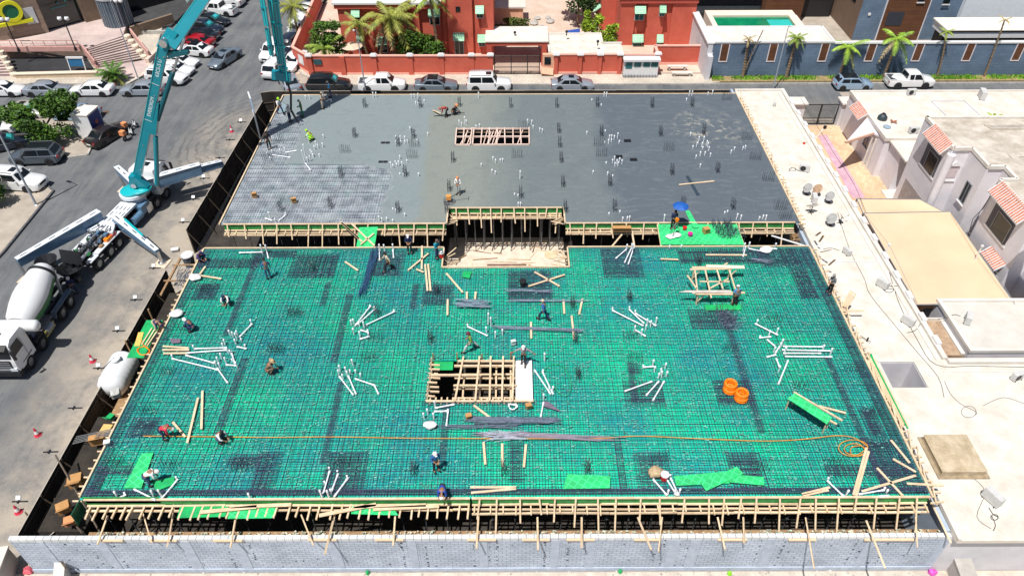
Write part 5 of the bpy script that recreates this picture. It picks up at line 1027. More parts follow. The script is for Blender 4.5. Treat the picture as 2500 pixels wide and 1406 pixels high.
# brown stone building
bb=thing('stone_building','brown stone shop building with dark glass entrance above the terrace','building',(G(110,60,PZ).x,G(110,60,PZ).y+4,PZ))
w0,w1,w2,w3,w4=[G(*q,PZ) for q in ((-60,112),(0,103),(121,80),(210,55),(262,42))]
def wallseg(par,a,b,z0,z1,m,t=.5,nm='wall',off=0.):
    d=(b-a); d.z=0; d.normalize(); nrm=Vector((d.y,-d.x,0)); q=nrm*(off-t/2)
    return part(nm,MB().prism([((a+q+nrm*t/2).x,(a+q+nrm*t/2).y),((b+q+nrm*t/2).x,(b+q+nrm*t/2).y),((b+q-nrm*t/2).x,(b+q-nrm*t/2).y),((a+q-nrm*t/2).x,(a+q-nrm*t/2).y)],z0,z1),m,par,world=True)
wallseg(bb,w0,w2,PZ,9,BST,t=3); wallseg(bb,w2,w3,PZ,9,mat('shop_glass',(.006,.016,.018),.1,.3,1,coat=.4),t=2,nm='glass_front',off=-.8); wallseg(bb,w3,w4,PZ,9,mat('brown_column',(.24,.175,.12),.85,c2=(.17,.12,.085),sc=.8),t=3,nm='column',off=.2)
wallseg(bb,w2,w3,1.2,3.6,mat('blue_band',(.10,.20,.36),.5,.1,1),t=.3,nm='sign_band',off=.05)
A_=w2.lerp(w3,.3);B_=w2.lerp(w3,.75); wallseg(bb,A_,B_,-.7,-.5,mat('teal_line',(.03,.14,.14),.4),t=.08,nm='door_sign',off=-.7)
for u in (.42,.62): q=w2.lerp(w3,u); wallseg(bb,q,q+Vector((.3,.1,0)),-.2,.05,mat('teal_line',(.03,.14,.14)),t=.08,nm='door_letter',off=-.7)
p=G(90,95,PZ); q0=w1.lerp(w2,.66);q1=w1.lerp(w2,.88); wallseg(bb,q0,q1,-1.6,.35,mat('poster_grey',(.52,.55,.60),.5,.08,2),t=.06,nm='poster',off=.07)
d=(w2-w1);d.z=0;d.normalize();nrm=Vector((d.y,-d.x,0)); sgn=thing('shop_sign','round yellow and green sign above a yellow bar on the brown building','sign',w1.lerp(w2,.45)+Vector((0,0,2.4))+nrm*.15)
cN=Vector((0,0,.95)); Mx=Matrix.Translation(cN)@nrm.to_track_quat('Z','Y').to_matrix().to_4x4(); YEL=mat('sign_yellow',(.72,.70,.02),.45,.08,2)
part('ring',MB().lathe([(.85,0),(1.25,0),(1.25,.3),(.85,.3),(.85,0)],(0,0,0),28).xf(Mx),YEL,sgn,40); part('disc',MB().lathe([(0,.05),(.85,.05),(.85,.2),(0,.2)],(0,0,0),28).xf(Mx),mat('sign_green',(.01,.14,.07),.45,.2,3),sgn,40)
part('bar',MB().bar(-d*1.9+Vector((0,0,-.45))+nrm*.1,d*1.9+Vector((0,0,-.45))+nrm*.1,.35,.38),YEL,sgn); part('foot',MB().bar(-d*.7+Vector((0,0,-.15))+nrm*.1,d*.7+Vector((0,0,-.15))+nrm*.1,.3,.3),YEL,sgn)
# glazed drum and dark building behind
p=G(282,66,PZ); dr=thing('glazed_drum','round drum of blue grey glass ribs at the corner of the dark building','drum',p+Vector((0,1.2,0)))
mb=MB().lathe([(1.75,0),(1.75,3.4),(1.6,3.4)],(0,0,0),30); part('drum',mb,mat('drum_glass',(.06,.10,.14),.2,.2,2),dr,40)
t=MB()
for i in range(30): a=2*pi*i/30; t.bar((1.77*math.cos(a),1.77*math.sin(a),0),(1.77*math.cos(a),1.77*math.sin(a),3.4),.06,.06)
part('rib',t,GREYM,dr); part('top_ring',MB().lathe([(1.6,3.4),(1.85,3.4),(1.85,3.6),(1.6,3.6)],(0,0,0),30),mat('ring_grey',(.40,.42,.45),.5),dr)
db=thing('dark_building','building of nearly black glass behind the glazed drum','building',(G(350,40,GZ).x,G(350,40,GZ).y,GZ))
a,b,c=G(262,40,PZ),G(300,55,GZ),G(400,10,GZ); wallseg(db,Vector((a.x,a.y+3.5,0)),Vector((-45.5,107,0)),GZ,9,mat('black_glass',(.008,.01,.013)),t=4)
part('forecourt',MB().prism(gz([(335,78),(420,68),(470,20),(560,-60),(300,-60),(300,60)],GZ),GZ-.1,GZ+.3),mat('dark_forecourt',(.05,.05,.052),.8,.3,1),db,world=True)
P=gz([(318,70),(420,38)],GZ+1.2); part('low_wall',MB().bar((*P[0],GZ+.7),(*P[1],GZ+.7),.4,1.4),mat('brown_column',(.24,.175,.12)),db,world=True)
P=gz([(330,77),(410,76)],GZ+.5); part('kerb_wall',MB().bar((*P[0],GZ+.3),(*P[1],GZ+.3),.3,.5),CONC,db,world=True)
P=gz([(358,148),(430,78),(520,0)],GZ+.5)
for a,b in zip(P,P[1:]): part('edge_wall',MB().bar((*a,GZ+.35),(*b,GZ+.35),.5,.6),mat('pink_edge',(.70,.52,.44),.85,.08,2),db,world=True)
# globe lamps
def globe(px,py,h,label,sp=.42):
    p=G(px,py,PZ if py<125 else PZ); t=thing('globe_lamp',label,'lamp',p); part('post',MB().tube([(0,0,0),(0,0,h)],.07,8).lathe([(.18,0),(.14,.4),(.07,.5)],(0,0,0),8),DARKM,t)
    part('crossbar',MB().bar((-sp,0,h),(sp,0,h),.05,.05),DARKM,t)
    for s in (-1,1): part('globe',MB().lathe([(.05,0),(.2,.07),(.27,.25),(.2,.44),(0,.5)],(s*sp,0,h+.03),12),mat('globe_white',(.82,.83,.84),.3,.03,2),t,smooth=60); part('finial',MB().lathe([(.12,.5),(.05,.6),(0,.7)],(s*sp,0,h+.05),8),DARKM,t)
globe(186,124,3.6,'twin globe lamp on a dark post before the shop entrance'); globe(47,126,3.6,'twin globe lamp at the left end of the terrace railing',sp=.35); globe(312,70,3.2,'twin globe lamp beside the glazed drum',sp=.3)
p=G(275,208,GZ); 
b=palm(Vector((p.x,p.y+.6,GZ+.13)),1.0,'low bushy fan palm on the pavement between the parked white and silver saloons',L=1.7,nf=30,m=leafmat('fan_palm',(.13,.27,.025),(.03,.09,.01)),m2=PALMY,droop=.5,wd=.42)
# ---------------- cars ----------------
def paint(n,c,c2=None,metal=.0): return mat('paint_'+n,c,.28,.03,1,coat=.8,metal=metal)
PT=dict(white=paint('white',(.78,.79,.80)),silver=paint('silver',(.36,.40,.46),metal=.35),grey=paint('grey',(.10,.12,.145),metal=.3),black=paint('black',(.010,.012,.016)),navy=paint('navy',(.012,.018,.035)),red=paint('red',(.36,.006,.012)),ice=paint('ice',(.32,.45,.60),metal=.3),steel=paint('steel',(.20,.25,.30),metal=.4),beige=paint('beige',(.55,.54,.50),metal=.2),maroon=paint('brown_black',(.020,.014,.014)))
HEADL=mat('headlight',(.7,.75,.8),.15,.05,1,coat=.5); TAILL=mat('tail_light',(.35,.01,.01),.25,.1,1); PLATE=mat('plate',(.75,.75,.72),.5,.03,1)
WC={}
def wheel(par,x,y,z,r,w_=.22):
    s=1 if y>0 else -1
    if ('t',r,w_) not in WC:
        WC['t',r,w_]=mesh('tyre',MB().lathe([(r*.62,-w_/2),(r*.93,-w_/2),(r,-w_*.3),(r,w_*.3),(r*.93,w_/2),(r*.62,w_/2),(r*.62,-w_/2)],(0,0,0),20,ax='Y'),RUBBER,40)
        rm=MB().lathe([(0,-w_*.3),(r*.64,-w_*.34),(r*.64,w_*.3)],(0,0,0),20,ax='Y')
        rm.lathe([(0,w_*.36),(r*.2,w_*.36),(r*.2,w_*.2)],(0,0,0),10,ax='Y').lathe([(0,w_*.3),(r*.6,w_*.3),(r*.62,w_*.34),(0,w_*.34)],(0,0,0),5,ax='Y'); WC['r',r,w_]=mesh('rim',rm,RIM)
    t=bpy.data.objects.new('wheel',WC['t',r,w_]); link(t); t.parent=par; t.location=(x,y,z); t.rotation_euler=(0,0,0 if s>0 else pi)
    m=bpy.data.objects.new('rim',WC['r',r,w_]); link(m); m.parent=t; return t
PROF={ # kind: L,W,H, belt, roof xs (rear glass base, roof rear, roof front, windscreen base), hood z, nose z, boot z, wheelbase, wheel r
'saloon':(4.85,1.83,1.45,.92,(-1.75,-1.0,.30,1.15),.86,.66,.98,2.8,.33),
'suv':(4.85,1.93,1.76,1.10,(-2.2,-1.85,.50,1.15),1.05,.85,1.12,2.85,.38),
'offroader':(5.0,1.98,1.92,1.18,(-2.38,-2.2,.45,.95),1.14,.98,1.18,2.87,.40),
'hatch':(4.3,1.80,1.50,.96,(-2.0,-1.55,.25,1.0),.90,.70,1.0,2.6,.33),
'pickup':(5.3,1.90,1.80,1.10,(-.75,-.62,.70,1.35),1.06,.90,1.02,3.1,.39)}
def car(kind,col,front,rear,label,group=None,k=k0,roof=None,sun=False,shade=False,L_=None,z=GZ):
    L,W,H,BL,xs,hz_,nz,bz,wb,wr=PROF[kind]
    if isinstance(front,tuple):
        f,r=G(*k(front),z),G(*k(rear),z); c=(f+r)/2; yaw=math.atan2(f.y-r.y,f.x-r.x)
    else: c,yaw=front,rear
    t=thing('parked_car' if kind!='pickup' else 'pickup_truck',label,'car' if kind!='pickup' else 'pickup',c,yaw,group); m=PT[col]
    h=L/2; w2=W/2; gl=.22 if kind in('suv','offroader','pickup') else .16
    st=[(-h,.80,nz*.62,bz*.80),(-h+.10,.93,gl+.12,bz*.95),(-h+.45,.99,gl,bz),(xs[0],1.,gl,max(BL,bz)),(0,1.,gl,BL),(xs[3],1.,gl,BL-.01),(xs[3]+.35,.99,gl,hz_),(h-.55,.97,gl,hz_-.06),(h-.15,.88,gl+.05,nz+.06),(h,.74,gl+.2,nz-.08)]
    if kind=='pickup': st[2]=(-h+.3,.99,gl,bz); st[1]=(-h+.04,.97,gl+.1,bz)
    vs=[];n=9
    for x,ws,zl,zt in st:
        w_=w2*ws; zm=(zl+zt)/2
        ring=[(-w_*.88,zl),(-w_*.99,zl+.1),(-w_,zm),(-w_*.965,zt-.07),(-w_*.87,zt),(0,zt+.03),(w_*.87,zt),(w_*.965,zt-.07),(w_,zm),(w_*.99,zl+.1),(w_*.88,zl)]
        vs+=[(x,a,b) for a,b in ring]
    n=11; fs=[(i*n+j,(i+1)*n+j,(i+1)*n+(j+1)%n,i*n+(j+1)%n) for i in range(len(st)-1) for j in range(n)]; fs+=[tuple(range(n)),tuple(range((len(st)-1)*n,len(st)*n))[::-1]]
    body=MB().add(vs,fs)
    wr_=w2*.80; wbt=w2*.94; cab=[(xs[0],BL,wbt*.96),(xs[1],H-.04,wr_),((xs[1]+xs[2])/2,H,wr_*1.02),(xs[2],H-.03,wr_),(xs[3],BL,wbt*.95)]
    vs=[]
    for i,(x,zt,w_) in enumerate(cab):
        zb=BL-.05; e=i in (0,4)
        vs+=[(x,-wbt,zb),(x,-w_,zt-.05 if not e else zb+.02),(x,-w_*.9,zt),(x,0,zt+(.03 if not e else .0)),(x,w_*.9,zt),(x,w_,zt-.05 if not e else zb+.02),(x,wbt,zb)]
    n=7; body.add(vs,[(i*n+j,(i+1)*n+j,(i+1)*n+j+1,i*n+j+1) for i in range(4) for j in range(n-1)])
    ob=part('body',body,roof and [m] or m,t,38)
    def gp(nm,pts,mt=GLASS,off=.006):
        P=[Vector(p) for p in pts]; nn=(P[1]-P[0]).cross(P[3]-P[0]).normalized(); cc=sum(P,Vector())/4
        if nn.dot(cc-Vector((0,0,.9)))<0: nn=-nn
        return part(nm,MB().slab4([p+nn*.012 for p in P],.01) if nn.z>.02 else MB().quad(*[p+nn*.012 for p in P]),mt,t)
    def lp(a,b,u): return a+(b-a)*u
    # windscreen and rear window
    (x0,x1,x2,x3)=xs; hh=H-.04
    def ws_(nm,xa,xb,mt): gp(nm,[(lp(xa,xb,.08),-lp(wbt,wr_,.08)*.84,lp(BL,hh,.10)),(lp(xa,xb,.08),lp(wbt,wr_,.08)*.84,lp(BL,hh,.10)),(lp(xa,xb,.9),wr_*.86,lp(BL,hh,.9)),(lp(xa,xb,.9),-wr_*.86,lp(BL,hh,.9))],mt)
    ws_('windscreen',x3,x2,GLASST if shade else GLASS); ws_('rear_window',x0,x1,GLASS)
    if shade: gp('sun_shade',[(lp(x3,x2,.3)+.0,-.3,lp(BL,hh,.3)+.03),(lp(x3,x2,.3),.5,lp(BL,hh,.3)+.03),(lp(x3,x2,.75),.45,lp(BL,hh,.75)+.03),(lp(x3,x2,.75),-.3,lp(BL,hh,.75)+.03)],mat('shade_foil',(.05,.45,.48),.2,.1,2))
    mid=(x1+x2)/2 if kind!='offroader' else (x1+x2)/2+.1
    for s in (-1,1):
        yb,yt=s*(wbt-.005),s*(wr_+.02); zb,zt=BL+.04,H-.13
        gp('side_window',[(mid+.05,yb,zb),(lp(x3,x2,.12)-.22,yb,zb),(lp(x3,x2,.9)-.12,yt,zt),(mid+.05,yt,zt)])
        gp('side_window',[(lp(x0,x1,.2)+.28,yb,zb),(mid-.05,yb,zb),(mid-.05,yt,zt),(lp(x0,x1,.95)+.12,yt,zt)])
        part('mirror',MB().bx(x3-.35,x3-.2,min(s*w2*.98,s*(w2+.15)),max(s*w2*.98,s*(w2+.15)),BL,BL+.13),m,t)
        part('headlight',MB().slab4([(h-.42,s*w2*.55,nz+.04),(h-.42,s*w2*.86,nz+.02),(h-.12,s*w2*.80,nz-.04),(h-.06,s*w2*.5,nz-.03)],.03).xf(Matrix.Translation((0,0,.045))),HEADL,t)
        part('tail_light',MB().bx(-h-.01,-h+.13,min(s*w2*.62,s*w2*.9),max(s*w2*.62,s*w2*.9),bz-.28,bz-.12),TAILL,t)
        for xw in (-wb/2-.05,wb/2-.05):
            part('wheel_arch',MB().lathe([(0,-.02),(wr*1.16,-.02),(wr*1.16,.02),(0,.02)],(xw,s*(w2-.005),wr+.01),18,ax='Y'),BLACKP,t); wheel(t,xw,s*(w2-.07),wr,wr)
    part('grille',MB().bx(h-.1,h+.01,-w2*.42,w2*.42,nz-.30,nz-.1),BLACKP,t); part('number_plate',MB().bx(-h-.02,-h,-.25,.25,bz*.55,bz*.55+.12),PLATE,t); part('number_plate',MB().bx(h,h+.02,-.25,.25,.38,.5),PLATE,t)
    part('skirt',MB().bx(-h+.25,h-.3,-w2*.93,w2*.93,gl-.05,gl+.05),BLACKP,t)
    if roof: part('roof_panel',MB().bx(x1+.1,x2-.05,-wr_*.88,wr_*.88,H-.03,H+.042),PT[roof] if roof in PT else GLASS,t)
    if sun: part('sunroof',MB().bx(x2-.75,x2-.15,-.35,.35,H-.0,H+.045),GLASS,t)
    if kind in('suv','offroader'):
        for s in (-1,1): part('roof_rail',MB().bar((x1+.2,s*wr_*.9,H+.05),(x2-.1,s*wr_*.9,H+.05),.04,.05),GREYM if col!='black' else BLACKP,t)
    if kind=='pickup': 
        part('bed',MB().bx(-h+.12,x0-.12,-w2*.80,w2*.80,bz-.02,bz+.038),mat('bed_liner',(.05,.055,.065),.7,.3,4),t)
        for s in (-1,1): part('bed_rail',MB().bx(-h+.05,x0-.05,min(s*w2*.82,s*w2*.93),max(s*w2*.82,s*w2*.93),bz,bz+.09),m,t)
        part('tailgate',MB().bx(-h+.0,-h+.08,-w2*.85,w2*.85,bz-.1,bz+.09),m,t)
    return t
g1='cars parked along the street by the red wall'
def row(cx,y,d=1): p=G(cx,214,GZ); return Vector((p.x,y,GZ)),(0 if d>0 else pi)
for kd,cl,cx,y,d,lb,kw in (('suv','black',806,78.1,1,'black off road wagon with teal windscreen shade at the corner of the red wall',dict(shade=True)),('pickup','white',936,78.1,1,'white double cab pickup parked between the black wagon and a grey saloon',{}),
    ('saloon','steel',1066,78.1,1,'grey saloon with black roof panel behind the far hoarding',dict(roof='black')),('offroader','white',1194,78.0,1,'large white off road wagon with sunroof before the barred gate',dict(sun=True)),('saloon','silver',1396,78.1,1,'silver saloon with small sunroof before the red panelled wall',dict(sun=True)),
    ('hatch','ice',2077,78.0,1,'light blue hatchback below the lime palm before the slate wall',dict(roof='black')),('pickup','white',2219,78.5,1,'white pickup with open dark bed before the slate wall on the right',{})):
    c,yw=row(cx,y,d); car(kd,cl,c,yw,lb,g1,**kw)
g2='cars parked in front of the plaza'
for kd,cl,cx,d,lb,kw in (('saloon','white',14,1,'white saloon cut off by the left picture edge below the plaza',dict(shade=False)),('saloon','silver',122,1,'silver blue saloon parked below the sunken court',dict(shade=False)),('saloon','white',231,-1,'white saloon seen from its tail, left of the fan palm',{}),('saloon','silver',353,-1,'silver saloon half hidden behind the teal boom',{})):
    p=G(cx,228,GZ); car(kd,cl,Vector((p.x,77.2,GZ)),0 if d>0 else pi,lb,g2,**kw)
g3='cars parked side by side up the lane'
for i,(kd,cl,px,py,d,lb,kw) in enumerate((('suv','white',412,200,0,'white wagon nearest the corner in the side by side row, under the boom',{}),('saloon','white',428,180,0,'white saloon second in the side by side row',{}),('saloon','white',440,161,0,'white saloon third in the side by side row, with black sunroof',dict(sun=True)),
    ('saloon','white',477,133,180,'white coupe like saloon with dark glass roof next to the red car',dict(roof='black')),('saloon','red',481,113,180,'glossy dark red saloon in the side by side row',{}),('saloon','black',492,97,180,'black saloon directly behind the red car',{}),
    ('suv','navy',503,82,0,'dark navy wagon with a teal windscreen shade, two behind the red car',dict(shade=True)),('saloon','black',519,60,0,'long black saloon with teal windscreen shade below the white pickup',dict(shade=True)),('pickup','white',537,35,180,'white double cab pickup with dark bed at the top of the row',{}),('suv','white',557,14,180,'white wagon above the pickup at the top picture edge',{}),('suv','silver',569,0,180,'silver wagon cut by the top picture edge',{}))):
    p=G(px,py,GZ); car(kd,cl,p,R(d-12+U(-2,2)),lb,g3,**kw)
car('saloon','steel',(525,170),(576,138),'steel blue grey saloon with sunroof driving down the lane',roof=None,sun=True)
car('saloon','maroon',(296,322),(238,357),'dark saloon parked beside the small blue and white kiosk')
car('suv','grey',(35,396),(158,392),'dark grey wagon with glass roof parked at the near edge of the island',roof='black')
car('offroader','white',(112,462),(-5,452),'large white off road wagon with sunroof near the left picture edge',sun=True)
car('saloon','beige',(120,284),(22,280),'pale silver saloon with dark sunroof behind the island bushes',sun=True,shade=True)
car('saloon','navy',(60,352),(-30,372),'dark blue saloon with teal windscreen half hidden under the island trees',shade=True)
car('saloon','white',(28,322),(-60,335),'white saloon cut by the left picture edge behind the island trees')
car('saloon','ice',(150,290),(235,288),'pale car with teal windscreen between the island trees and the kiosk',shade=True)
g4='cars parked along the red compound side of the lane'
for kd,cl,px,py,yw,lb,kw in (('suv','white',668,138,-98,'white wagon facing the camera left of the hanging boom',{}),('suv','white',678,178,80,'white wagon half hidden behind the tip of the hanging boom',{}),('saloon','silver',708,212,118,'silver saloon by the corner with the concrete hose in front',{}),('suv','navy',707,126,-100,'dark navy wagon right of the hanging boom',{}),('saloon','white',722,160,-100,'white saloon right of the lower boom tip',{}),
    ('suv','white',731,84,-98,'white wagon below the yellow palm',{}),('saloon','white',740,61,-98,'white saloon farther up beside the red side wall',{}),('saloon','white',752,38,-98,'white saloon behind the yellow palm near the top edge',{}),('saloon','grey',770,14,-98,'dark car at the top edge beside the red side wall',{})):
    p=G(px,py,GZ); car(kd,cl,p,R(yw),lb,g4,**kw)
car('suv','navy',(-20,1395),(60,1440),'dark blue roof of a car at the lower left corner of the picture') if 0 else None
# kiosk, scooters, cones
p=G(228,325,GZ+.15); kk=thing('kiosk','small white and blue advertising kiosk beside the island trees','kiosk',p,R(-8)); part('body',MB().bx(-.9,.9,-1.0,1.0,0,2.5),PT['white'],kk); part('roof',MB().bx(-.95,.95,-1.05,1.05,2.5,2.62),mat('cream_top',(.84,.78,.68)),kk); part('blue_panel',MB().bx(.9,.93,-.9,.9,.1,2.4),mat('kiosk_blue',(.01,.03,.20),.4,.1,1),kk)
part('emblem',MB().lathe([(0,0),(.22,0),(.22,.012),(0,.015)],(0,0,0),12).xf(Matrix.Translation((.931,0,1.4))@Matrix.Rotation(pi/2,4,'Y')),mat('emblem_red',(.6,.12,.05),.5),kk)
def scooter(px,py,yaw,label):
    t=thing('delivery_scooter',label,'scooter',G(px,py,GZ),R(yaw),'delivery scooters by the dark saloon')
    for x in (-.6,.6): wheel(t,x,.0,.27,.27,.1)
    part('frame',MB().tube([(-.6,0,.27),(-.3,0,.55),(.1,0,.3),(.45,0,.45),(.5,0,.95)],.05,6).bar((-.55,0,.6),(.05,0,.62),.26,.2),DARKM,t); part('handlebar',MB().tube([(.42,-.3,1.0),(.48,0,.97),(.42,.3,1.0)],.02,5),BLACKP,t)
    part('shield',MB().slab4([(.38,-.2,.4),(.38,.2,.4),(.52,.16,.9),(.52,-.16,.9)],.05),PT['white'],t); part('delivery_box',MB().bx(-.85,-.4,-.25,.25,.72,1.18),mat('box_orange',(.80,.30,.12),.5,.05,1),t)
scooter(323,318,60,'delivery scooter with orange box, farther of the pair left of the boom'); scooter(316,338,75,'delivery scooter with orange box, nearer of the pair left of the boom')
def cone(px,py,label,lean=0):
    t=thing('traffic_cone',label,'traffic cone',G(px,py,GZ),U(0,3),'traffic cones in the lane'); CR=mat('cone_red',(.62,.04,.08),.6,.15,4)
    part('base',MB().prism([(.24*math.cos(a),.24*math.sin(a)) for a in [i*pi/4 for i in range(8)]],0,.05),CR,t); part('body',MB().lathe([(.17,.05),(.14,.22)],(0,0,0),12).lathe([(.09,.45),(.03,.72),(0,.73)],(0,0,0),12),CR,t,40); part('band',MB().lathe([(.142,.22),(.092,.45)],(0,0,0),12),WHITEP,t,40)
cone(227,882,'red and white traffic cone beside the mixer lorry lane'); cone(93,1062,'red and white traffic cone in the lower lane by the hoarding'); cone(46,1250,'red and white traffic cone at the near end of the hoarding'); cone(566,322,'red and white traffic cone beside the upper hoarding')
# island trees
tree(0,0,[(-1.8,-.4,2.3,2.5,2.0,1.8),(1.5,.5,2.6,2.4,2.0,1.9),(.2,-1.3,1.7,2.9,1.7,1.5),(1.7,2.2,2.9,1.6,1.5,1.6),(-3.4,1.,1.9,1.6,1.5,1.4)],330,.19,LEAFG,'dense spreading green bushes with olive twigs on the traffic island','tree','tree',loc=G(125,338,GZ+.15))
tree(0,0,[(0,0,1.7,2.6,2.0,1.7)],330,.17,LEAFG,'round dark green bush at the left picture edge by the lamp post','bush','bush',loc=G(-22,492,GZ+.14))
# ---------------- lorries ----------------
def text(par,s,M,size,m,nm='lettering',ext=.004):
    c=bpy.data.curves.new('lettering','FONT'); c.body=s; c.size=size; c.extrude=ext; c.align_x='CENTER'; c.align_y='CENTER'
    o=bpy.data.objects.new('tmp',c); link(o); dg=bpy.context.evaluated_depsgraph_get(); me=bpy.data.meshes.new_from_object(o.evaluated_get(dg)); bpy.data.objects.remove(o)
    me.materials.clear(); me.materials.append(m); me.transform(M); q=bpy.data.objects.new(nm,me); link(q); q.parent=par; return q
TEAL=mat('boom_teal',(.004,.25,.32),.35,.06,1,coat=.3); TEALL=mat('boom_cyan',(.005,.42,.46),.35,.05,1,coat=.3); LG=mat('lorry_green',(.01,.16,.04),.4,.1,1)
def cab(t,x0,lw,z0=.95,L=2.3,band=None):
    # cab with its nose at x0+L, slightly raked front
    prof=[(x0,z0-.25),(x0+L-.05,z0-.25),(x0+L+.05,z0+.3),(x0+L,z0+.95),(x0+L-.28,z0+1.95),(x0+L-.7,z0+2.2),(x0+.1,z0+2.15),(x0,z0+1.9)]
    vs=[(x,-lw,z) for x,z in prof]+[(x,lw,z) for x,z in prof]; k=len(prof)
    for i in (4,5,6): 
        for o in (0,k): x,y,z=vs[i+o]; vs[i+o]=(x,y*.93,z)
    part('cab',MB().add(vs,[tuple(range(k)),tuple(range(k,2*k))[::-1]]+[(i,i+k,(i+1)%k+k,(i+1)%k) for i in range(k)]),PT['white'],t,30)
    part('windscreen',MB().slab4([(x0+L+.005,-lw*.9,z0+1.02),(x0+L+.005,lw*.9,z0+1.02),(x0+L-.25,lw*.84,z0+1.88),(x0+L-.25,-lw*.84,z0+1.88)],.02).xf(Matrix.Translation((.03,0,.01))),GLASS,t)
    part('visor',MB().slab4([(x0+L+.12,-lw*.85,z0+1.85),(x0+L+.12,lw*.85,z0+1.85),(x0+L-.3,lw*.85,z0+2.06),(x0+L-.3,-lw*.85,z0+2.06)],.03),BLACKP,t)
    for s in (-1,1):
        y=s*(lw+.008); part('side_window',MB().quad((x0+.75,y,z0+1.0),(x0+L-.15,y,z0+1.0),(x0+L-.38,s*(lw*.965),z0+1.78),(x0+.8,s*(lw*.965),z0+1.78)),GLASS,t)
        part('mirror',MB().bar((x0+L+.05,s*(lw+.2),z0+1.0),(x0+L+.05,s*(lw+.2),z0+1.75),.12,.2).tube([(x0+L-.1,s*lw*.95,z0+1.8),(x0+L+.05,s*(lw+.2),z0+1.75)],.025,5),BLACKP,t)
        part('headlight',MB().bx(x0+L+.02,x0+L+.09,min(s*lw*.55,s*lw*.92),max(s*lw*.55,s*lw*.92),z0-.1,z0+.15),HEADL,t)
        part('door_line',MB().bx(x0+.7,x0+.73,min(y,y+s*.004),max(y,y+s*.004),z0,z0+1.75),DARKM,t)
    part('grille',MB().bx(x0+L+.03,x0+L+.075,-lw*.75,lw*.75,z0+.2,z0+.85),BLACKP,t); 
    for i in range(3): part('grille_bar',MB().bx(x0+L+.076,x0+L+.10,-lw*.7,lw*.7,z0+.28+i*.2,z0+.34+i*.2),GREYM,t)
    part('bumper',MB().bx(x0+L-.3,x0+L+.16,-lw,lw,z0-.55,z0-.15),DARKM,t); part('roof_hatch',MB().bx(x0+.8,x0+1.4,-.3,.3,z0+2.17,z0+2.21),GLASS,t)
def lwheel(t,x,y,r=.53,w_=.34,nm='wheel'): o=wheel(t,x,y,r,r,w_); return o
# concrete mixer: nose toward the camera
mx=thing('mixer_lorry','white concrete mixer lorry with green striped drum standing in the lane','lorry',(-34.95,39.4,GZ),R(-90))
lw=1.2
part('chassis',MB().bx(-4.6,4.6,-.45,-.25,.75,1.05).bx(-4.6,4.6,.25,.45,.75,1.05).bx(-4.6,-4.4,-.45,.45,.75,1.05).bx(0,.2,-.45,.45,.75,1.05),DARKM,mx)
for x in (-2.35,-1.1,2.1,3.9): 
    for s in (-1,1): lwheel(mx,x,s*(lw-.12)); 
    part('axle',MB().tube([(x,-1,.53),(x,1,.53)],.1,8),DARKM,mx)
for s in (-1,1): 
    part('mudguard',MB().bar((-3.0,s*1.02,1.2),(-.4,s*1.02,1.2),.42,.06).bar((-3.0,s*1.02,1.2),(-3.2,s*1.02,.8),.42,.05).bar((-.4,s*1.02,1.2),(-.2,s*1.02,.8),.42,.05),mat('guard_blue',(.10,.14,.19),.5,.2,3),mx)
    part('mudguard',MB().bar((1.5,s*1.02,1.18),(2.7,s*1.02,1.18),.42,.06).bar((3.3,s*1.02,1.15),(4.5,s*1.02,1.15),.42,.06),BLACKP,mx)
    part('side_guard',MB().bx(.15,1.45,min(s*1.1,s*1.16),max(s*1.1,s*1.16),.45,.6).bx(.15,1.45,min(s*1.1,s*1.16),max(s*1.1,s*1.16),.75,.95),mat('guard_yellow',(.48,.40,.10),.5,.2,3),mx)
part('fuel_tank',MB().lathe([(0,.3),(.3,.3),(.3,1.2),(0,1.2)],(0,.95,.75),14,ax='X'),GREYM,mx); part('frame_deck',MB().bx(-.2,2.3,-1.05,1.05,1.1,1.2),mat('frame_plate',(.12,.12,.13),.7,.3,3),mx)
cab(mx,3.0,1.22,z0=1.05,L=2.1)
part('screen_sticker',MB().slab4([(5.13,-.9,2.12),(5.13,.2,2.12),(5.02,.2,2.4),(5.02,-.9,2.4)],.01).xf(Matrix.Translation((.035,0,.02))),mat('sticker_green',(.03,.35,.10),.4),mx)
part('water_tank',MB().lathe([(0,-1.75),(.25,-1.72),(.42,-1.55),(.42,1.55),(.25,1.72),(0,1.75)],(2.55,.3,2.75),20,ax='Y'),PT['white'],mx,60)
part('tank_cradle',MB().bx(2.4,2.7,-.6,-.4,1.2,2.4).bx(2.4,2.7,.6,.8,1.2,2.4).tube([(2.9,.2,1.4),(2.8,.6,2.0),(2.9,.9,1.5)],.05,6).tube([(2.9,-.3,1.4),(2.7,-.5,2.1),(2.9,-.9,1.6)],.04,6),DARKM,mx)
part('engine_clutter',MB().bx(1.75,2.3,-.9,-.3,1.2,1.7).bx(1.9,2.3,.2,.9,1.2,1.65).tube([(1.9,-.2,1.3),(2.1,.3,1.8),(2.3,.9,1.4)],.05,6),STEEL2,mx)
dm=Matrix.Translation((1.75,0,2.15))@Matrix.Rotation(R(193),4,'Y')     # drum axis rising to the tail
pf=[(0,-.1),(.75,0),(.95,.25),(1.14,1.3),(1.20,2.0),(1.18,2.6),(.92,4.2),(.70,4.9),(.60,5.0),(.50,5.0)]
dr_=part('drum',MB().lathe(pf,(0,0,0),40).xf(dm@Matrix.Rotation(0,4,'Z')@Matrix.Rotation(pi/2,4,'Y')),PT['white'],mx,35)
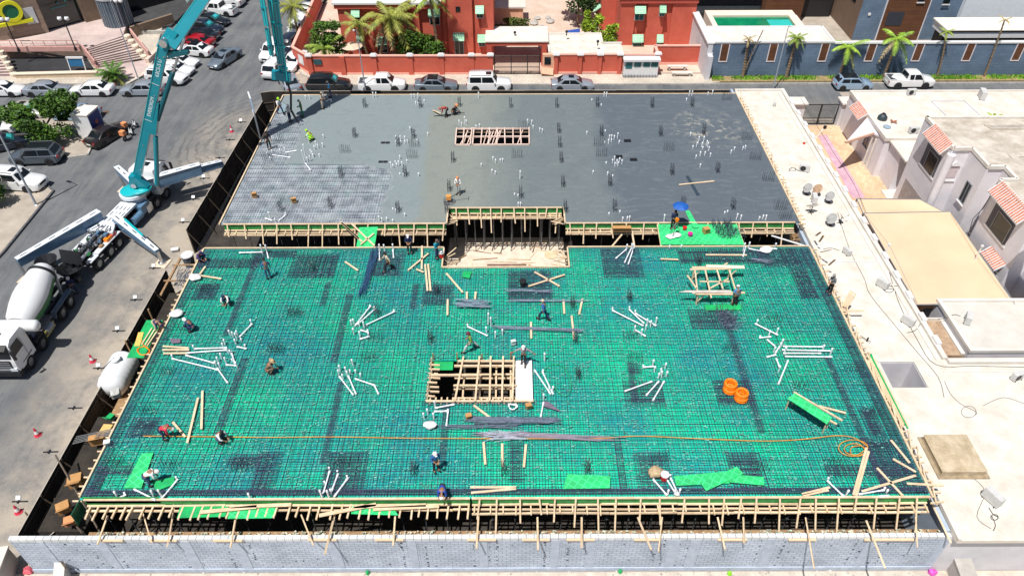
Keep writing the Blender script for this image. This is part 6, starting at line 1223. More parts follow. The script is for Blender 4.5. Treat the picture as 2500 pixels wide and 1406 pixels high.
def drumpatch(a0,a1,z0,z1,m,nm,off=.01,taper=0):
    mb=MB(); n=10; kx=14; vs=[]
    def rad(z):
        for (r0,q0),(r1,q1) in zip(pf,pf[1:]):
            if q0<=z<=q1: return r0+(r1-r0)*(z-q0)/max(q1-q0,1e-6)
    for j in range(kx+1):
        z=z0+(z1-z0)*j/kx; sh=taper*(j/kx-.5)
        for i in range(n+1): a=R(a0+sh+(a1-a0)*i/n*(1-.5*abs(j/kx-.5))); r=rad(z)+off; vs.append((r*math.cos(a),r*math.sin(a),z))
    mb.add(vs,[(j*(n+1)+i,j*(n+1)+i+1,(j+1)*(n+1)+i+1,(j+1)*(n+1)+i) for j in range(kx) for i in range(n)]); return part(nm,mb.xf(dm@Matrix.Rotation(pi/2,4,'Y')),m,dr_)
drumpatch(88,126,.35,4.1,LG,'green_stripe'); 
part('drum_ring',MB().lathe([(.86,4.25),(.98,4.25),(.98,4.45),(.86,4.45)],(0,0,0),36).xf(dm@Matrix.Rotation(pi/2,4,'Y')),DARKM,mx,40)
part('rear_pedestal',MB().bar((-2.6,-.6,1.1),(-2.7,-.7,2.5),.15,.2).bar((-2.6,.6,1.1),(-2.7,.7,2.5),.15,.2).bar((-2.7,-.8,2.5),(-2.7,.8,2.5),.2,.2),GREYM,mx)
part('hopper',MB().lathe([(.3,0),(.75,.7),(.80,.7),(.35,-.05)],(-3.55,0,3.0),14),DARKM,mx); part('chute',MB().slab4([(-3.6,-.35,2.7),(-3.6,.35,2.7),(-4.9,.35,1.8),(-4.9,-.35,1.8)],.06).bar((-3.6,-.37,2.85),(-4.9,-.37,1.95),.04,.2).bar((-3.6,.37,2.85),(-4.9,.37,1.95),.04,.2),DARKM,mx)
lad=MB()
for s in (0,.45): lad.tube([(-3.2,-1.0+s,.9),(-3.5,-1.0+s,3.4)],.03,5)
for i in range(9): lad.tube([(-3.22-i*.033,-1.0,1.1+i*.26),(-3.22-i*.033,-.55,1.1+i*.26)],.02,5)
part('ladder',lad,CHROME,mx); part('rear_bar',MB().bx(-4.7,-4.55,-1.15,1.15,.6,.8).bx(-4.6,-4.2,-1.15,-.8,.8,1.2).bx(-4.6,-4.2,.8,1.15,.8,1.2),DARKM,mx)
part('rear_platform',MB().bx(-3.9,-3.1,-1.1,-.45,1.5,1.56),GREYM,mx)
# pump lorry
py_=R(79.4); pcn=Vector((-33.6,52.0,GZ))
pm=thing('concrete_pump_lorry','white boom pump lorry with spread outriggers and a tall teal boom','pump lorry',pcn,py_)
PMi=(Matrix.Translation(pcn)@Matrix.Rotation(py_,4,'Z')).inverted()
def PL(p): return PMi@Vector(p)
part('chassis',MB().bx(-6.8,5.9,-.45,-.2,.85,1.2).bx(-6.8,5.9,.2,.45,.85,1.2),DARKM,pm)
for x in (4.7,3.15,-2.75,-3.95,-5.55):
    for s in (-1,1): lwheel(pm,x,s*(1.1 if x>0 else 1.08))
    part('axle',MB().tube([(x,-1,.53),(x,1,.53)],.1,8),DARKM,pm)
for s in (-1,1): lwheel(pm,-1.25,s*1.12,nm='spare_wheel')
cab(pm,3.9,1.22,z0=1.15,L=2.3)
part('cab_side_sticker',MB().bx(3.88,3.897,-.9,-.1,2.2,2.6),mat('sticker_green',(.03,.35,.10)),pm)
WG=mat('lorry_white_grey',(.66,.70,.75),.4,.08,2,coat=.2); STEELB=mat('lorry_blue_steel',(.10,.20,.32),.4,.15,2,coat=.2)
part('turret_base',MB().lathe([(.85,.8),(.85,1.9),(1.15,2.0),(1.15,2.25),(0,2.25)],(2.2,0,0),28),WG,pm,40)
tur=PL((-32.55,54.3,-1.9))
part('turret_ring',MB().lathe([(.95,0),(1.0,.2),(.8,.3),(0,.3)],(2.2,0,2.25),28),TEALL,pm,40)
# spine deck with slots
part('spine_deck',MB().bx(-2.0,1.2,-.75,.75,1.55,1.75),WG,pm)
sl=MB()
for i in range(3):
    for j in range(4): sl.bx(-1.6+i*.85,-1.6+i*.85+.5,-.6+j*.36,-.6+j*.36+.07,1.751,1.757)
for j in range(5): sl.bar((-2.1-.05*abs(j-2),-.5+j*.25,1.755),(-2.9,-.85+j*.42,1.755),.07,.01)
part('deck_fan',MB().slab4([(-2.0,-.75,1.74),(-2.0,.75,1.74),(-3.0,1.15,1.74),(-3.0,-1.15,1.74)],.15),WG,pm); part('deck_slots',sl,BLACKP,pm)
def outrigger(a,b,w0,w1,h0,h1,foot=True,pad=True,tele=None,lab='outrigger'):
    a,b=PL(a),PL(b); o=part(lab,MB().bar(a,b,w0,h0,w2=w1,h2=h1),STEELB,pm); d=b-a
    part('outrigger_top',MB().bar(a+Vector((0,0,h0/2+.02)),b+Vector((0,0,h1/2+.02)),w0+.16,.04,w2=w1+.1),WG,o)
    n=max(3,int(d.length/1.1)); s=MB()
    for i in range(n): u0,u1=(i+.25)/n,(i+.7)/n; p,q=a.lerp(b,u0),a.lerp(b,u1); zz=h0/2+.045; s.bar(p+Vector((0,0,zz+(h1-h0)/2*u0)),q+Vector((0,0,zz+(h1-h0)/2*u1)),.08,.01)
    part('slot',s,BLACKP,o)
    part('outrigger_pipe',MB().tube([a.lerp(b,.2)+d.cross(Vector((0,0,1))).normalized()*(w0/2+.12)+Vector((0,0,-h0*.35)),a.lerp(b,.85)+d.cross(Vector((0,0,1))).normalized()*(w1/2+.12)+Vector((0,0,-h1*.35))],.05,6),CHROME,o)
    if foot:
        e=b; part('outrigger_leg',MB().tube([e+Vector((0,0,.1)),(e.x,e.y,.2)],.13,10).lathe([(.3,0),(.3,.12),(.13,.2)],(e.x,e.y,.08),12),CHROME,o)
        part('pad',MB().bx(e.x-.55,e.x+.55,e.y-.55,e.y+.55,0,.08),mat('pad_wood',(.68,.55,.42),.8,.1,3),o)
    return o
outrigger((-34.7,50.9,-2.55),(-38.9,45.0,-2.75),.55,.4,1.15,.7)
orr=outrigger((-33.3,50.4,-2.5),(-28.75,46.9,-3.3),.5,.3,.9,.45)
a,b=PL((-32.0,49.6,-1.95)),PL((-30.0,47.9,-2.35)); part('teal_cylinder',MB().tube([a,b],.1,8),TEALL,orr)
outrigger((-32.6,55.6,-2.5),(-28.4,57.9,-2.3),.6,.5,1.2,1.0,foot=False); outrigger((-28.6,57.8,-2.35),(-26.9,59.1,-2.5),.35,.35,.7,.6,foot=True)
outrigger((-33.6,55.4,-2.4),(-36.0,57.8,-2.3),.45,.4,.8,.7)
# pump end
part('hopper',MB().lathe([(.45,.55),(.95,1.35),(1.0,1.35),(.5,.5)],(-7.3,0,0),10),DARKM,pm); part('hopper_flap',MB().slab4([(-6.9,-.9,1.4),(-6.9,.9,1.4),(-6.6,.9,2.5),(-6.6,-.9,2.5)],.05),DARKM,pm)
part('pump_cylinders',MB().tube([(-6.8,-.3,1.3),(-3.2,-.3,1.5)],.15,10).tube([(-6.8,.3,1.3),(-3.2,.3,1.5)],.15,10).tube([(-6.5,0,1.75),(-3.0,0,1.85)],.07,8),GREYM,pm)
part('side_platform',MB().bx(-5.3,-2.2,-1.22,-.7,1.25,1.33).bx(-6.3,-5.3,-1.2,-.7,1.15,1.22),WG,pm); part('side_platform',MB().bx(-6.0,-3.0,.7,1.22,1.25,1.33),WG,pm)
part('toolbox',MB().bx(-3.8,-3.2,-1.1,-.75,1.33,1.6),ORANGE,pm); part('toolbox',MB().bx(-3.2,-2.6,-1.1,-.8,1.33,1.55),mat('box_salmon',(.70,.12,.08),.5),pm); part('toolbox',MB().bx(-4.6,-4.2,-1.05,-.8,1.33,1.5),OLDT,pm)
part('tank_front',MB().bx(1.0,2.2,-1.2,-.6,.7,1.5),STEELB,pm); part('battery_box',MB().bx(1.6,2.4,-1.25,-.8,.45,1.15),CHROME,pm); part('fuel_tank',MB().lathe([(0,-.6),(.33,-.6),(.33,.6),(0,.6)],(.4,-.95,.8),14,ax='X'),STEELB,pm,40)
hs=MB()
for i in range(46):
    a=Vector((U(-6.2,-2.3),U(-.7,.7),U(1.35,1.8))); b=a+Vector((U(-.6,.6),U(-.4,.4),U(-.1,.35))); hs.tube([a,(a+b)/2+Vector((0,0,U(.1,.3))),b],U(.02,.045),5)
part('hydraulic_hoses',hs,BLACKP,pm)
for i in range(22):
    a=Vector((U(-6.0,-1.2),U(-.9,.6),U(1.3,1.7))); part('fitting',MB().bx(a.x-U(.08,.2),a.x+U(.08,.2),a.y-U(.06,.15),a.y+U(.06,.15),a.z,a.z+U(.1,.3)),random.choice((GREYM,CHROME,WG,STEELB,DARKM,LG)),pm)
# boom
tw_=Vector((-32.75,54.5,-1.5)); el=Vector((-26.3,54.4,11.1)); s2=GY(680,-260,64.); tip=Vector((-20.5,62.2,4.2))
def BM(nm,a,b,w0,h0,w1,h1,m=TEAL,up=(0,-1,.3),top=True):
    a,b=PL(a),PL(b); u=PMi.to_3x3()@Vector(up); o=part(nm,MB().bar(a,b,w0,h0,up=u,w2=w1,h2=h1),m,pm)
    return o
UPV=Vector((-.86,0,.5))
b1=BM('boom_section',tw_,el,.50,.62,.44,.66,up=UPV)
d=(el-tw_).normalized(); sidev=d.cross(UPV).normalized()    # face toward the camera
if sidev.y>0: sidev=-sidev
upn=(UPV-d*UPV.dot(d)).normalized()
# top flange with sunlight put into its lighter teal, frame lines, lettering, knuckle
part('top_flange',MB().bar(PL(tw_+upn*.325),PL(el+upn*.345),.54,.05,up=PMi.to_3x3()@upn),TEALL,b1)
part('turret_yoke',MB().prism([(-.6,-.4),(.9,-.4),(.5,.2),(.1,.75),(-.4,.75)],-.38,.38).xf(Matrix.Translation(tur+Vector((0,0,.55)))@Matrix.Rotation(-R(79.4)+0,4,'Z')@Matrix.Rotation(pi/2,4,'X')),TEAL,pm)
yk=part('slew_table',MB().lathe([(.95,0),(1.0,.2),(.85,.3),(0,.35)],tur+Vector((0,0,-.25)),28),TEALL,pm,40)
part('kingpin',MB().lathe([(0,-.72),(.24,-.72),(.24,.72),(0,.72)],(0,0,0),16,ax='Y').xf(Matrix.Translation(PL(tw_))@Matrix.Rotation(-R(79.4),4,'Z')),CHROME,pm,40)
part('lift_cylinder',MB().tube([PL(tw_+Vector((1.6,.2,-.4))),PL(tw_.lerp(el,.38)-upn*.75)],.2,12),TEAL,pm,40); part('lift_rod',MB().tube([PL(tw_.lerp(el,.36)-upn*.7),PL(tw_.lerp(el,.52)-upn*.42)],.11,10),CHROME,pm,40)
part('fold_cylinder',MB().tube([PL(tw_.lerp(el,.50)-upn*.62),PL(tw_.lerp(el,.84)-upn*1.0)],.2,12),mat('boom_dark_teal',(.003,.10,.13),.4,.1,2),pm,40); part('fold_rod',MB().tube([PL(tw_.lerp(el,.84)-upn*1.0),PL(el-upn*.75+Vector((.9,0,.6)))],.1,10),CHROME,pm,40)
part('boom_gusset',MB().bar(PL(tw_.lerp(el,.40)-upn*.55),PL(tw_.lerp(el,.62)-upn*.45),.5,.5,up=PMi.to_3x3()@upn,h2=.12),TEAL,pm)
rot=Matrix((( d.x,upn.x,sidev.x),( d.y,upn.y,sidev.y),( d.z,upn.z,sidev.z))); 
if rot.determinant()<0: rot=Matrix(((d.x,-upn.x,sidev.x),(d.y,-upn.y,sidev.y),(d.z,-upn.z,sidev.z)))
LW=mat('lettering_white',(.80,.82,.82),.5,.02,1)
def onboom(u,v=0.): 
    p=tw_.lerp(el,u)+upn*v+sidev*(.256-.03*u); return PMi@(Matrix.Translation(p)@rot.to_4x4())
text(b1,'EVERDIGM',onboom(.58,.0),.40,LW); text(b1,'63CS-5 U',onboom(.84,.0),.40,LW)
for u in (.485,.735): part('rib_line',MB().bar(PL(tw_.lerp(el,u)+sidev*.245+upn*.3),PL(tw_.lerp(el,u)+sidev*.245-upn*.3),.03,.012,up=PMi.to_3x3()@sidev),LW,b1)
for u,v in ((.05,.1),(.12,-.2),(.3,.0),(.66,-.1),(.9,.2),(.92,-.2)): part('bolt',MB().tube([PL(tw_.lerp(el,u)+sidev*.2+upn*v),PL(tw_.lerp(el,u)+sidev*.265+upn*v)],.06,8),CHROME,b1)
b2=BM('boom_section',el+Vector((.3,0,-.4)),s2,.5,.85,.42,.55,up=UPV)
d2=(s2-el).normalized(); up2=(UPV-d2*UPV.dot(d2)).normalized(); part('top_flange',MB().bar(PL(el+Vector((.3,0,-.4))+up2*.44),PL(s2+up2*.3),.54,.05,up=PMi.to_3x3()@up2),TEALL,b2)
part('elbow_plate',MB().bar(PL(el-d*.7+upn*.05-sidev*.0),PL(el+d2*1.1),.6,.85,up=PMi.to_3x3()@upn,h2=.8),TEAL,pm); part('elbow_link',MB().bar(PL(el-d*.9-upn*.4),PL(el+Vector((1.6,0,-.8))),.4,.5,h2=.25,up=PMi.to_3x3()@upn),mat('boom_dark_teal',(.003,.10,.13)),pm)
part('elbow_pin',MB().tube([PL(el+sidev*.42),PL(el-sidev*.42)],.3,16),CHROME,pm,40)
part('pipe_clamp',MB().bar(PL(el.lerp(s2,.35)-up2*.3),PL(el.lerp(s2,.35)-up2*1.1),.5,.14,up=PMi.to_3x3()@d2),TEALL,b2)
cl=el.lerp(s2,.25); part('white_band',MB().bar(PL(cl+up2*.5-d2*.2),PL(cl+up2*.5+d2*.2),.68,.12,up=PMi.to_3x3()@up2),WHITEP,b2)
# the three folded far sections hanging over the slab corner
for i,(dx,dy,w_,zb) in enumerate(((-1.0,.0,.42,6.6),(-.3,.3,.46,4.6),(.45,.0,.40,4.4))):
    a=Vector((tip.x+dx*1.0+.65,tip.y+dy+1.6,19.5)); b=Vector((tip.x+dx*.55,tip.y+dy,zb)); s=BM('boom_section',a,b,w_,.55,w_*.75,.36,up=(0,1,0))
    part('delivery_pipe',MB().tube([PL(a+Vector((.3,-.45,0))),PL(b+Vector((.2,-.35,0)))],.075,8),TEALL,s); part('flange',MB().bar(PL(a+Vector((-.05,-.3,0))),PL(b+Vector((-.03,-.2,0))),.1,.05,up=PMi.to_3x3()@Vector((0,1,0))),TEALL,s)
    for j in range(8): q=a.lerp(b,(j+.6)/8.2)+Vector((.2,-.4,0)); part('pipe_bracket',MB().bar(PL(q+Vector((-.35,.1,0))),PL(q+Vector((.2,0,0))),.12,.14),random.choice((TEAL,TEALL,CHROME)),s)
part('boom_knuckle',MB().bar(PL(tip+Vector((-.9,0,.6))),PL(tip+Vector((.7,0,.3))),.5,.8),TEAL,pm)
part('boom_crosslink',MB().bar(PL(s2),PL(Vector((tip.x+.6,tip.y+1.6,19.5))),.5,.6),TEAL,pm)
part('rubber_hose',MB().tube([PL(tip+Vector((.3,-.1,.6))),PL(tip+Vector((.45,-.15,-1.2))),PL(Vector((-20.35,62.0,1.4))),PL(Vector((-19.95,61.9,.25)))],.1,10),BLACKP,pm,60)
# ---------------- pipes ----------------
PIPE_N=0
def riser(mb,x,y,h,r=.048,tilt=.04): 
    a,b=U(-tilt,tilt)*h,U(-tilt,tilt)*h; mb.tube([(x,y,0),(x+a,y+b,h)],r,8); mb.lathe([(r*1.28,0),(r*1.28,.12),(r*.7,.15),(0,.15)],(x+a,y+b,h-.12),8)
def cluster(k,tops,lying,label,h=.55,z=0.,rj=.15,name='drain_pipes'):
    P=[G(*k(t[:2]),z+(t[2] if len(t)>2 else h)) for t in tops]+[G(*k(q),z+.1) for l in lying for q in l]
    c=Vector((sum(p.x for p in P)/len(P),sum(p.y for p in P)/len(P),z)); t=thing(name,label,'pipes',c,0,'white pipe runs on the near green deck' if lying else None)
    for q in tops:
        hh=(q[2] if len(q)>2 else h)*U(1-rj,1+rj); p=G(*k(q[:2]),z+hh); mb=MB(); riser(mb,p.x,p.y,hh-z*0); mb.xf(Matrix.Translation((0,0,z))); part('riser',mb,PVC,t,45,world=True)
    for l in lying:
        a,b=G(*k(l[0]),z+.17),G(*k(l[1]),z+.17); mb=MB().tube([a,b],.046,8); d=(b-a).normalized()
        for q,s in ((a,1),(b,-1)): mb.tube([q-d*.03*s,q+d*.16*s],.062,8)
        n=int((b-a).length/.42)
        part('pipe',mb,PVC,t,45,world=True)
        if n>1: 
            for i in range(1,n,2): q=a.lerp(b,i/n); part('pipe_tie',MB().tube([q-d*.02,q+d*.02],.052,8),mat('tie_grey',(.45,.5,.55),.6),t,world=True)
    return t
cluster(kM,[(308,485),(565,440),(553,470),(590,505),(615,525),(635,600,.25),(665,625),(606,360),(633,375),(670,365),(660,385),(655,435),(710,430,.2),(740,480,.25),(788,272,.35),(535,555),(507,585),(570,588),(490,618),(520,630),(130,565,.3)],
 [((330,515),(590,508)),((270,550),(590,527)),((140,598),(515,690)),((255,570),(490,635)),((515,680),(600,800)),((700,415),(800,310)),((680,500),(755,515)),((590,650),(675,655)),((630,540),(660,640))],'large tangle of white drain pipes on the left of the near deck')
cluster(kB,[(848,853,.2),(880,862,.2),(1022,888,.2),(705,960),(722,955),(722,1020),(765,970),(798,975),(768,1045),(830,1030,.25),(835,1055,.25)],[((740,1000),(850,860)),((760,990),(885,880)),((810,1000),(1025,900)),((780,1035),(835,1050)),((775,1100),(840,1080))],'white pipe fan with three long arms pointing right, left of centre')
cluster(kB,[(715,1250),(622,1293),(665,1305),(612,1322),(645,1355),(677,1335),(698,1325),(740,1325,.3),(775,1350,.3)],[((625,1375),(725,1506)),((690,1370),(745,1500)),((742,1390),(880,1436)),((880,1436),(910,1500))],'white pipe group with arms toward the camera, left of the framed opening')
cluster(kB,[(915,410,.8),(950,410,.8),(1013,405,.8)],[((915,450),(918,525)),((1015,450),(1020,505))],'three white pipe stubs at the far edge, beside the beige shirted worker')
cluster(kB,[(45,410,.9),(80,412,.9)],[((-105,470),(65,465)),((85,420),(105,510))],'pair of tall white pipes with a long arm at the far left edge')
cluster(kB,[(1708,908,1.0),(1730,940,.9),(1697,1010,.5),(1762,1045,.5),(1815,1030,.5),(1560,990,.2)],[((1565,1010),(1705,1075))],'white pipe stubs with one long arm near the worker in the green shirt')
cluster(kN,[(245,438,.2),(350,432,.2),(388,455,.3),(465,508),(487,520),(521,500,.6),(385,550),(455,545),(430,570)],[((245,455),(435,550)),((350,450),(440,535)),((390,475),(515,550)),((385,575),(450,615))],'white pipe fan with three long arms pointing left, right of centre')
cluster(kN,[(335,42,.8),(365,38,.8),(375,40,.8)],[((265,130),(335,70)),((320,155),(365,60)),((343,165),(378,60))],'three slanting white pipes at the far edge right of the well')
cluster(kN,[(603,50,.3),(676,48,.3)],[],'two short white stubs at the far edge below the green platform')
cluster(kN,[(1072,35,.8),(1102,30,.7),(1268,35,.5)],[((1098,70),(1190,88)),((1225,65),(1268,72)),((1060,118),(1075,60))],'white pipes with a wrapped joint at the far right edge of the near deck')
cluster(kO,[(62,165,.3),(75,245,.3),(125,220),(165,205,.7),(190,262),(395,290),(435,308),(150,300),(175,395),(205,300),(180,280)],
 [((50,185),(160,240)),((70,255),(125,250)),((110,265),(145,295)),((190,297),(390,300)),((185,315),(430,320)),((190,332),(375,332)),((200,348),(430,350)),((150,330),(190,265)),((108,350),(150,340)),((155,360),(170,400)),((165,485),(212,370))],'largest tangle of white pipes with four parallel arms on the right of the near deck')
cluster(kC,[(990,1290,.3),(1065,1250),(1155,1275),(1075,1300),(1120,1315),(1130,1335),(1165,1335),(1105,1350)],[((990,1305),(1060,1300)),((855,1480),(1050,1410)),((1010,1510),(1100,1410)),((1060,1545),(1140,1410))],'white pipe group with three arms over a dark rebar square, right of centre')
cluster(kP,[(1995,575,.3),(2070,770,.4),(2108,765,.4),(2005,850,.6),(2018,380,.9)],[((1900,580),(2080,850)),((1990,600),(2110,850)),((1970,1110),(2000,950))],'white pipes beside the white corrugated sheets of the framed opening')
cluster(kP,[(755,930,.7),(672,1020,.5),(740,1070,.5),(628,1070,.5),(908,1025,.3)],[((765,1010),(975,970)),((755,1050),(905,1045)),((890,1215),(908,1050))],'white pipes just before the left corner of the framed opening')
cluster(kF,[(540,622,.2),(600,645,.2),(670,680,.2),(508,722,.3),(475,785,.7),(525,785,.7),(548,780,.7)],[((500,810),(545,650)),((560,790),(605,670)),((580,830),(675,700))],'white pipe group standing on the dark rebar square at the front edge')
cluster(kE,[(822,795,.6),(893,803,.3),(1085,790,.6),(1138,782,.7),(1268,690,.2),(1790,810,.5)],[((970,780),(1120,855)),((1170,840),(1280,710)),((865,840),(905,820))],'white pipes at the near left corner below the green sheet')
cluster(kH,[(1050,690,.2),(1115,640,.3),(1172,675,.2),(1160,785,.5),(1210,780,.5),(1245,775,.5)],[((1050,710),(1145,820)),((1140,700),(1215,820)),((1175,700),(1230,820))],'white pipes at the front edge beside the red and white bucket')
cluster(kI,[(483,695,.2),(625,785,.5),(890,765,.4),(912,780,.5)],[((475,720),(590,830)),((700,815),(880,785)),((850,830),(910,825))],'white pipes at the near right corner among loose planks')
# stubs cast into the far slab, one cluster per thing
ZT=.10
cluster(kJ,[(265,310,1.0),(238,368,1.2),(235,402,1.2),(310,348,.5),(325,368,.4),(352,360,.4),(358,310,.4),(335,424,.3),(262,443,.5),(276,433,.6),(282,398,.5),(290,408,.5),(298,422,.4),(304,375,.4)],[],'dense group of white stubs where the lime capped worker crouches',z=ZT)
cluster(kJ,[(57,400,.4),(102,395,.4),(130,385,.4),(28,413,.4),(45,440,.4)],[((60,430),(165,445)),((140,415),(200,405)),((255,480),(285,520))],'white pipes lying over the bare dusty rebar at the left of the far slab')
cluster(kJ,[(788,315,.5),(800,322,.4),(812,318,.5),(838,320,.6),(786,345,.4),(814,345,.4),(838,345,.4),(853,343,.3),(868,266,.3),(895,272,.3),(910,338,.4)],[],'white stub group in the middle of the paler wet concrete',z=ZT)
cluster(kJ,[(755,472,.6),(768,485,.4),(782,465,.3),(800,466,.5),(808,433,.4),(820,470,.4),(850,458,.3),(790,478,.4),(810,535,.2),(830,540,.2),(918,536,.3),(973,298,.3)],[],'white stub group at the near side of the pale wet concrete',z=ZT)
cluster(kJ,[(768,742,.2),(784,748,.2),(837,772,.3),(684,788,.5),(702,800,.4),(731,796,.4),(768,808,.3)],[],'small white stubs at the near edge of the pale concrete',z=ZT)
cluster(kJ,[(38,765,.8),(72,803,.4),(135,770,.4)],[((20,803),(60,815)),((100,815),(135,785))],'white stubs at the near left corner of the bare dusty rebar')
cluster(kJ,[(252,80,.4),(275,78,.4),(357,58,.6),(378,70,.5),(404,104,.3)],[],'white stubs at the far left edge near the corner workers',z=ZT)
cluster(kJ,[(650,62,.6),(666,62,.6)],[],'pair of tall white stubs at the far edge before the white pickup',z=ZT); cluster(kJ,[(877,72,.5),(894,72,.5),(915,70,.5),(903,117,.3),(917,122,.3),(953,106,.3)],[],'six white stubs at the far edge before the grey saloon',z=ZT)
cluster(kJ,[(1158,226,.4),(1172,240,.4),(1190,205,.7),(1200,225,.5),(1257,256,.3),(1278,248,.3)],[],'white stubs just beyond the left end of the pinkish openings',z=ZT)
cluster(kJ,[(1272,62,.6)],[],'single tall white stub at the far edge before the white off road wagon',z=ZT)
cluster(kJ,[(1357,440,.3),(1372,455,.4),(1400,453,.3),(1414,451,.3),(1352,515,.3),(1370,525,.3),(1288,480,.3)],[],'loose group of short white stubs on the concrete below the pinkish openings',z=ZT)
cluster(kL,[(98,186,.7),(118,190,.5),(125,215,.3),(158,228,.4),(170,232,.4),(390,245,.25)],[],'white stubs right of the pinkish openings',z=ZT)
cluster(kL,[(415,85,.2),(447,98,.2),(461,110,.2),(476,52,.4),(488,52,.4)],[],'white stubs around the starter bars at the far edge, centre',z=ZT)
cluster(kL,[(883,82,.3),(898,45,.5),(912,45,.5),(990,52,.3),(1012,42,.5)],[],'white stubs at the far right edge of the dark concrete',z=ZT)
cluster(kL,[(481,238,.2),(502,262,.5),(513,262,.5),(526,265,.4),(544,252,.6),(498,285,.4),(512,282,.4),(550,290,.3),(478,295,.2)],[],'white stub group near the upper switch box in the dark concrete',z=ZT)
cluster(kL,[(486,395,.2),(518,382,.4),(528,368,.4),(540,385,.4),(552,375,.4),(565,385,.4),(545,395,.4),(530,398,.4),(421,438,.3)],[],'white stub group near the lower switch box in the dark concrete',z=ZT)
cluster(kL,[(903,250,.4),(945,270,.6),(971,270,.6),(985,290,.5),(935,298,.4),(915,315,.3),(995,320,.4),(960,300,.4),(975,345,.4),(952,345,.4),(1002,352,.4),(930,362,.3),(952,405,.3),(990,300,.4),(963,320,.3)],[],'biggest white stub group in the dark concrete below the dry blotches',z=ZT)
cluster(kL,[(1104,337,.3),(1120,322,.3),(1162,320,.3),(1175,315,.3)],[],'four white stubs near the right edge of the dark concrete',z=ZT)
cluster(kL,[(60,440,.9),(33,550,.2),(50,555,.2),(52,595,.4),(63,595,.4)],[],'tall thin marker and stubs above the well',z=ZT)
cluster(kL,[(493,445,.3),(518,460,.3),(500,645,.2),(535,620,.2),(553,635,.2),(568,668,.4),(590,665,.4),(602,662,.4)],[],'small white stubs right of the well at the slab edge',z=ZT)
cluster(kL,[(776,655,.6),(1072,640,.2),(1135,650,.5),(1154,658,.4),(1085,635,.2),(1243,665,.3),(1262,658,.3),(1278,658,.4)],[],'white stubs along the near right edge of the dark concrete',z=ZT)
# ---------------- starter bars ----------------
def starter(k,px,py,comb,label,z,grp,h=.95):
    p=G(*k((px,py)),z); mb=MB(); m=mat('starter_steel',(.05,.055,.07),.6,.3,8)
    if comb: 
        for j in (0,.3):
            for i in range(6): a,b=U(-.05,.05),U(-.05,.05); mb.tube([(-.45+i*.17,j,0),(-.45+i*.17+a,j+b,h*U(.75,1.0))],.012,5)
    else:
        for i in range(4):
            for j in range(2): x,y=-.1+j*.2,-.3+i*.2; mb.tube([(x,y,0),(x+U(-.03,.03),y+U(-.04,.04),h*U(.85,1.1))],.013,5)
        for zz in (.3,.6,.85): mb.bar((-.12,-.32,zz),(.12,.32,zz),.02,.02).bar((.12,-.32,zz),(-.12,.32,zz),.02,.02)
    o=bpy.data.objects.new('starter_bars',mesh('starter_bars',mb,m)); link(o); o.location=p; tag(o,label,'rebar',grp)
LR='dark starter bars standing up from the far grey slab'; LF='dark starter bars rising through the near green deck'
for k,L_ in ((kJ,[(545,325,0),(605,150,0),(890,330,0),(800,375,0),(930,150,0),(1160,145,0),(465,555,0),(843,555,0),(800,765,0),(1122,470,0),(1100,640,0),(1085,765,0),(490,422,1),(883,455,1),(898,388,1),(100,360,1),(40,470,1),(110,760,0),(405,740,0)]),
  (kL,[(13,125,0),(240,125,0),(440,122,0),(710,125,0),(907,122,0),(1080,95,1),(250,250,0),(255,320,0),(262,395,0),(75,240,1),(45,380,1),(460,265,0),(452,320,1),(462,375,1),(752,265,0),(795,345,1),(965,260,0),(1180,290,1),(1222,390,1),(808,455,0),(1032,445,0),(62,570,0),(270,515,0),(502,510,0),(282,640,0),(525,635,0),(862,615,0),(1108,625,0),(1285,495,1),(1345,635,1),(1370,680,1)])):
    for x,y,c in L_: starter(k,x,y,c,('comb shaped row of ' if c else 'tight bundle of ')+LR,.08 if k is kL else .06,'comb rows in the far slab' if c else 'bundles in the far slab')
for k,L_ in ((kC,[(470,870,0),(885,820,0),(490,1120,0),(510,1380,0),(895,1110,1),(930,1270,1),(1625,1200,1),(1390,560,0)]),(kB,[(1290,1120,0),(1335,770,0),(900,930,0),(160,1200,1),(890,1120,1),(845,1270,1),(295,940,1),(430,600,0),(20,560,1)]),
  (kO,[(145,180,1),(450,235,1),(535,435,1),(275,520,1),(645,650,1)]),(kM,[(250,390,1),(100,740,1),(1165,250,1),(1010,560,1),(400,60,1)]),(kE,[(1060,250,1),(840,620,1),(1230,640,1),(1740,650,1)]),(kF,[(640,630,1),(1150,660,0),(1800,660,0)]),(kH,[(570,650,0),(1100,590,1),(1820,660,1)]),(kI,[(520,620,1)])):
    for x,y,c in L_: starter(k,x,y,c,('comb shaped row of ' if c else 'tight bundle of ')+LF,0,'comb rows in the near deck' if c else 'bundles in the near deck',.85)
for g in {o.get('group') for o in bpy.data.objects if o.name.startswith('starter_bars')}:
    L_=sorted([o for o in bpy.data.objects if o.get('group')==g and o.name.startswith('starter_bars')],key=lambda o:o.location.x)
    for i,o in enumerate(L_): o['label']='%s %s of dark starter bars from the left in the %s'%(nth(i),'comb row' if 'comb' in g else 'tight bundle','near green deck' if 'near' in g else 'far grey slab')
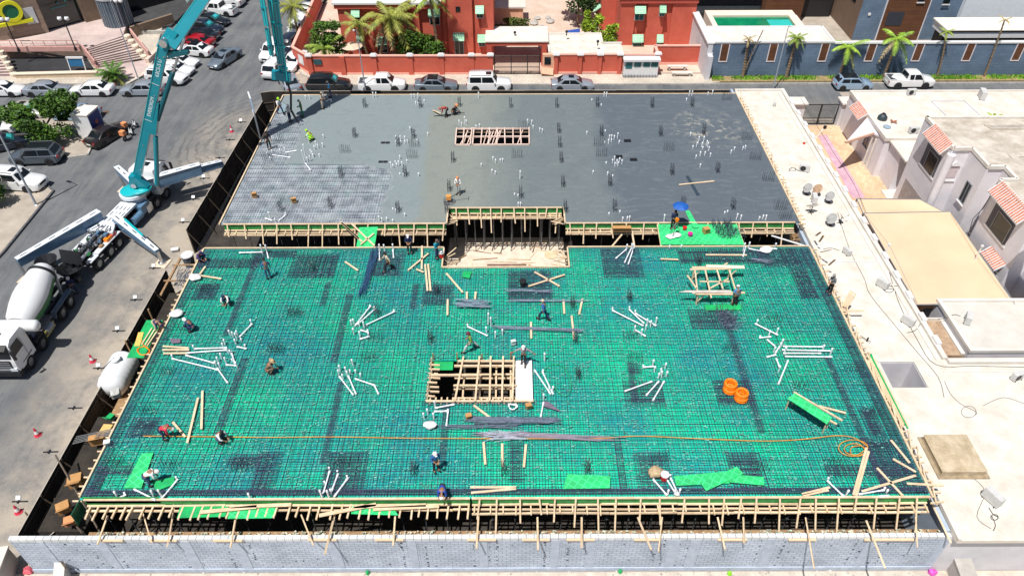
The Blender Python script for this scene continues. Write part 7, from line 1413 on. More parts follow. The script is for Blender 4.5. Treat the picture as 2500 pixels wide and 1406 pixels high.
# switch boxes cast in the slab
for px,py,k,l in ((724,358,kJ,'upper'),(710,470,kJ,'lower')): p=G(*k((px,py)),ZT+.02); solo('junction_box',MB().bx(p.x-.38,p.x-.02,p.y-.16,p.y+.16,.1,.13).bx(p.x+.02,p.x+.4,p.y-.16,p.y+.16,.1,.13),BLACKP,'%s pair of dark junction boxes in the pale wet concrete'%l,'junction box')
for px,py,l in ((590,292,'upper'),(620,385,'lower'),(548,370,'smallest')): p=G(*kL((px,py)),ZT+.05); solo('junction_box',MB().bx(p.x-.3,p.x+.3,p.y-.14,p.y+.14,.1,.24),DARKM,'%s dark raised switch box in the dark concrete'%l,'junction box')
# ---------------- planks ----------------
def plank(k,a,b,label,z=.17,w_=.13,h=.05,m=None,grp=None,z2=None):
    p,q=G(*k(a),z),G(*k(b),z if z2 is None else z2); solo('plank',MB().bar(p,q,w_,h),m or TIMBER,label,'plank',grp)
pl=[(kB,(665,535),(760,600),'short plank on the near deck between the blue and beige shirted workers'),(kB,(1250,555),(1268,748),'left plank of the close pair beside the well corner'),(kB,(1272,552),(1290,748),'right plank of the close pair beside the well corner'),(kB,(1125,598),(1275,475),'plank leaning across the corner left of the well'),(kB,(1228,420),(1225,590),'upright looking thin plank left of the well corner'),(kB,(1405,620),(1525,760),'plank slanting down right below the well corner'),(kB,(1415,810),(1413,925),'short plank below the grey bar bundle, on its left'),(kB,(1555,755),(1555,810),'left short bearer under the grey bar bundle'),(kB,(1620,755),(1615,810),'right short bearer under the grey bar bundle'),(kB,(1185,590),(1240,612),'very short offcut left of the plank pair'),
(kC,(195,610),(378,715),'crossed plank falling to the right, before the well'),(kC,(150,715),(415,630),'crossed plank rising to the right, before the well'),(kC,(405,810),(412,915),'short upright plank right of the blue shirted walker'),(kC,(545,805),(520,920),'short slanting plank, second right of the walker'),(kC,(465,930),(483,1100),'longer upright plank crossing the long bar bundle'),(kC,(168,975),(170,1095),'upright plank at the left of the long bar bundle'),(kC,(1115,515),(1245,520),'short level plank right of the slanting pipes'),(kC,(1445,485),(1745,487),'long level plank below the green platform'),
(kE,(1428,120),(1350,445),'long plank leaning left, near the man in white'),(kE,(1460,70),(1452,345),'upright yellowish plank, near the man in white'),(kE,(1245,295),(1335,402),'short plank right of the man in red'),(kA,(1500,570),(1450,640),'short plank at the far left corner'),(kA,(1455,635),(1618,660),'level plank at the far left corner'),(kF,(1585,175),(1710,270),'plank slanting down right below the framed opening'),(kF,(1655,440),(1668,600),'first upright plank on the dark square at front centre'),(kF,(1790,450),(1790,615),'second upright plank on the dark square at front centre'),(kF,(1560,765),(1890,765),'long thin level plank at the front edge, centre'),(kF,(1565,805),(1890,775),'long thin tilted plank at the front edge, centre'),
(kH,(130,455),(115,620),'third upright plank on the dark square at front centre'),(kI,(755,480),(660,820),'left board of the tall pair in the near right corner'),(kI,(770,505),(680,825),'right board of the tall pair in the near right corner'),(kI,(930,425),(1065,590),'upper slanting plank by the right edge, below the hose coil'),(kI,(945,560),(1110,655),'second slanting plank by the right edge'),(kI,(830,625),(1015,825),'plank crossing under the long tilted one, near right corner'),(kI,(720,795),(1110,680),'long tilted plank rising to the right edge'),(kI,(1045,738),(1310,752),'level plank bridging the right edge to the roof'),(kI,(290,815),(490,765),'upper of two planks at the front edge, right'),(kI,(295,825),(480,785),'lower of two planks at the front edge, right'),
(kI,(410,180),(605,230),'thin plank beside the raised green sheet'),(kM,(60,495),(275,510),'top plank of the stack at the left pipe tangle'),(kM,(55,525),(280,525),'middle plank of the stack at the left pipe tangle'),(kM,(65,555),(268,552),'bottom plank of the stack at the left pipe tangle')]
for k,a,b,l in pl: plank(k,a,b,l)
plank(kL,(845,508),(1018,490),'lone plank lying on the dark far concrete',z=.16); plank(kL,(885,465),(940,560),'bundle of dark bars crossing the lone plank on the far concrete',z=.13,w_=.25,h=.05,m=STEEL)
for a,b,l in (((470,968),(880,888),'lower long plank over the front ledge, left of centre'),((860,922),(1335,900),'long plank over the front ledge at centre'),((720,905),(1240,893),'thin plank behind the long plank at the front ledge')): plank(kF,a,b,l,z=-.28,w_=.2)
for a,b,l in (((1440,945),(1850,905),'tilted plank over the green boards at the front ledge'),((1660,905),(2100,890),'level plank over the green boards at the front ledge')): plank(kE,a,b,l,z=-.28,w_=.2)
# ---------------- green sheets ----------------
def gply():
    m=brick('ply_lozenge',(.02,.60,.17),(.03,.50,.15),(.06,.66,.26),.36,.36,.035,axes='XY',nz=1); n=m.node_tree.nodes; l=m.node_tree.links; t=next(x for x in n if x.type=='TEX_BRICK'); mp=n.new('ShaderNodeMapping'); mp.inputs['Rotation'].default_value=(0,0,.6); l.new(t.inputs[0].links[0].from_socket,mp.inputs[0]); l.new(mp.outputs[0],t.inputs[0]); t.offset=0; return m
GP=gply()
def sheetp(k,Q,label,z=.16,t=.025,m=None,rest=False,nm='plywood_sheet'):
    P=[G(*k(q),z) for q in Q]; solo(nm,MB().slab4(P,t),m or GP,label,'plywood sheet')
sheetp(kE,[(1020,520),(1105,515),(1020,770),(890,770)],'upright looking green plywood sheet at the near left corner'); sheetp(kE,[(1090,720),(1255,690),(1260,740),(1130,790)],'green plywood scrap under the bending worker in white',m=GREENPLY)
sheetp(kH,[(430,668),(740,683),(735,770),(395,775)],'single green plywood sheet raised at the front edge, centre',z=.3); sheetp(kH,[(1195,685),(1560,650),(1600,735),(1215,752)],'left green sheet of the crossed three at the front edge',z=.2); sheetp(kH,[(1385,730),(1650,615),(1700,665),(1430,790)],'tilted green sheet on top of the crossed three',z=.30); sheetp(kH,[(1560,665),(1845,690),(1850,750),(1600,728)],'right green sheet of the crossed three at the front edge',z=.24)
sheetp(kC,[(1435,850),(1700,845),(1705,885),(1445,890)],'green plywood strip on the deck before the timber table',m=GREENPLY); sheetp(kB,[(1530,605),(1590,608),(1575,655),(1520,645)],'small green plywood scrap before the well',m=GREENPLY)
sh=[G(*kI(q),1.05) for q in ((238,85),(508,262),(470,310),(185,125))]; o=solo('plywood_sheet',MB().slab4(sh,.03),GP,'green sheet propped about a metre above the deck, right side','plywood sheet')
tr_=thing('trestle','pale timber trestle holding up the raised green sheet','trestle',G(*kI((370,300)),0))
for a,b in (((230,80),(580,285)),((195,118),(540,312))): part('rail',MB().bar(G(*kI(a),1.0),G(*kI(b),1.0),.1,.08),TIMBER,tr_,world=True)
for a in ((245,95),(200,125),(500,262),(468,300)): q=G(*kI(a),1.); part('leg',MB().bar((q.x,q.y,0),(q.x,q.y,.97),.06,.06),TIMBER,tr_,world=True)
sheetp(kE,[(1300,900),(1650,890),(1625,975),(1275,985)],'green plywood board on the front ledge, first from the left',z=-.42,m=GREENPLY); sheetp(kE,[(1660,900),(2000,890),(1960,985),(1640,990)],'green plywood board on the front ledge, second from the left',z=-.42)
sheetp(kF,[(710,880),(1000,905),(1050,930),(1040,965),(700,955)][:2]+[(1040,965),(700,955)],'green plywood board on the front ledge under the long planks',z=-.42)
p0,p1,p2,p3=[G(*kE(q),.12) for q in ((560,848),(870,848),(903,893),(560,893))]; solo('plywood_sheet',MB().bar((-22.6,FY0-.02,.0),(-18.6,FY0-.02,.0),.04,.55),FASCIA,'green side board standing along the near left corner of the deck','plywood sheet')
solo('plywood_sheet',MB().bar((FX0-.05,FY0-.9,-.5),(FX0-.0,FY0+.0,-.5),.04,1.0),mat('dark_green_board',(.01,.10,.05),.5),'dark green end board at the near left corner of the formwork','plywood sheet')
sp_=[G(*kC(q),.06) for q in ((1095,262),(1672,262),(1727,410),(1118,410))]; pf_=thing('platform','bright green plywood platform bridging the gap between the decks','platform',(sum((p.x for p in sp_))/4,44.6,-.1)); part('sheet',MB().slab4(sp_,.04),GP,pf_,world=True)
for i in range(5): u=i/4; part('bearer',MB().bar(sp_[0].lerp(sp_[1],u)+Vector((0,.3,-.1)),sp_[3].lerp(sp_[2],u)+Vector((0,-.3,-.1)),.1,.1),TIMBER,pf_,world=True)
sheetp(kB,[(770,285),(905,280),(880,430),(748,425)],'tilted green board bridging the gap left of the well',z=.1); 
for a,b,l in (((632,245),(790,390),'first'),((640,250),(770,370),'second'),((710,255),(880,420),'third'),((780,410),(875,330),'fourth')): plank(kB,a,b,'%s of the crossed planks over the green board in the gap'%l,z=.2,m=TIMBER)
sheetp(kC,[(1295,165),(1325,160),(1395,285),(1355,290)],'narrow green slotted board slanting from the slab to the platform',z=.15)
sheetp(kC,[(455,95),(455,95),(455,95),(455,95)],'',z=.1) if 0 else None
# ---------------- timber table ----------------
tb=thing('timber_table','large open timber table frame with planks laid over its near end','table',G(*kC((1530,770)),0)); H_=1.0
def C3(p,z): return G(*kC(p),z)
for a,b in (((1345,578),(1725,572)),((1330,592),(1640,585)),((1345,762),(1730,762)),((1370,770),(1640,772))): part('rail',MB().bar(C3(a,H_),C3(b,H_),.16,.06),TIMBER,tb,world=True)
for a,b in (((1365,590),(1385,765)),((1440,590),(1485,800)),((1525,590),(1570,735)),((1615,590),(1660,735)),((1480,728),(1610,660)),((1400,680),(1620,682)),((1580,560),(1605,545)),((1310,635),(1380,735))): part('cross_member',MB().bar(C3(a,H_-.06),C3(b,H_-.06),.1,.06),TIMBER,tb,world=True)
for a in ((1360,592),(1625,588),(1390,768),(1655,765)): q=C3(a,H_); part('leg',MB().bar((q.x,q.y,0),(q.x,q.y,H_-.08),.09,.09),TIMBER,tb,world=True); part('brace',MB().bar((q.x,q.y,.2),(q.x+.5,q.y+.05,H_-.1),.07,.05),TIMBER,tb,world=True)
part('board',MB().slab4([C3(q,H_+.06) for q in ((1250,757),(1300,745),(1630,742),(1628,762))],.03),mat('grey_board',(.55,.50,.45),.8,.15,2),tb,world=True)
solo('pale_board',MB().bar(C3((1450,568),H_+.08),C3((1728,576),H_+.08),.3,.04),mat('pale_board_wood',(.78,.68,.52),.8,.1,2),'wide pale board along the far rail of the timber table','plank')
# ---------------- coils, hoses, bundles ----------------
CO=mat('conduit_orange',(1.0,.26,.0),.45,c2=(.85,.16,.0),sc=6)
for px,py,z,l in ((1600,72,.0,'bottom coil of the left stack'),(1600,62,.32,'top coil of the left stack'),(1682,132,.0,'bottom coil of the right stack'),(1680,128,.32,'top coil of the right stack')):
    p=G(*kH((px-5,py)),.1); mb=MB()
    for zz in (.09,.24): mb.tube([(.31*math.cos(a),.31*math.sin(a),zz) for a in [2*pi*i/36 for i in range(36)]],[.085+.012*(i%2) for i in range(36)],8,closed=True)
    o=bpy.data.objects.new('conduit_coil',mesh('conduit_coil',mb,CO)); link(o); o.location=(p.x,p.y,.10+z); tag(o,'orange corrugated conduit, '+l,'coil','orange conduit coils')
HO=mat('hose_orange',(.80,.36,.04),.5,c2=(.55,.24,.05),sc=1)
cable([(350,1064),(480,1065),(650,1067),(820,1066),(1000,1069),(1240,1070),(1450,1070),(1560,1064),(1700,1070),(1860,1076),(1960,1072),(2040,1063),(2085,1068),(2112,1085)]+[(2083+36*math.cos(a),1093+20*math.sin(a)) for a in (-.2,.6,1.4,2.2,3.,3.8,4.6,5.4,6.1)]+[(2085+24*math.cos(a),1096+14*math.sin(a)) for a in (.4,1.3,2.2,3.1,4.,5.,5.9)]+[(2095+20*math.cos(a),1100+13*math.sin(a)) for a in (.4,1.6,2.6,3.8,5.,6.)],'long orange hose crossing the near deck and ending in loops at right',z=.17,r=.026,m=HO,nm='hose')
cable([(505,350),(560,345)],'x') if 0 else None
cable([(345,830),(352,845)]+loop(350,856,16,11,10,2.6),'coil of orange cable on the green boards outside the left edge',z=-.3,r=.022,m=CO,nm='cable_coil')
cable([(1240,985)]+loop(1252,992,12,8,10,3.2),'coil of white rope at the near edge of the framed opening',z=.2,r=.03,m=WHITEP,nm='rope_coil')
for i,(a,b) in enumerate((((2000,560),(2100,740)),((2020,510),(2110,850)))): pass
cable([(1318,915),(1345,890),(1375,895),(1392,930),(1390,960),(1372,965),(1352,945)],'thin green hose curling over the deck right of the corrugated sheets',z=.17,r=.018,m=GREENPLY,nm='hose')
def bundle(k,a,b,label,n=14,sp=.25,z=.17,m=STEEL2,r=.016,fan=.15,grp=None):
    a,b=G(*k(a),z),G(*k(b),z); d=(b-a).normalized(); s=Vector((-d.y,d.x,0)); mb=MB()
    for i in range(n): mb.tube([a+s*U(-sp,sp)*.5+d*U(-fan,fan)*3+Vector((0,0,U(0,.07))),b+s*U(-sp,sp)*.5+d*U(-fan,fan)*3+Vector((0,0,U(0,.07)))],r,4)
    solo('bar_bundle',mb,m,label,'rebar bundle',grp)
bundle(kB,(1480,835),(1705,848),'grey bundle of bars on two bearers before the well',22,.9,z=.25,fan=.1,r=.02); bundle(kP,(1170,1150),(2130,1160),'pale grey pile of long bars before the framed opening',26,.55,r=.02); bundle(kF,(1705,395),(1880,400),'short tangle of pale bars on the orange hose, left',26,.9,fan=.3,m=mat('pale_steel',(.38,.42,.50),.5)); bundle(kH,(0,385),(600,410),'long fraying bundle of bars lying along the orange hose',26,.45,fan=.7,m=mat('pinkish_steel',(.26,.22,.28),.6)); bundle(kC,(-80,1018),(560,1040),'long thin bars from the centre pipes to the right',12,.35); bundle(kC,(0,745),(330,750),'thin bars left of the crossed planks',8,.4); bundle(kC,(0,820),(560,825),'thin level bars behind the blue shirted walker',8,.3)
bundle(kC,(1800,528),(1910,530),'short bluish bundle at the far right of the near deck',14,.5); bundle(kF,(0,330),(0,330.1),'x') if 0 else None
bundle(kB,(890,450),(790,765),'dark blue bundle of long bars hanging from the far edge',24,.55,m=mat('blue_steel',(.04,.10,.20),.5),z=.2); bundle(kF,(1340,330),(1890,330),'thin bars lying between opening and hose',9,.5); bundle(kF,(1690,180),(1690,180.1),'x') if 0 else None
def tangle(k,P,label,n=70,z=.15,m=STEEL2,l=.9,r=.014):
    c=[G(*k(q),z) for q in P]; mb=MB()
    for i in range(n):
        u,v=U(0,1),U(0,1); p=(c[0]*(1-u)+c[1]*u)*(1-v)+(c[3]*(1-u)+c[2]*u)*v; a=U(-.5,.5)+(1.2 if i%3 else 0); q=p+Vector((math.cos(a)*l*U(.3,1),math.sin(a)*l*U(.3,1),U(0,.25))); mb.tube([p,(p+q)/2+Vector((0,0,U(0,.15))),q],r,4)
    solo('bar_tangle',mb,m,label,'rebar')
tangle(kC,[(1500,900),(1640,900),(1670,1040),(1560,1040)],'tangled heap of dark stirrups before the timber table',90,m=STEEL2); tangle(kC,[(1490,265),(1640,262),(1690,370),(1520,360)],'heap of dark stirrups on the green platform',120,m=STEEL,l=1.0)
tangle(kA,[(1290,600),(1390,590),(1340,720),(1260,760)],'stack of loose steel bars outside the left edge of the deck',60,z=-.6,m=STEEL2,l=1.2); tangle(kD,[(200,360),(250,330),(260,360),(210,410)],'jumble of boards and bars in the right end of the gap',30,z=-1.5,m=OLDT,l=1.0,r=.04)
solo('rebar_support',MB().bx(-25.0,-24.85,39.0,43.3,-.95,-.83).bx(-23.6,-23.45,39.0,43.3,-.95,-.83).bx(-25.2,-23.3,40.4,40.5,-.83,-.75).bx(-25.2,-23.3,42.2,42.3,-.83,-.75),OLDT,'rough timber bearers outside the left deck edge carrying loose steel','bearers')
# small things on the near deck
def bucket(px,py,k,col,label,z=.16,r=.17,h=.3,lid=None):
    p=G(*k((px,py)),z); t=thing('bucket',label,'bucket',p); part('body',MB().lathe([(r*.8,0),(r,h),(r*.9,h),(r*.7,.03),(0,.03)],(0,0,0),14),col,t,50)
    part('rim',MB().lathe([(r,h-.03),(r*1.08,h-.02),(r*1.05,h+.02),(r*.95,h)],(0,0,0),14),lid or WHITEP,t)
    if lid: part('lid',MB().lathe([(r*1.05,h),(r*.9,h+.04),(0,h+.05)],(0,0,0),14),lid,t)
REDP=mat('red_plastic',(.70,.01,.01),.4,.05,2)
bucket(1125,705,kH,REDP,'red bucket with a white lid beside the pipes at the front edge',lid=WHITEP,r=.22,h=.42); bucket(1370,500,kB,REDP,'red bucket with white rim held by the teal shirted man at the well',r=.22,h=.42)
bucket(110,708,kC,DARKM,'dark drum shaped bucket before the well, left of the crossed planks',lid=BLACKP,r=.24,h=.42); bucket(1392,560,kA,mat('barrel_grey',(.12,.14,.16),.5,.2,3),'dark open barrel outside the far left corner of the near deck',z=-1.6,r=.45,h=1.0,lid=None)
bucket(1290,300,kC,REDP,'small red bucket on the green platform',z=.1,r=.16,h=.2,lid=REDP); bucket(1330,345,kC,mat('magenta_plastic',(.75,.02,.30),.5),'small magenta bucket on the green platform',z=.1,r=.18,h=.22,lid=mat('magenta_plastic',(.75,.02,.30)))
def box(px,py,k,col,label,z=.16,s=(.35,.28,.25),rz=.3,nm='box'):
    p=G(*k((px,py)),z); t=thing(nm,label,'box',p,rz); part('carton',MB().bx(-s[0]/2,s[0]/2,-s[1]/2,s[1]/2,0,s[2]),col,t); part('flap',MB().slab4([(-s[0]/2,-s[1]/2,s[2]+.01),(s[0]/2,-s[1]/2,s[2]+.01),(s[0]/2,-s[1]*.8,s[2]+.1),(-s[0]/2,-s[1]*.8,s[2]+.1)],.01),col,t)
CARD=mat('cardboard',(.55,.30,.11),.85,c2=(.42,.22,.08),sc=3)
box(1548,262,kF,CARD,'small orange brown box below the framed opening'); box(1830,1000,kP,CARD,'small yellow brown box at the right corner of the framed opening'); box(40,1135,kC,WHITEP,'small white box beyond the framed opening',s=(.3,.22,.3)); box(775,445,kE,WHITEP,'small white box on the left edge of the near deck',s=(.35,.3,.15)); box(830,305,kC,CARD,'tan box in the timber edge of the far deck',z=.0,s=(1.4,.4,.3),rz=0); box(1445,320,kC,CARD,'brown crate on the green platform',z=.1,s=(.45,.4,.4)); box(1860,60,kA,CARD,'small brown crate on the bare rebar, left one',s=(.4,.3,.35)); box(188,705,kJ,CARD,'small brown crate on the bare rebar, right one',s=(.4,.3,.35)); box(1280,455,kA,WHITEP,'white box on the sandy ground beside the outrigger pad',z=GZ,s=(.6,.4,.2))
p=G(*kH((1060,670)),.16); solo('sack',lumpy([(.2,0),(.32,.08),(.34,.24),(.28,.36),(.16,.42),(.08,.40)],p),mat('hessian',(.62,.48,.30),.9,c2=(.30,.20,.10),sc=5,bump=.5),'beige hessian sack by the red bucket at the front edge','sack',smooth=50)
p=G(*kF((1270,325)),.16); solo('sack',lumpy([(.1,0),(.25,.05),(.3,.15),(.2,.26),(0,.3)],p),WHITEP,'small white bag before the left corner of the framed opening','sack',smooth=60); p=G(*kN((1200,85)),.16); solo('sack',lumpy([(.2,0),(.35,.1),(.3,.25),(0,.32)],p),WHITEP,'white wrapped bag on the pipe joint at the far right edge','sack',smooth=50)
for a,l in (((1425,655),'white bag at the far left edge beside the steel stack'),((1295,920),'crumpled white bag at the left edge of the near deck')): p=G(*kA(a),.16); solo('sack',lumpy([(.25,0),(.36,.1),(.28,.22),(0,.28)],p),WHITEP,l,'sack',smooth=50)
for a,l in (((1185,358),'left white bag on the green platform'),((1228,345),'right white bag on the green platform')): p=G(*kC(a),.1); solo('sack',lumpy([(.2,0),(.3,.08),(.22,.2),(0,.25)],p),WHITEP,l,'sack',smooth=50)
solo('offcut_board',MB().slab4([G(*kP(q),.2) for q in ((2000,930),(2060,940),(2200,1050),(1990,985))],.03),mat('mauve_board',(.16,.12,.17),.8,.2,3),'dark mauve triangular board before the right corner of the framed opening','board')
solo('offcut_board',MB().slab4([G(*kA(q),.17) for q in ((1240,1100),(1320,1095),(1315,1125),(1255,1130))],.03),mat('mauve_board',(.16,.12,.17)),'small dark maroon board near the left pipe tangle','board')
# power trowel standing above the well
p=G(*kJ((1098,708)),.12); tr2=thing('power_trowel','power trowel with ring guard and orange engine above the well corner','power trowel',p); part('ring',MB().tube([(.45*math.cos(a),.45*math.sin(a),.12) for a in [2*pi*i/24 for i in range(24)]],.02,5,closed=True).tube([(.45*math.cos(a),.45*math.sin(a),.28) for a in [2*pi*i/24 for i in range(24)]],.02,5,closed=True),GREYM,tr2)
part('blade',MB().bar((-.38,0,.04),(.38,0,.04),.12,.02).bar((0,-.38,.04),(0,.38,.04),.12,.02),DARKM,tr2); part('engine',MB().bx(-.18,.18,-.18,.18,.3,.65),mat('engine_orange',(.75,.32,.08),.5,.1,3),tr2); part('spindle',MB().tube([(0,0,.04),(0,0,.35)],.05,8),DARKM,tr2); part('handle',MB().tube([(.1,0,.4),(1.0,.15,.95),(1.35,.2,1.0)],.025,6).tube([(1.3,-.1,1.0),(1.35,.5,1.0)],.02,6),DARKM,tr2)
# between hoarding and deck, left side
TKW=mat('tank_white',(.80,.83,.86),.4,.04,2,coat=.3)
tk=thing('water_tank','large ribbed white oblong water tank between hoarding and deck','water tank',G(302,935,-3.4)+Vector((0,0,0))); 
mb=MB().lathe([(0,-1.55),(.5,-1.5),(.85,-1.25)]+[(.94 if i%2 else .88,-1.05+i*.19) for i in range(12)]+[(.85,1.25),(.5,1.5),(0,1.55)],(0,0,.95),22,ax='Y'); part('body',mb,TKW,tk,50); part('manhole',MB().lathe([(.32,0),(.32,.12),(.2,.18),(0,.2)],(0,.35,1.93),16),TKW,tk,40); part('strap',MB().tube([(-.9,-.2,1.5),(-.3,-.1,2.0),(0,.35,2.15)],.025,5),BLACKP,tk); part('foot',MB().bx(-.7,.7,-.8,-.6,-.05,.15).bx(-.7,.7,.6,.8,-.05,.15),GREYM,tk)
solo('tank_stand',MB().bx(-25.9,-23.4,29.0,32.3,GZ+.03,-3.45),OLDT,'old timber staging carrying the white water tank','staging')
gb2=thing('walkway','green and yellow board walkway between the hoarding and the left deck edge','walkway',G(352,830,-.4)); part('board',MB().slab4([G(*kA(q),-.35) for q in ((1070,962),(1190,962),(1050,1235),(925,1235))],.04),GREENPLY,gb2,world=True); part('board',MB().slab4([G(*kA(q),-.3) for q in ((1010,1050),(1050,1050),(1020,1150),(980,1150))],.03),mat('yellow_board',(.78,.50,.12),.7,.1,2),gb2,world=True)
for x in (0,1): part('trestle_leg',MB().bx(-25.4+x*1.6,-25.3+x*1.6,34,34.1,GZ,-.42).bx(-25.0+x*1.6,-24.9+x*1.6,37,37.1,GZ,-.42),OLDT,gb2,world=True)
for i,(a,b) in enumerate((((1110,1020),(1035,1140)),((1130,1030),(1060,1145)),((1150,1040),(1075,1150)))): plank(kA,a,b,'%s of three thin laths on the green walkway'%('left','middle','right')[i],z=-.28,w_=.08)
for px,py,s,l,m in ((190,1180,(1.0,.8,.8),'large open cardboard box by the near left deck edge',CARD),(160,1245,(.9,.7,.7),'torn cardboard box in the near left corner',CARD),(245,1080,(1.3,.5,.8),'tall bent cardboard sheet by the hoarding',CARD),(262,1050,(.8,.8,.3),'yellowish cardboard lying against the left deck edge',mat('yellow_card',(.70,.45,.16),.8)),(175,1275,(.8,.6,.5),'orange brown carton beside the front wall corner',mat('orange_card',(.65,.28,.12),.8)),(285,965,(.7,.7,.5),'pale rubbish sack near the white tank',mat('rubbish_grey',(.5,.5,.48),.8,.4,4)),(272,1020,(.5,.5,.3),'green plastic scrap by the left deck edge',GREENPLY)):
    s=tuple(v*.72 for v in s); p=G(px,py,-1.6); t=thing('cardboard_box' if m is CARD else 'carton',l,'box',p,U(-.6,.6)); part('side',MB().bx(-s[0]/2,s[0]/2,-s[1]/2,s[1]/2,0,s[2]),m,t); part('flap',MB().slab4([(-s[0]/2,-s[1]/2,s[2]),(s[0]/2,-s[1]/2,s[2]),(s[0]/2,-s[1],s[2]+.2),(-s[0]/2,-s[1],s[2]+.2)],.02),m,t)
solo('spoil_heap',MB().bx(-25.6,-23.1,21.2,29.0,GZ,-2.0).bx(-25.8,-23.2,32.5,41.5,GZ,-2.9),mat('spoil_shaded',(.030,.024,.019),.95,.5,1.2,bump=.5),'heap of rubbish and scrap boards between hoarding and deck, coloured as in shade','heap')  # the hoarding's shade is put into the heap's near-black colour
for i in range(5): p=GY(142+i*3,1118+i*2,32.); q=G(208,1140+i*3,-.2); solo('scaffold_tube',MB().tube([(-26.2,26.9+i*.13,-1.9),(-23.0,26.4+i*.1,-.3)],.03,6),CHROME,'%s pale scaffold tube spanning from hoarding to deck'%ORD[i],'tube','scaffold tubes by the left edge')
# angled steel props at the near left corner
for (a,b,c,d,l) in ((135,1110,262,1330,'upper long steel raker crossing the hoarding'),(40,1220,160,1385,'long brown steel raker in front of the block wall corner'),(110,1190,200,1300,'middle steel raker behind the block wall corner')): p=GY(a,b,25);q=GY(c,d,19.8 if 'front of' in l else 20.8); solo('steel_raker',MB().tube([p,q],.05,7),HP,l,'steel prop')
# right edge: boards stacked in the gap, worker's barriers
for i in range(9): 
    a=G(2135+i*5,885,-.1); b=G(2215+i*4,1030,-.1); solo('gap_board',MB().bar((22.3+i*.05,31.9+U(-.3,.3),-.1+i*.02),(22.45+i*.03,26.8+U(-.5,.5),-.1+i*.02),.09,.05),GREENPLY if i in(6,7) else TIMBER,'%s long board from the left in the stack along the right gap'%nth(i),'plank','boards stacked in the right gap')
for a,b,l in (((430,465),(505,450),'a'),((490,560),(535,520),'b'),((590,860),(650,745),'c'),((605,865),(665,755),'d'),((620,870),(685,765),'e'),((585,895),(745,893),'f'),((395,345),(430,320),'g'),((420,390),(450,345),'h')):
    n={'a':'steep upright board by the cable at the right edge','b':'two short upright boards above the plaid shirted man','c':'left board of the fanned stack at the right edge','d':'middle board of the fanned stack at the right edge','e':'right board of the fanned stack at the right edge','f':'level board poking over the roof below the fanned stack','g':'thin upright post at the right end of the gap','h':'second upright post at the right end of the gap'}[l]
    plank(kD,a,b,n,z=-.1,z2=.9 if l!='f' else -.1,m=OLDT if l in 'abgh' else TIMBER)
plank(kD,(70,345),(330,425),'white plank slanting over the right end of the gap',z=-.3,m=WHITEP); plank(kC,(755,430),(835,335),'plank leaning in the gap right of the well',z=-1.2,z2=-.3); plank(kC,(905,310),(925,430),'upright plank in the gap right of the well',z=-.2,z2=-.8)
# front corner odds and ends below the wall
p=G(30,1392,GZ); cb=thing('concrete_stub','pale broken concrete stub wall standing before the near left wall corner','stub wall',p,.15); part('block',MB().bx(-.25,.25,-1.6,.5,0,1.5),CONC,cb); part('cap',MB().bx(-.3,.3,-1.65,.55,1.5,1.6),PLASTER,cb)
p=G(165,1398,GZ); cb=thing('concrete_stub','second pale concrete stub block at the foot of the front wall','stub wall',p,.35); part('block',MB().bx(-.22,.22,-1.2,.3,0,1.0),CONC,cb); part('cap',MB().bx(-.27,.27,-1.25,.35,1.0,1.08),PLASTER,cb)
p=G(2335,1398,GZ); cb=thing('concrete_stub','grey leaning concrete slab between the block wall and the white building','stub wall',p,-.1); part('block',MB().bx(-.5,.3,-1.5,.6,0,1.2),CONC,cb); part('cap',MB().bx(-.55,.35,-1.55,.65,1.2,1.26),CONC,cb)
for px,py,m,l in ((70,1395,mat('pink_plastic',(.65,.12,.16),.6,.2,3),'crumpled pink bag below the near left corner'),(2275,1398,mat('magenta_cloth',(.72,.10,.50),.7,.2,5),'magenta bag below the right end of the block wall'),(1780,1402,mat('lime_cloth',(.30,.75,.02),.7,.2,5),'lime green scrap at the foot of the block wall'),(898,1400,GREENPLY,'small green scrap at the foot of the block wall, left'),(1514,1397,GREENPLY,'small green scrap at the foot of the block wall, right')):
    p=G(px,py,GZ); s=.22 if 'bag' in l else .10; solo('bag' if 'bag' in l else 'scrap',lumpy([(s*.7,0),(s,.1),(s*.8,.25),(s*.3,.34),(0,.3)],p,9,.35),m,l,'bag' if 'bag' in l else 'scrap',smooth=40)
sheetp(k0,[(330,1388),(870,1388),(880,1460),(330,1460)],'',z=GZ+.05,m=PLASTER) if 0 else None
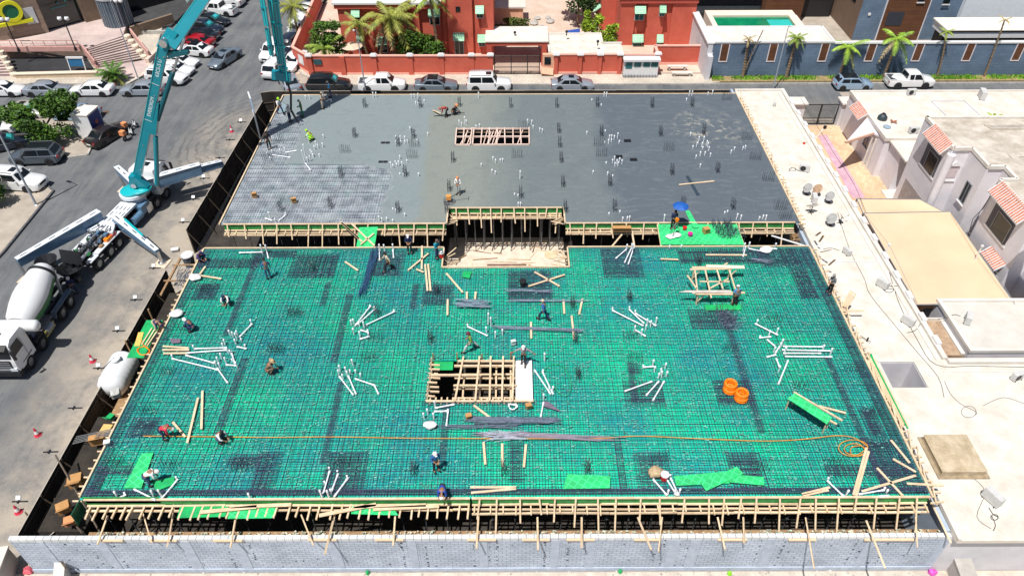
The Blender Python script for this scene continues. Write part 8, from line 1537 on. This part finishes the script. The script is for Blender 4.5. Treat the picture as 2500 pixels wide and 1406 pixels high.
# ---------------- people ----------------
def skin(P,E,Rr,sub=1,root=0):
    me=bpy.data.meshes.new('s'); me.from_pydata(P,E,[]); o=bpy.data.objects.new('s',me); link(o)
    md=o.modifiers.new('k','SKIN'); md.use_smooth_shade=True
    for i,r in enumerate(Rr): v=me.skin_vertices[0].data[i]; v.radius=(r,r) if not isinstance(r,tuple) else r; v.use_root=(i==root)
    sb=o.modifiers.new('b','SUBSURF'); sb.levels=sub; sb.render_levels=sub
    dg=bpy.context.evaluated_depsgraph_get(); dg.update(); m=bpy.data.meshes.new_from_object(o.evaluated_get(dg)); bpy.data.objects.remove(o); m.materials.clear(); return m
POSES={ # x forward, y left.  pelvis, chest, neck, head ; (knee,ankle,toe) L,R ; (elbow,wrist) L,R
'stand':dict(p=(0,0,.93),c=(.01,0,1.30),n=(.02,0,1.48),h=(.05,0,1.62),l=[((.02,.11,.50),(-.02,.12,.09),(.15,.14,.04)),((.02,-.11,.50),(-.02,-.12,.09),(.15,-.14,.04))],a=[((.02,.27,1.14),(.14,.27,.90)),((.02,-.27,1.14),(.14,-.27,.90))]),
'front':dict(p=(0,0,.93),c=(.01,0,1.30),n=(.03,0,1.48),h=(.08,0,1.60),l=[((.02,.11,.50),(-.02,.12,.09),(.15,.14,.04)),((.02,-.11,.50),(-.02,-.12,.09),(.15,-.14,.04))],a=[((.06,.25,1.12),(.27,.08,1.05)),((.06,-.25,1.12),(.27,-.08,1.05))]),
'walk':dict(p=(0,0,.90),c=(.04,0,1.27),n=(.07,0,1.45),h=(.11,0,1.58),l=[((.24,.10,.52),(.30,.11,.10),(.46,.12,.06)),((-.08,-.10,.48),(-.38,-.11,.16),(-.26,-.12,.05))],a=[((-.12,.26,1.08),(-.08,.28,.85)),((.20,-.26,1.08),(.38,-.24,1.0))]),
'stride':dict(p=(0,0,.80),c=(.02,0,1.17),n=(.04,0,1.35),h=(.08,0,1.49),l=[((.35,.12,.50),(.48,.13,.09),(.64,.14,.05)),((-.30,-.12,.45),(-.52,-.13,.12),(-.38,-.14,.04))],a=[((.02,.26,1.0),(.20,.24,.86)),((-.02,-.26,1.0),(.16,-.26,.85))]),
'out':dict(p=(0,0,.93),c=(.02,0,1.30),n=(.04,0,1.48),h=(.10,0,1.60),l=[((.10,.10,.52),(.12,.11,.09),(.28,.12,.05)),((-.04,-.10,.48),(-.16,-.11,.10),(0,-.12,.04))],a=[((.02,.42,1.22),(.06,.66,1.05)),((.02,-.42,1.22),(.06,-.66,1.05))]),
'bend':dict(p=(-.12,0,.84),c=(.24,0,.96),n=(.42,0,.94),h=(.55,0,.86),l=[((.06,.12,.47),(-.04,.14,.09),(.13,.16,.04)),((.04,-.12,.47),(-.06,-.14,.09),(.11,-.16,.04))],a=[((.34,.22,.68),(.44,.16,.42)),((.34,-.22,.68),(.44,-.16,.42))]),
'squat':dict(p=(-.14,0,.34),c=(.10,0,.66),n=(.22,0,.80),h=(.32,0,.90),l=[((.30,.20,.48),(.02,.18,.09),(.20,.20,.04)),((.30,-.20,.48),(.02,-.18,.09),(.20,-.20,.04))],a=[((.32,.26,.52),(.50,.12,.34)),((.32,-.26,.52),(.50,-.12,.34))]),
}
SK=mat('skin',(.30,.15,.085),.55,.1,6); 
def clothm(n,c): return mat('cloth_'+n,c,.85,.18,9,bump=.2)
CL=dict(grey=clothm('grey',(.30,.29,.31)),black=clothm('black',(.012,.012,.016)),olive=clothm('olive',(.16,.30,.05)),pale=clothm('pale',(.52,.55,.56)),blue=clothm('blue',(.02,.13,.36)),lblue=clothm('light_blue',(.05,.32,.62)),beige=clothm('beige',(.60,.50,.38)),navy=clothm('navy',(.015,.03,.10)),dblue=clothm('deep_blue',(.01,.06,.38)),teal=clothm('teal',(.01,.30,.42)),white=clothm('white',(.78,.77,.76)),red=clothm('red',(.62,.03,.07)),dred=clothm('crimson',(.32,.01,.02)),brown=clothm('brown',(.16,.11,.08)),purple=clothm('purple',(.05,.03,.14)),green=clothm('green',(.02,.20,.09)),plaid=brick('cloth_plaid',(.42,.42,.40),(.20,.22,.24),(.10,.10,.12),.09,.09,.012,axes='XZ',offset=0),jean=clothm('jean',(.04,.08,.17)),lime=clothm('lime',(.35,.75,.02)),straw=mat('straw',(.50,.36,.20),.9,.15,12),orange=clothm('orange',(.70,.28,.10)),maroon=clothm('maroon',(.16,.01,.04)))
PC={}
def handgeo(mb,w,d,s):
    d=d.normalized(); side=d.cross(Vector((0,0,1))); side=side.normalized() if side.length>.1 else Vector((0,1,0)); up=side.cross(d).normalized()
    mb.bar(w,w+d*.09,.082,.03,up=up)
    for i,l in enumerate((.072,.082,.077,.06)):
        o=w+d*.085+side*(-.030+i*.020); m=o+d*l*.55-up*.006; mb.bar(o,m,.016,.016,up=up,w2=.015,h2=.015); mb.bar(m,m+(d*.75-up*.65).normalized()*l*.5,.015,.015,up=up,w2=.011,h2=.011)
    o=w+d*.02-side*.04*s; m=o+(d*.6-side*s*.7).normalized()*.045; mb.bar(o,m,.02,.02,up=up,w2=.017,h2=.017); mb.bar(m,m+(d*.9-up*.3).normalized()*.035,.017,.017,up=up,w2=.012,h2=.012)
def posemeshes(name):
    if name in PC: return PC[name]
    q=POSES[name]; V=Vector; p,c,n,h=V(q['p']),V(q['c']),V(q['n']),V(q['h']); hd=(h-n).normalized()
    def arms(): return [(c.lerp(n,.62)+V((0,s*.17,0)),V(q['a'][i][0]),V(q['a'][i][1])) for i,s in ((0,1),(1,-1))]
    def legs(): return [(p+V((0,s*.09,-.04)),)+tuple(V(x) for x in q['l'][i]) for i,s in ((0,1),(1,-1))]
    P=[p,p.lerp(c,.5),c,n,n+hd*.07,h,h+hd*.09]; E=[(i,i+1) for i in range(6)]; Rr=[.12,.12,.14,.055,.06,.098,.075]
    for a in arms(): b=len(P); P+=list(a); E+=[(2,b),(b,b+1),(b+1,b+2)]; Rr+=[.06,.042,.030]
    for l in legs(): b=len(P); P+=list(l); E+=[(0,b),(b,b+1),(b+1,b+2),(b+2,b+3)]; Rr+=[.085,.058,.042,.035]
    body=skin(P,E,Rr)
    # head details, hands
    mb=MB(); fw=V((hd.z,0,-hd.x)); ctr=h+hd*.02
    mb.bar(ctr+fw*.09+hd*.015,ctr+fw*.118-hd*.02,.028,.03,up=hd,w2=.034,h2=.02)
    for s in (-1,1): mb.bar(ctr+V((0,s*.09,0))-hd*.02,ctr+V((0,s*.105,0))+hd*.02,.03,.015,up=fw)
    for i,s in ((0,1),(1,-1)): e,w=V(q['a'][i][0]),V(q['a'][i][1]); handgeo(mb,w,(w-e),s)
    eyes=MB()
    for s in (-1,1): eyes.bx(-.006,.006,-.012,.012,-.006,.006).xf(Matrix.Identity(4)) if 0 else eyes.bar(ctr+fw*.092+V((0,s*.034-.012,0))+hd*.02,ctr+fw*.092+V((0,s*.034+.012,0))+hd*.02,.012,.012,up=hd)
    eyes.bar(ctr+fw*.088+V((0,-.025,0))-hd*.045,ctr+fw*.088+V((0,.025,0))-hd*.045,.012,.01,up=hd)
    import bmesh
    bm=bmesh.new(); bm.from_mesh(body); hm=mesh('h',mb,SK); bm.from_mesh(hm); bm.to_mesh(body); bm.free(); body.materials.append(SK)
    # shirt: torso and upper arms
    P=[p.lerp(c,.12),p.lerp(c,.5),c,c.lerp(n,.8)]; E=[(0,1),(1,2),(2,3)]; Rr=[(.145,.125),(.15,.13),(.175,.135),.075]
    for a in arms(): b=len(P); P+=[a[0],a[1],a[1].lerp(a[2],.55)]; E+=[(2,b),(b,b+1),(b+1,b+2)]; Rr+=[.078,.06,.05]
    shirt=skin(P,E,Rr)
    P=[p+V((0,0,.06)) if name!='bend' else p.lerp(c,.15),p+V((0,0,-.02))]; E=[(0,1)]; Rr=[.145,.14]
    for l in legs(): b=len(P); P+=[l[0],l[1],l[2]]; E+=[(1,b),(b,b+1),(b+1,b+2)]; Rr+=[.105,.076,.062]
    tro=skin(P,E,Rr)
    sh=MB()
    for l in legs(): sh.bar(l[2]+V((-.05,0,-.03)),l[3]+V((.06,0,.0)),.095,.085,w2=.085,h2=.06)
    def hat(kind):
        M=Matrix.Translation(ctr)@hd.to_track_quat('Z','X').to_matrix().to_4x4() if abs(hd.x)<1e-6 else Matrix.Translation(ctr)@Matrix(((fw.x,0,hd.x),(0,1,0),(fw.z,0,hd.z))).to_4x4()
        m=MB()
        if kind=='helmet': m.lathe([(.135,.03),(.125,.04),(.122,.08),(.09,.15),(.04,.175),(0,.18)],(0,0,0),12); m.slab4([(.10,-.07,.035),(.10,.07,.035),(.18,.05,.025),(.18,-.05,.025)],.012)
        elif kind=='cap': m.lathe([(.108,.03),(.107,.08),(.075,.125),(0,.14)],(0,0,0),12); m.slab4([(.09,-.06,.045),(.09,.06,.045),(.19,.05,.03),(.19,-.05,.03)],.012)
        elif kind=='straw': m.lathe([(.23,.03),(.22,.045),(.11,.06),(.10,.12),(.05,.15),(0,.155)],(0,0,0),14)
        elif kind=='scarf': m.lathe([(.10,-.12),(.125,-.04),(.118,.06),(.08,.125),(0,.14)],(0,0,0),12)
        else: m.lathe([(.103,.0),(.107,.05),(.078,.115),(0,.13)],(-.012,0,0),12)
        return m.xf(M)
    PC[name]=(body,shirt,tro,mesh('shoes',sh,CL['black']),eyes,hat,V(q['a'][1][1])); return PC[name]
EYE=mat('eye_dark',(.02,.015,.012),.4)
def person(k,px,py,face,pose,shirt,tro,hat,hatc,label,z=.12,s=1.,nm='person'):
    body,sm,tm,shm,eyes,hatf,_=posemeshes(pose); loc=G(*k((px,py)),z); t=thing(nm,label,'person',loc,R(face)); t.scale=(s,s,s)
    def add(n,me,m=None,par=t):
        o=bpy.data.objects.new(n,me); link(o); o.parent=par
        if m is not None:
            if not me.materials: me.materials.append(m)
            o.material_slots[0].link='OBJECT'; o.material_slots[0].material=m
        return o
    b=add('body',body); add('shirt',sm,CL[shirt]); add('trousers',tm,CL[tro]); add('shoes',shm); 
    e=MB().join(eyes); o=bpy.data.objects.new('eyes_and_mouth',mesh('eyes',e,EYE)); link(o); o.parent=t
    o=bpy.data.objects.new({'helmet':'helmet','cap':'cap','straw':'straw_hat','scarf':'head_scarf'}.get(hat,'hair'),mesh('hat',hatf(hat),CL[hatc],50)); link(o); o.parent=t
    return t
person(kC,113,1282,-95,'out','grey','black','helmet','white','worker with white helmet and outstretched arms at the white corrugated sheets')
person(kB,1585,1180,195,'stride','olive','pale','cap','maroon','worker in green shirt and maroon cap striding with wide stance')
person(kC,262,958,150,'walk','blue','navy','cap','beige','man in blue shirt walking right of centre on the near deck'); person(kC,1652,855,100,'front','lblue','black','cap','white','man in light blue shirt working at the timber table')
person(kB,985,600,200,'walk','beige','black','cap','black','man in beige shirt and black trousers at the far edge left of the well'); person(kB,110,655,120,'stand','blue','jean','cap','black','man carrying a dark bundle near the far left pipes')
person(kB,1140,470,-90,'front','navy','black','cap','white','man in dark blue shirt standing at the gap with folded hands'); person(kB,1338,508,-30,'front','teal','jean','cap','brown','man in teal shirt holding the red bucket at the well corner')
person(kF,1315,645,-60,'front','blue','black','helmet','white','worker in blue with white helmet near the front edge'); person(kF,1365,828,-90,'bend','dblue','black','helmet','white','worker in bright blue bending toward the front edge')
person(kE,1590,430,-20,'squat','white','jean','cap','black','man in white shirt crouching on the left of the near deck'); person(kE,1195,410,0,'bend','red','navy','helmet','white','man in red shirt bending over on the left of the near deck'); person(kE,1085,745,25,'bend','white','jean','scarf','white','man in white with covered head bending at the near left corner')
person(kA,1410,1035,170,'squat','navy','navy','scarf','white','crouching man in navy with white head cloth, left of centre'); person(kA,1670,838,-100,'squat','white','navy','cap','navy','crouching man in white and navy near the far left of the deck'); person(kB,115,1345,20,'squat','brown','brown','straw','straw','crouching man in brown with straw hat'); person(kA,1465,530,-30,'squat','purple','navy','cap','purple','man in purple crouching at the far left corner of the near deck'); person(kA,1160,1040,-30,'bend','navy','beige','cap','navy','man in navy bending over the green walkway outside the left edge',z=-.35)
person(kD,490,765,200,'front','plaid','black','cap','grey','man in plaid shirt standing on the right edge of the near deck'); person(kJ,1155,660,-100,'bend' if 0 else 'front','white','pale','cap','orange','man in white with orange cap on the far slab above the well'); person(kJ,45,395,-60,'stand','black','black','hair','black','man in black standing by the left edge of the far deck')
person(kJ,1085,205,180,'bend','dred','black','cap','red','man in crimson shirt bending on the pale concrete'); person(kJ,1125,190,0,'squat','black','black','straw','orange','man with orange hat crouching beside the one in crimson'); person(kJ,110,190,-40,'walk','white','navy','helmet','lime','man with lime helmet by the far left corner of the slab'); person(kJ,165,232,-20,'front','white','navy','cap','white','man in white guiding the concrete hose'); person(kJ,240,205,190,'front','green','green','cap','green','man in green near the concrete hose'); person(kJ,405,92,200,'front','lblue','navy','cap','beige','man in blue at the far edge before the black wagon'); person(kJ,357,158,0,'front','beige','beige','cap','beige','man in beige near the far edge left of the pour'); person(kJ,292,345,160,'squat','lime','lime','helmet','lime','crouching worker in lime among the left stub group')
person(kC,1200,292,-70,'front','navy','black','hair','black','surveyor in navy under the blue umbrella',z=.1); person(kA,1640,0,0,'stand','navy','navy','helmet','white','x') if 0 else None
person(k0,186,716,-70,'front','navy','navy','helmet','white','man with white helmet standing between the two lorries',z=GZ)
# survey umbrella and tripod
p=G(*kC((1222,290)),.1); um=thing('survey_umbrella','deep blue umbrella shading the surveyor at the slab edge','umbrella',p,.3); part('canopy',MB().lathe([(.62,2.0),(.45,2.12),(.22,2.2),(0,2.24)],(.15,0,0),8),mat('umbrella_blue',(.01,.10,.42),.6,.15,3),um); part('shaft',MB().tube([(0,0,0),(.15,0,2.28)],.02,6),CHROME,um)
tp_=thing('survey_tripod','survey tripod with instrument beside the blue umbrella','tripod',G(*kC((1215,345)),.1)); 
for a in (0,2.1,4.2): part('leg',MB().tube([(.5*math.cos(a),.5*math.sin(a),0),(0,0,1.3)],.025,5),CHROME,tp_)
part('instrument',MB().bx(-.1,.1,-.09,.09,1.3,1.6).tube([(-.14,0,1.48),(.16,0,1.48)],.04,8),ORANGE,tp_)
p=G(*kB((1140,0)),0)
d=G(*kB((120,560)),1.3) if 0 else None
sc_=G(*kJ((1000,168)),.15); solo('straight_edge',MB().bar(G(*kJ((1003,168)),.2),G(*kJ((1050,185)),.5),.12,.04),TIMBER,'timber straight edge pushed by the man in crimson','screed board'); solo('screed_pole',MB().bar(G(*kJ((1010,202)),.14),G(*kJ((1190,182)),.3),.05,.04),DARKM,'long dark screed pole beside the man in crimson','screed pole')
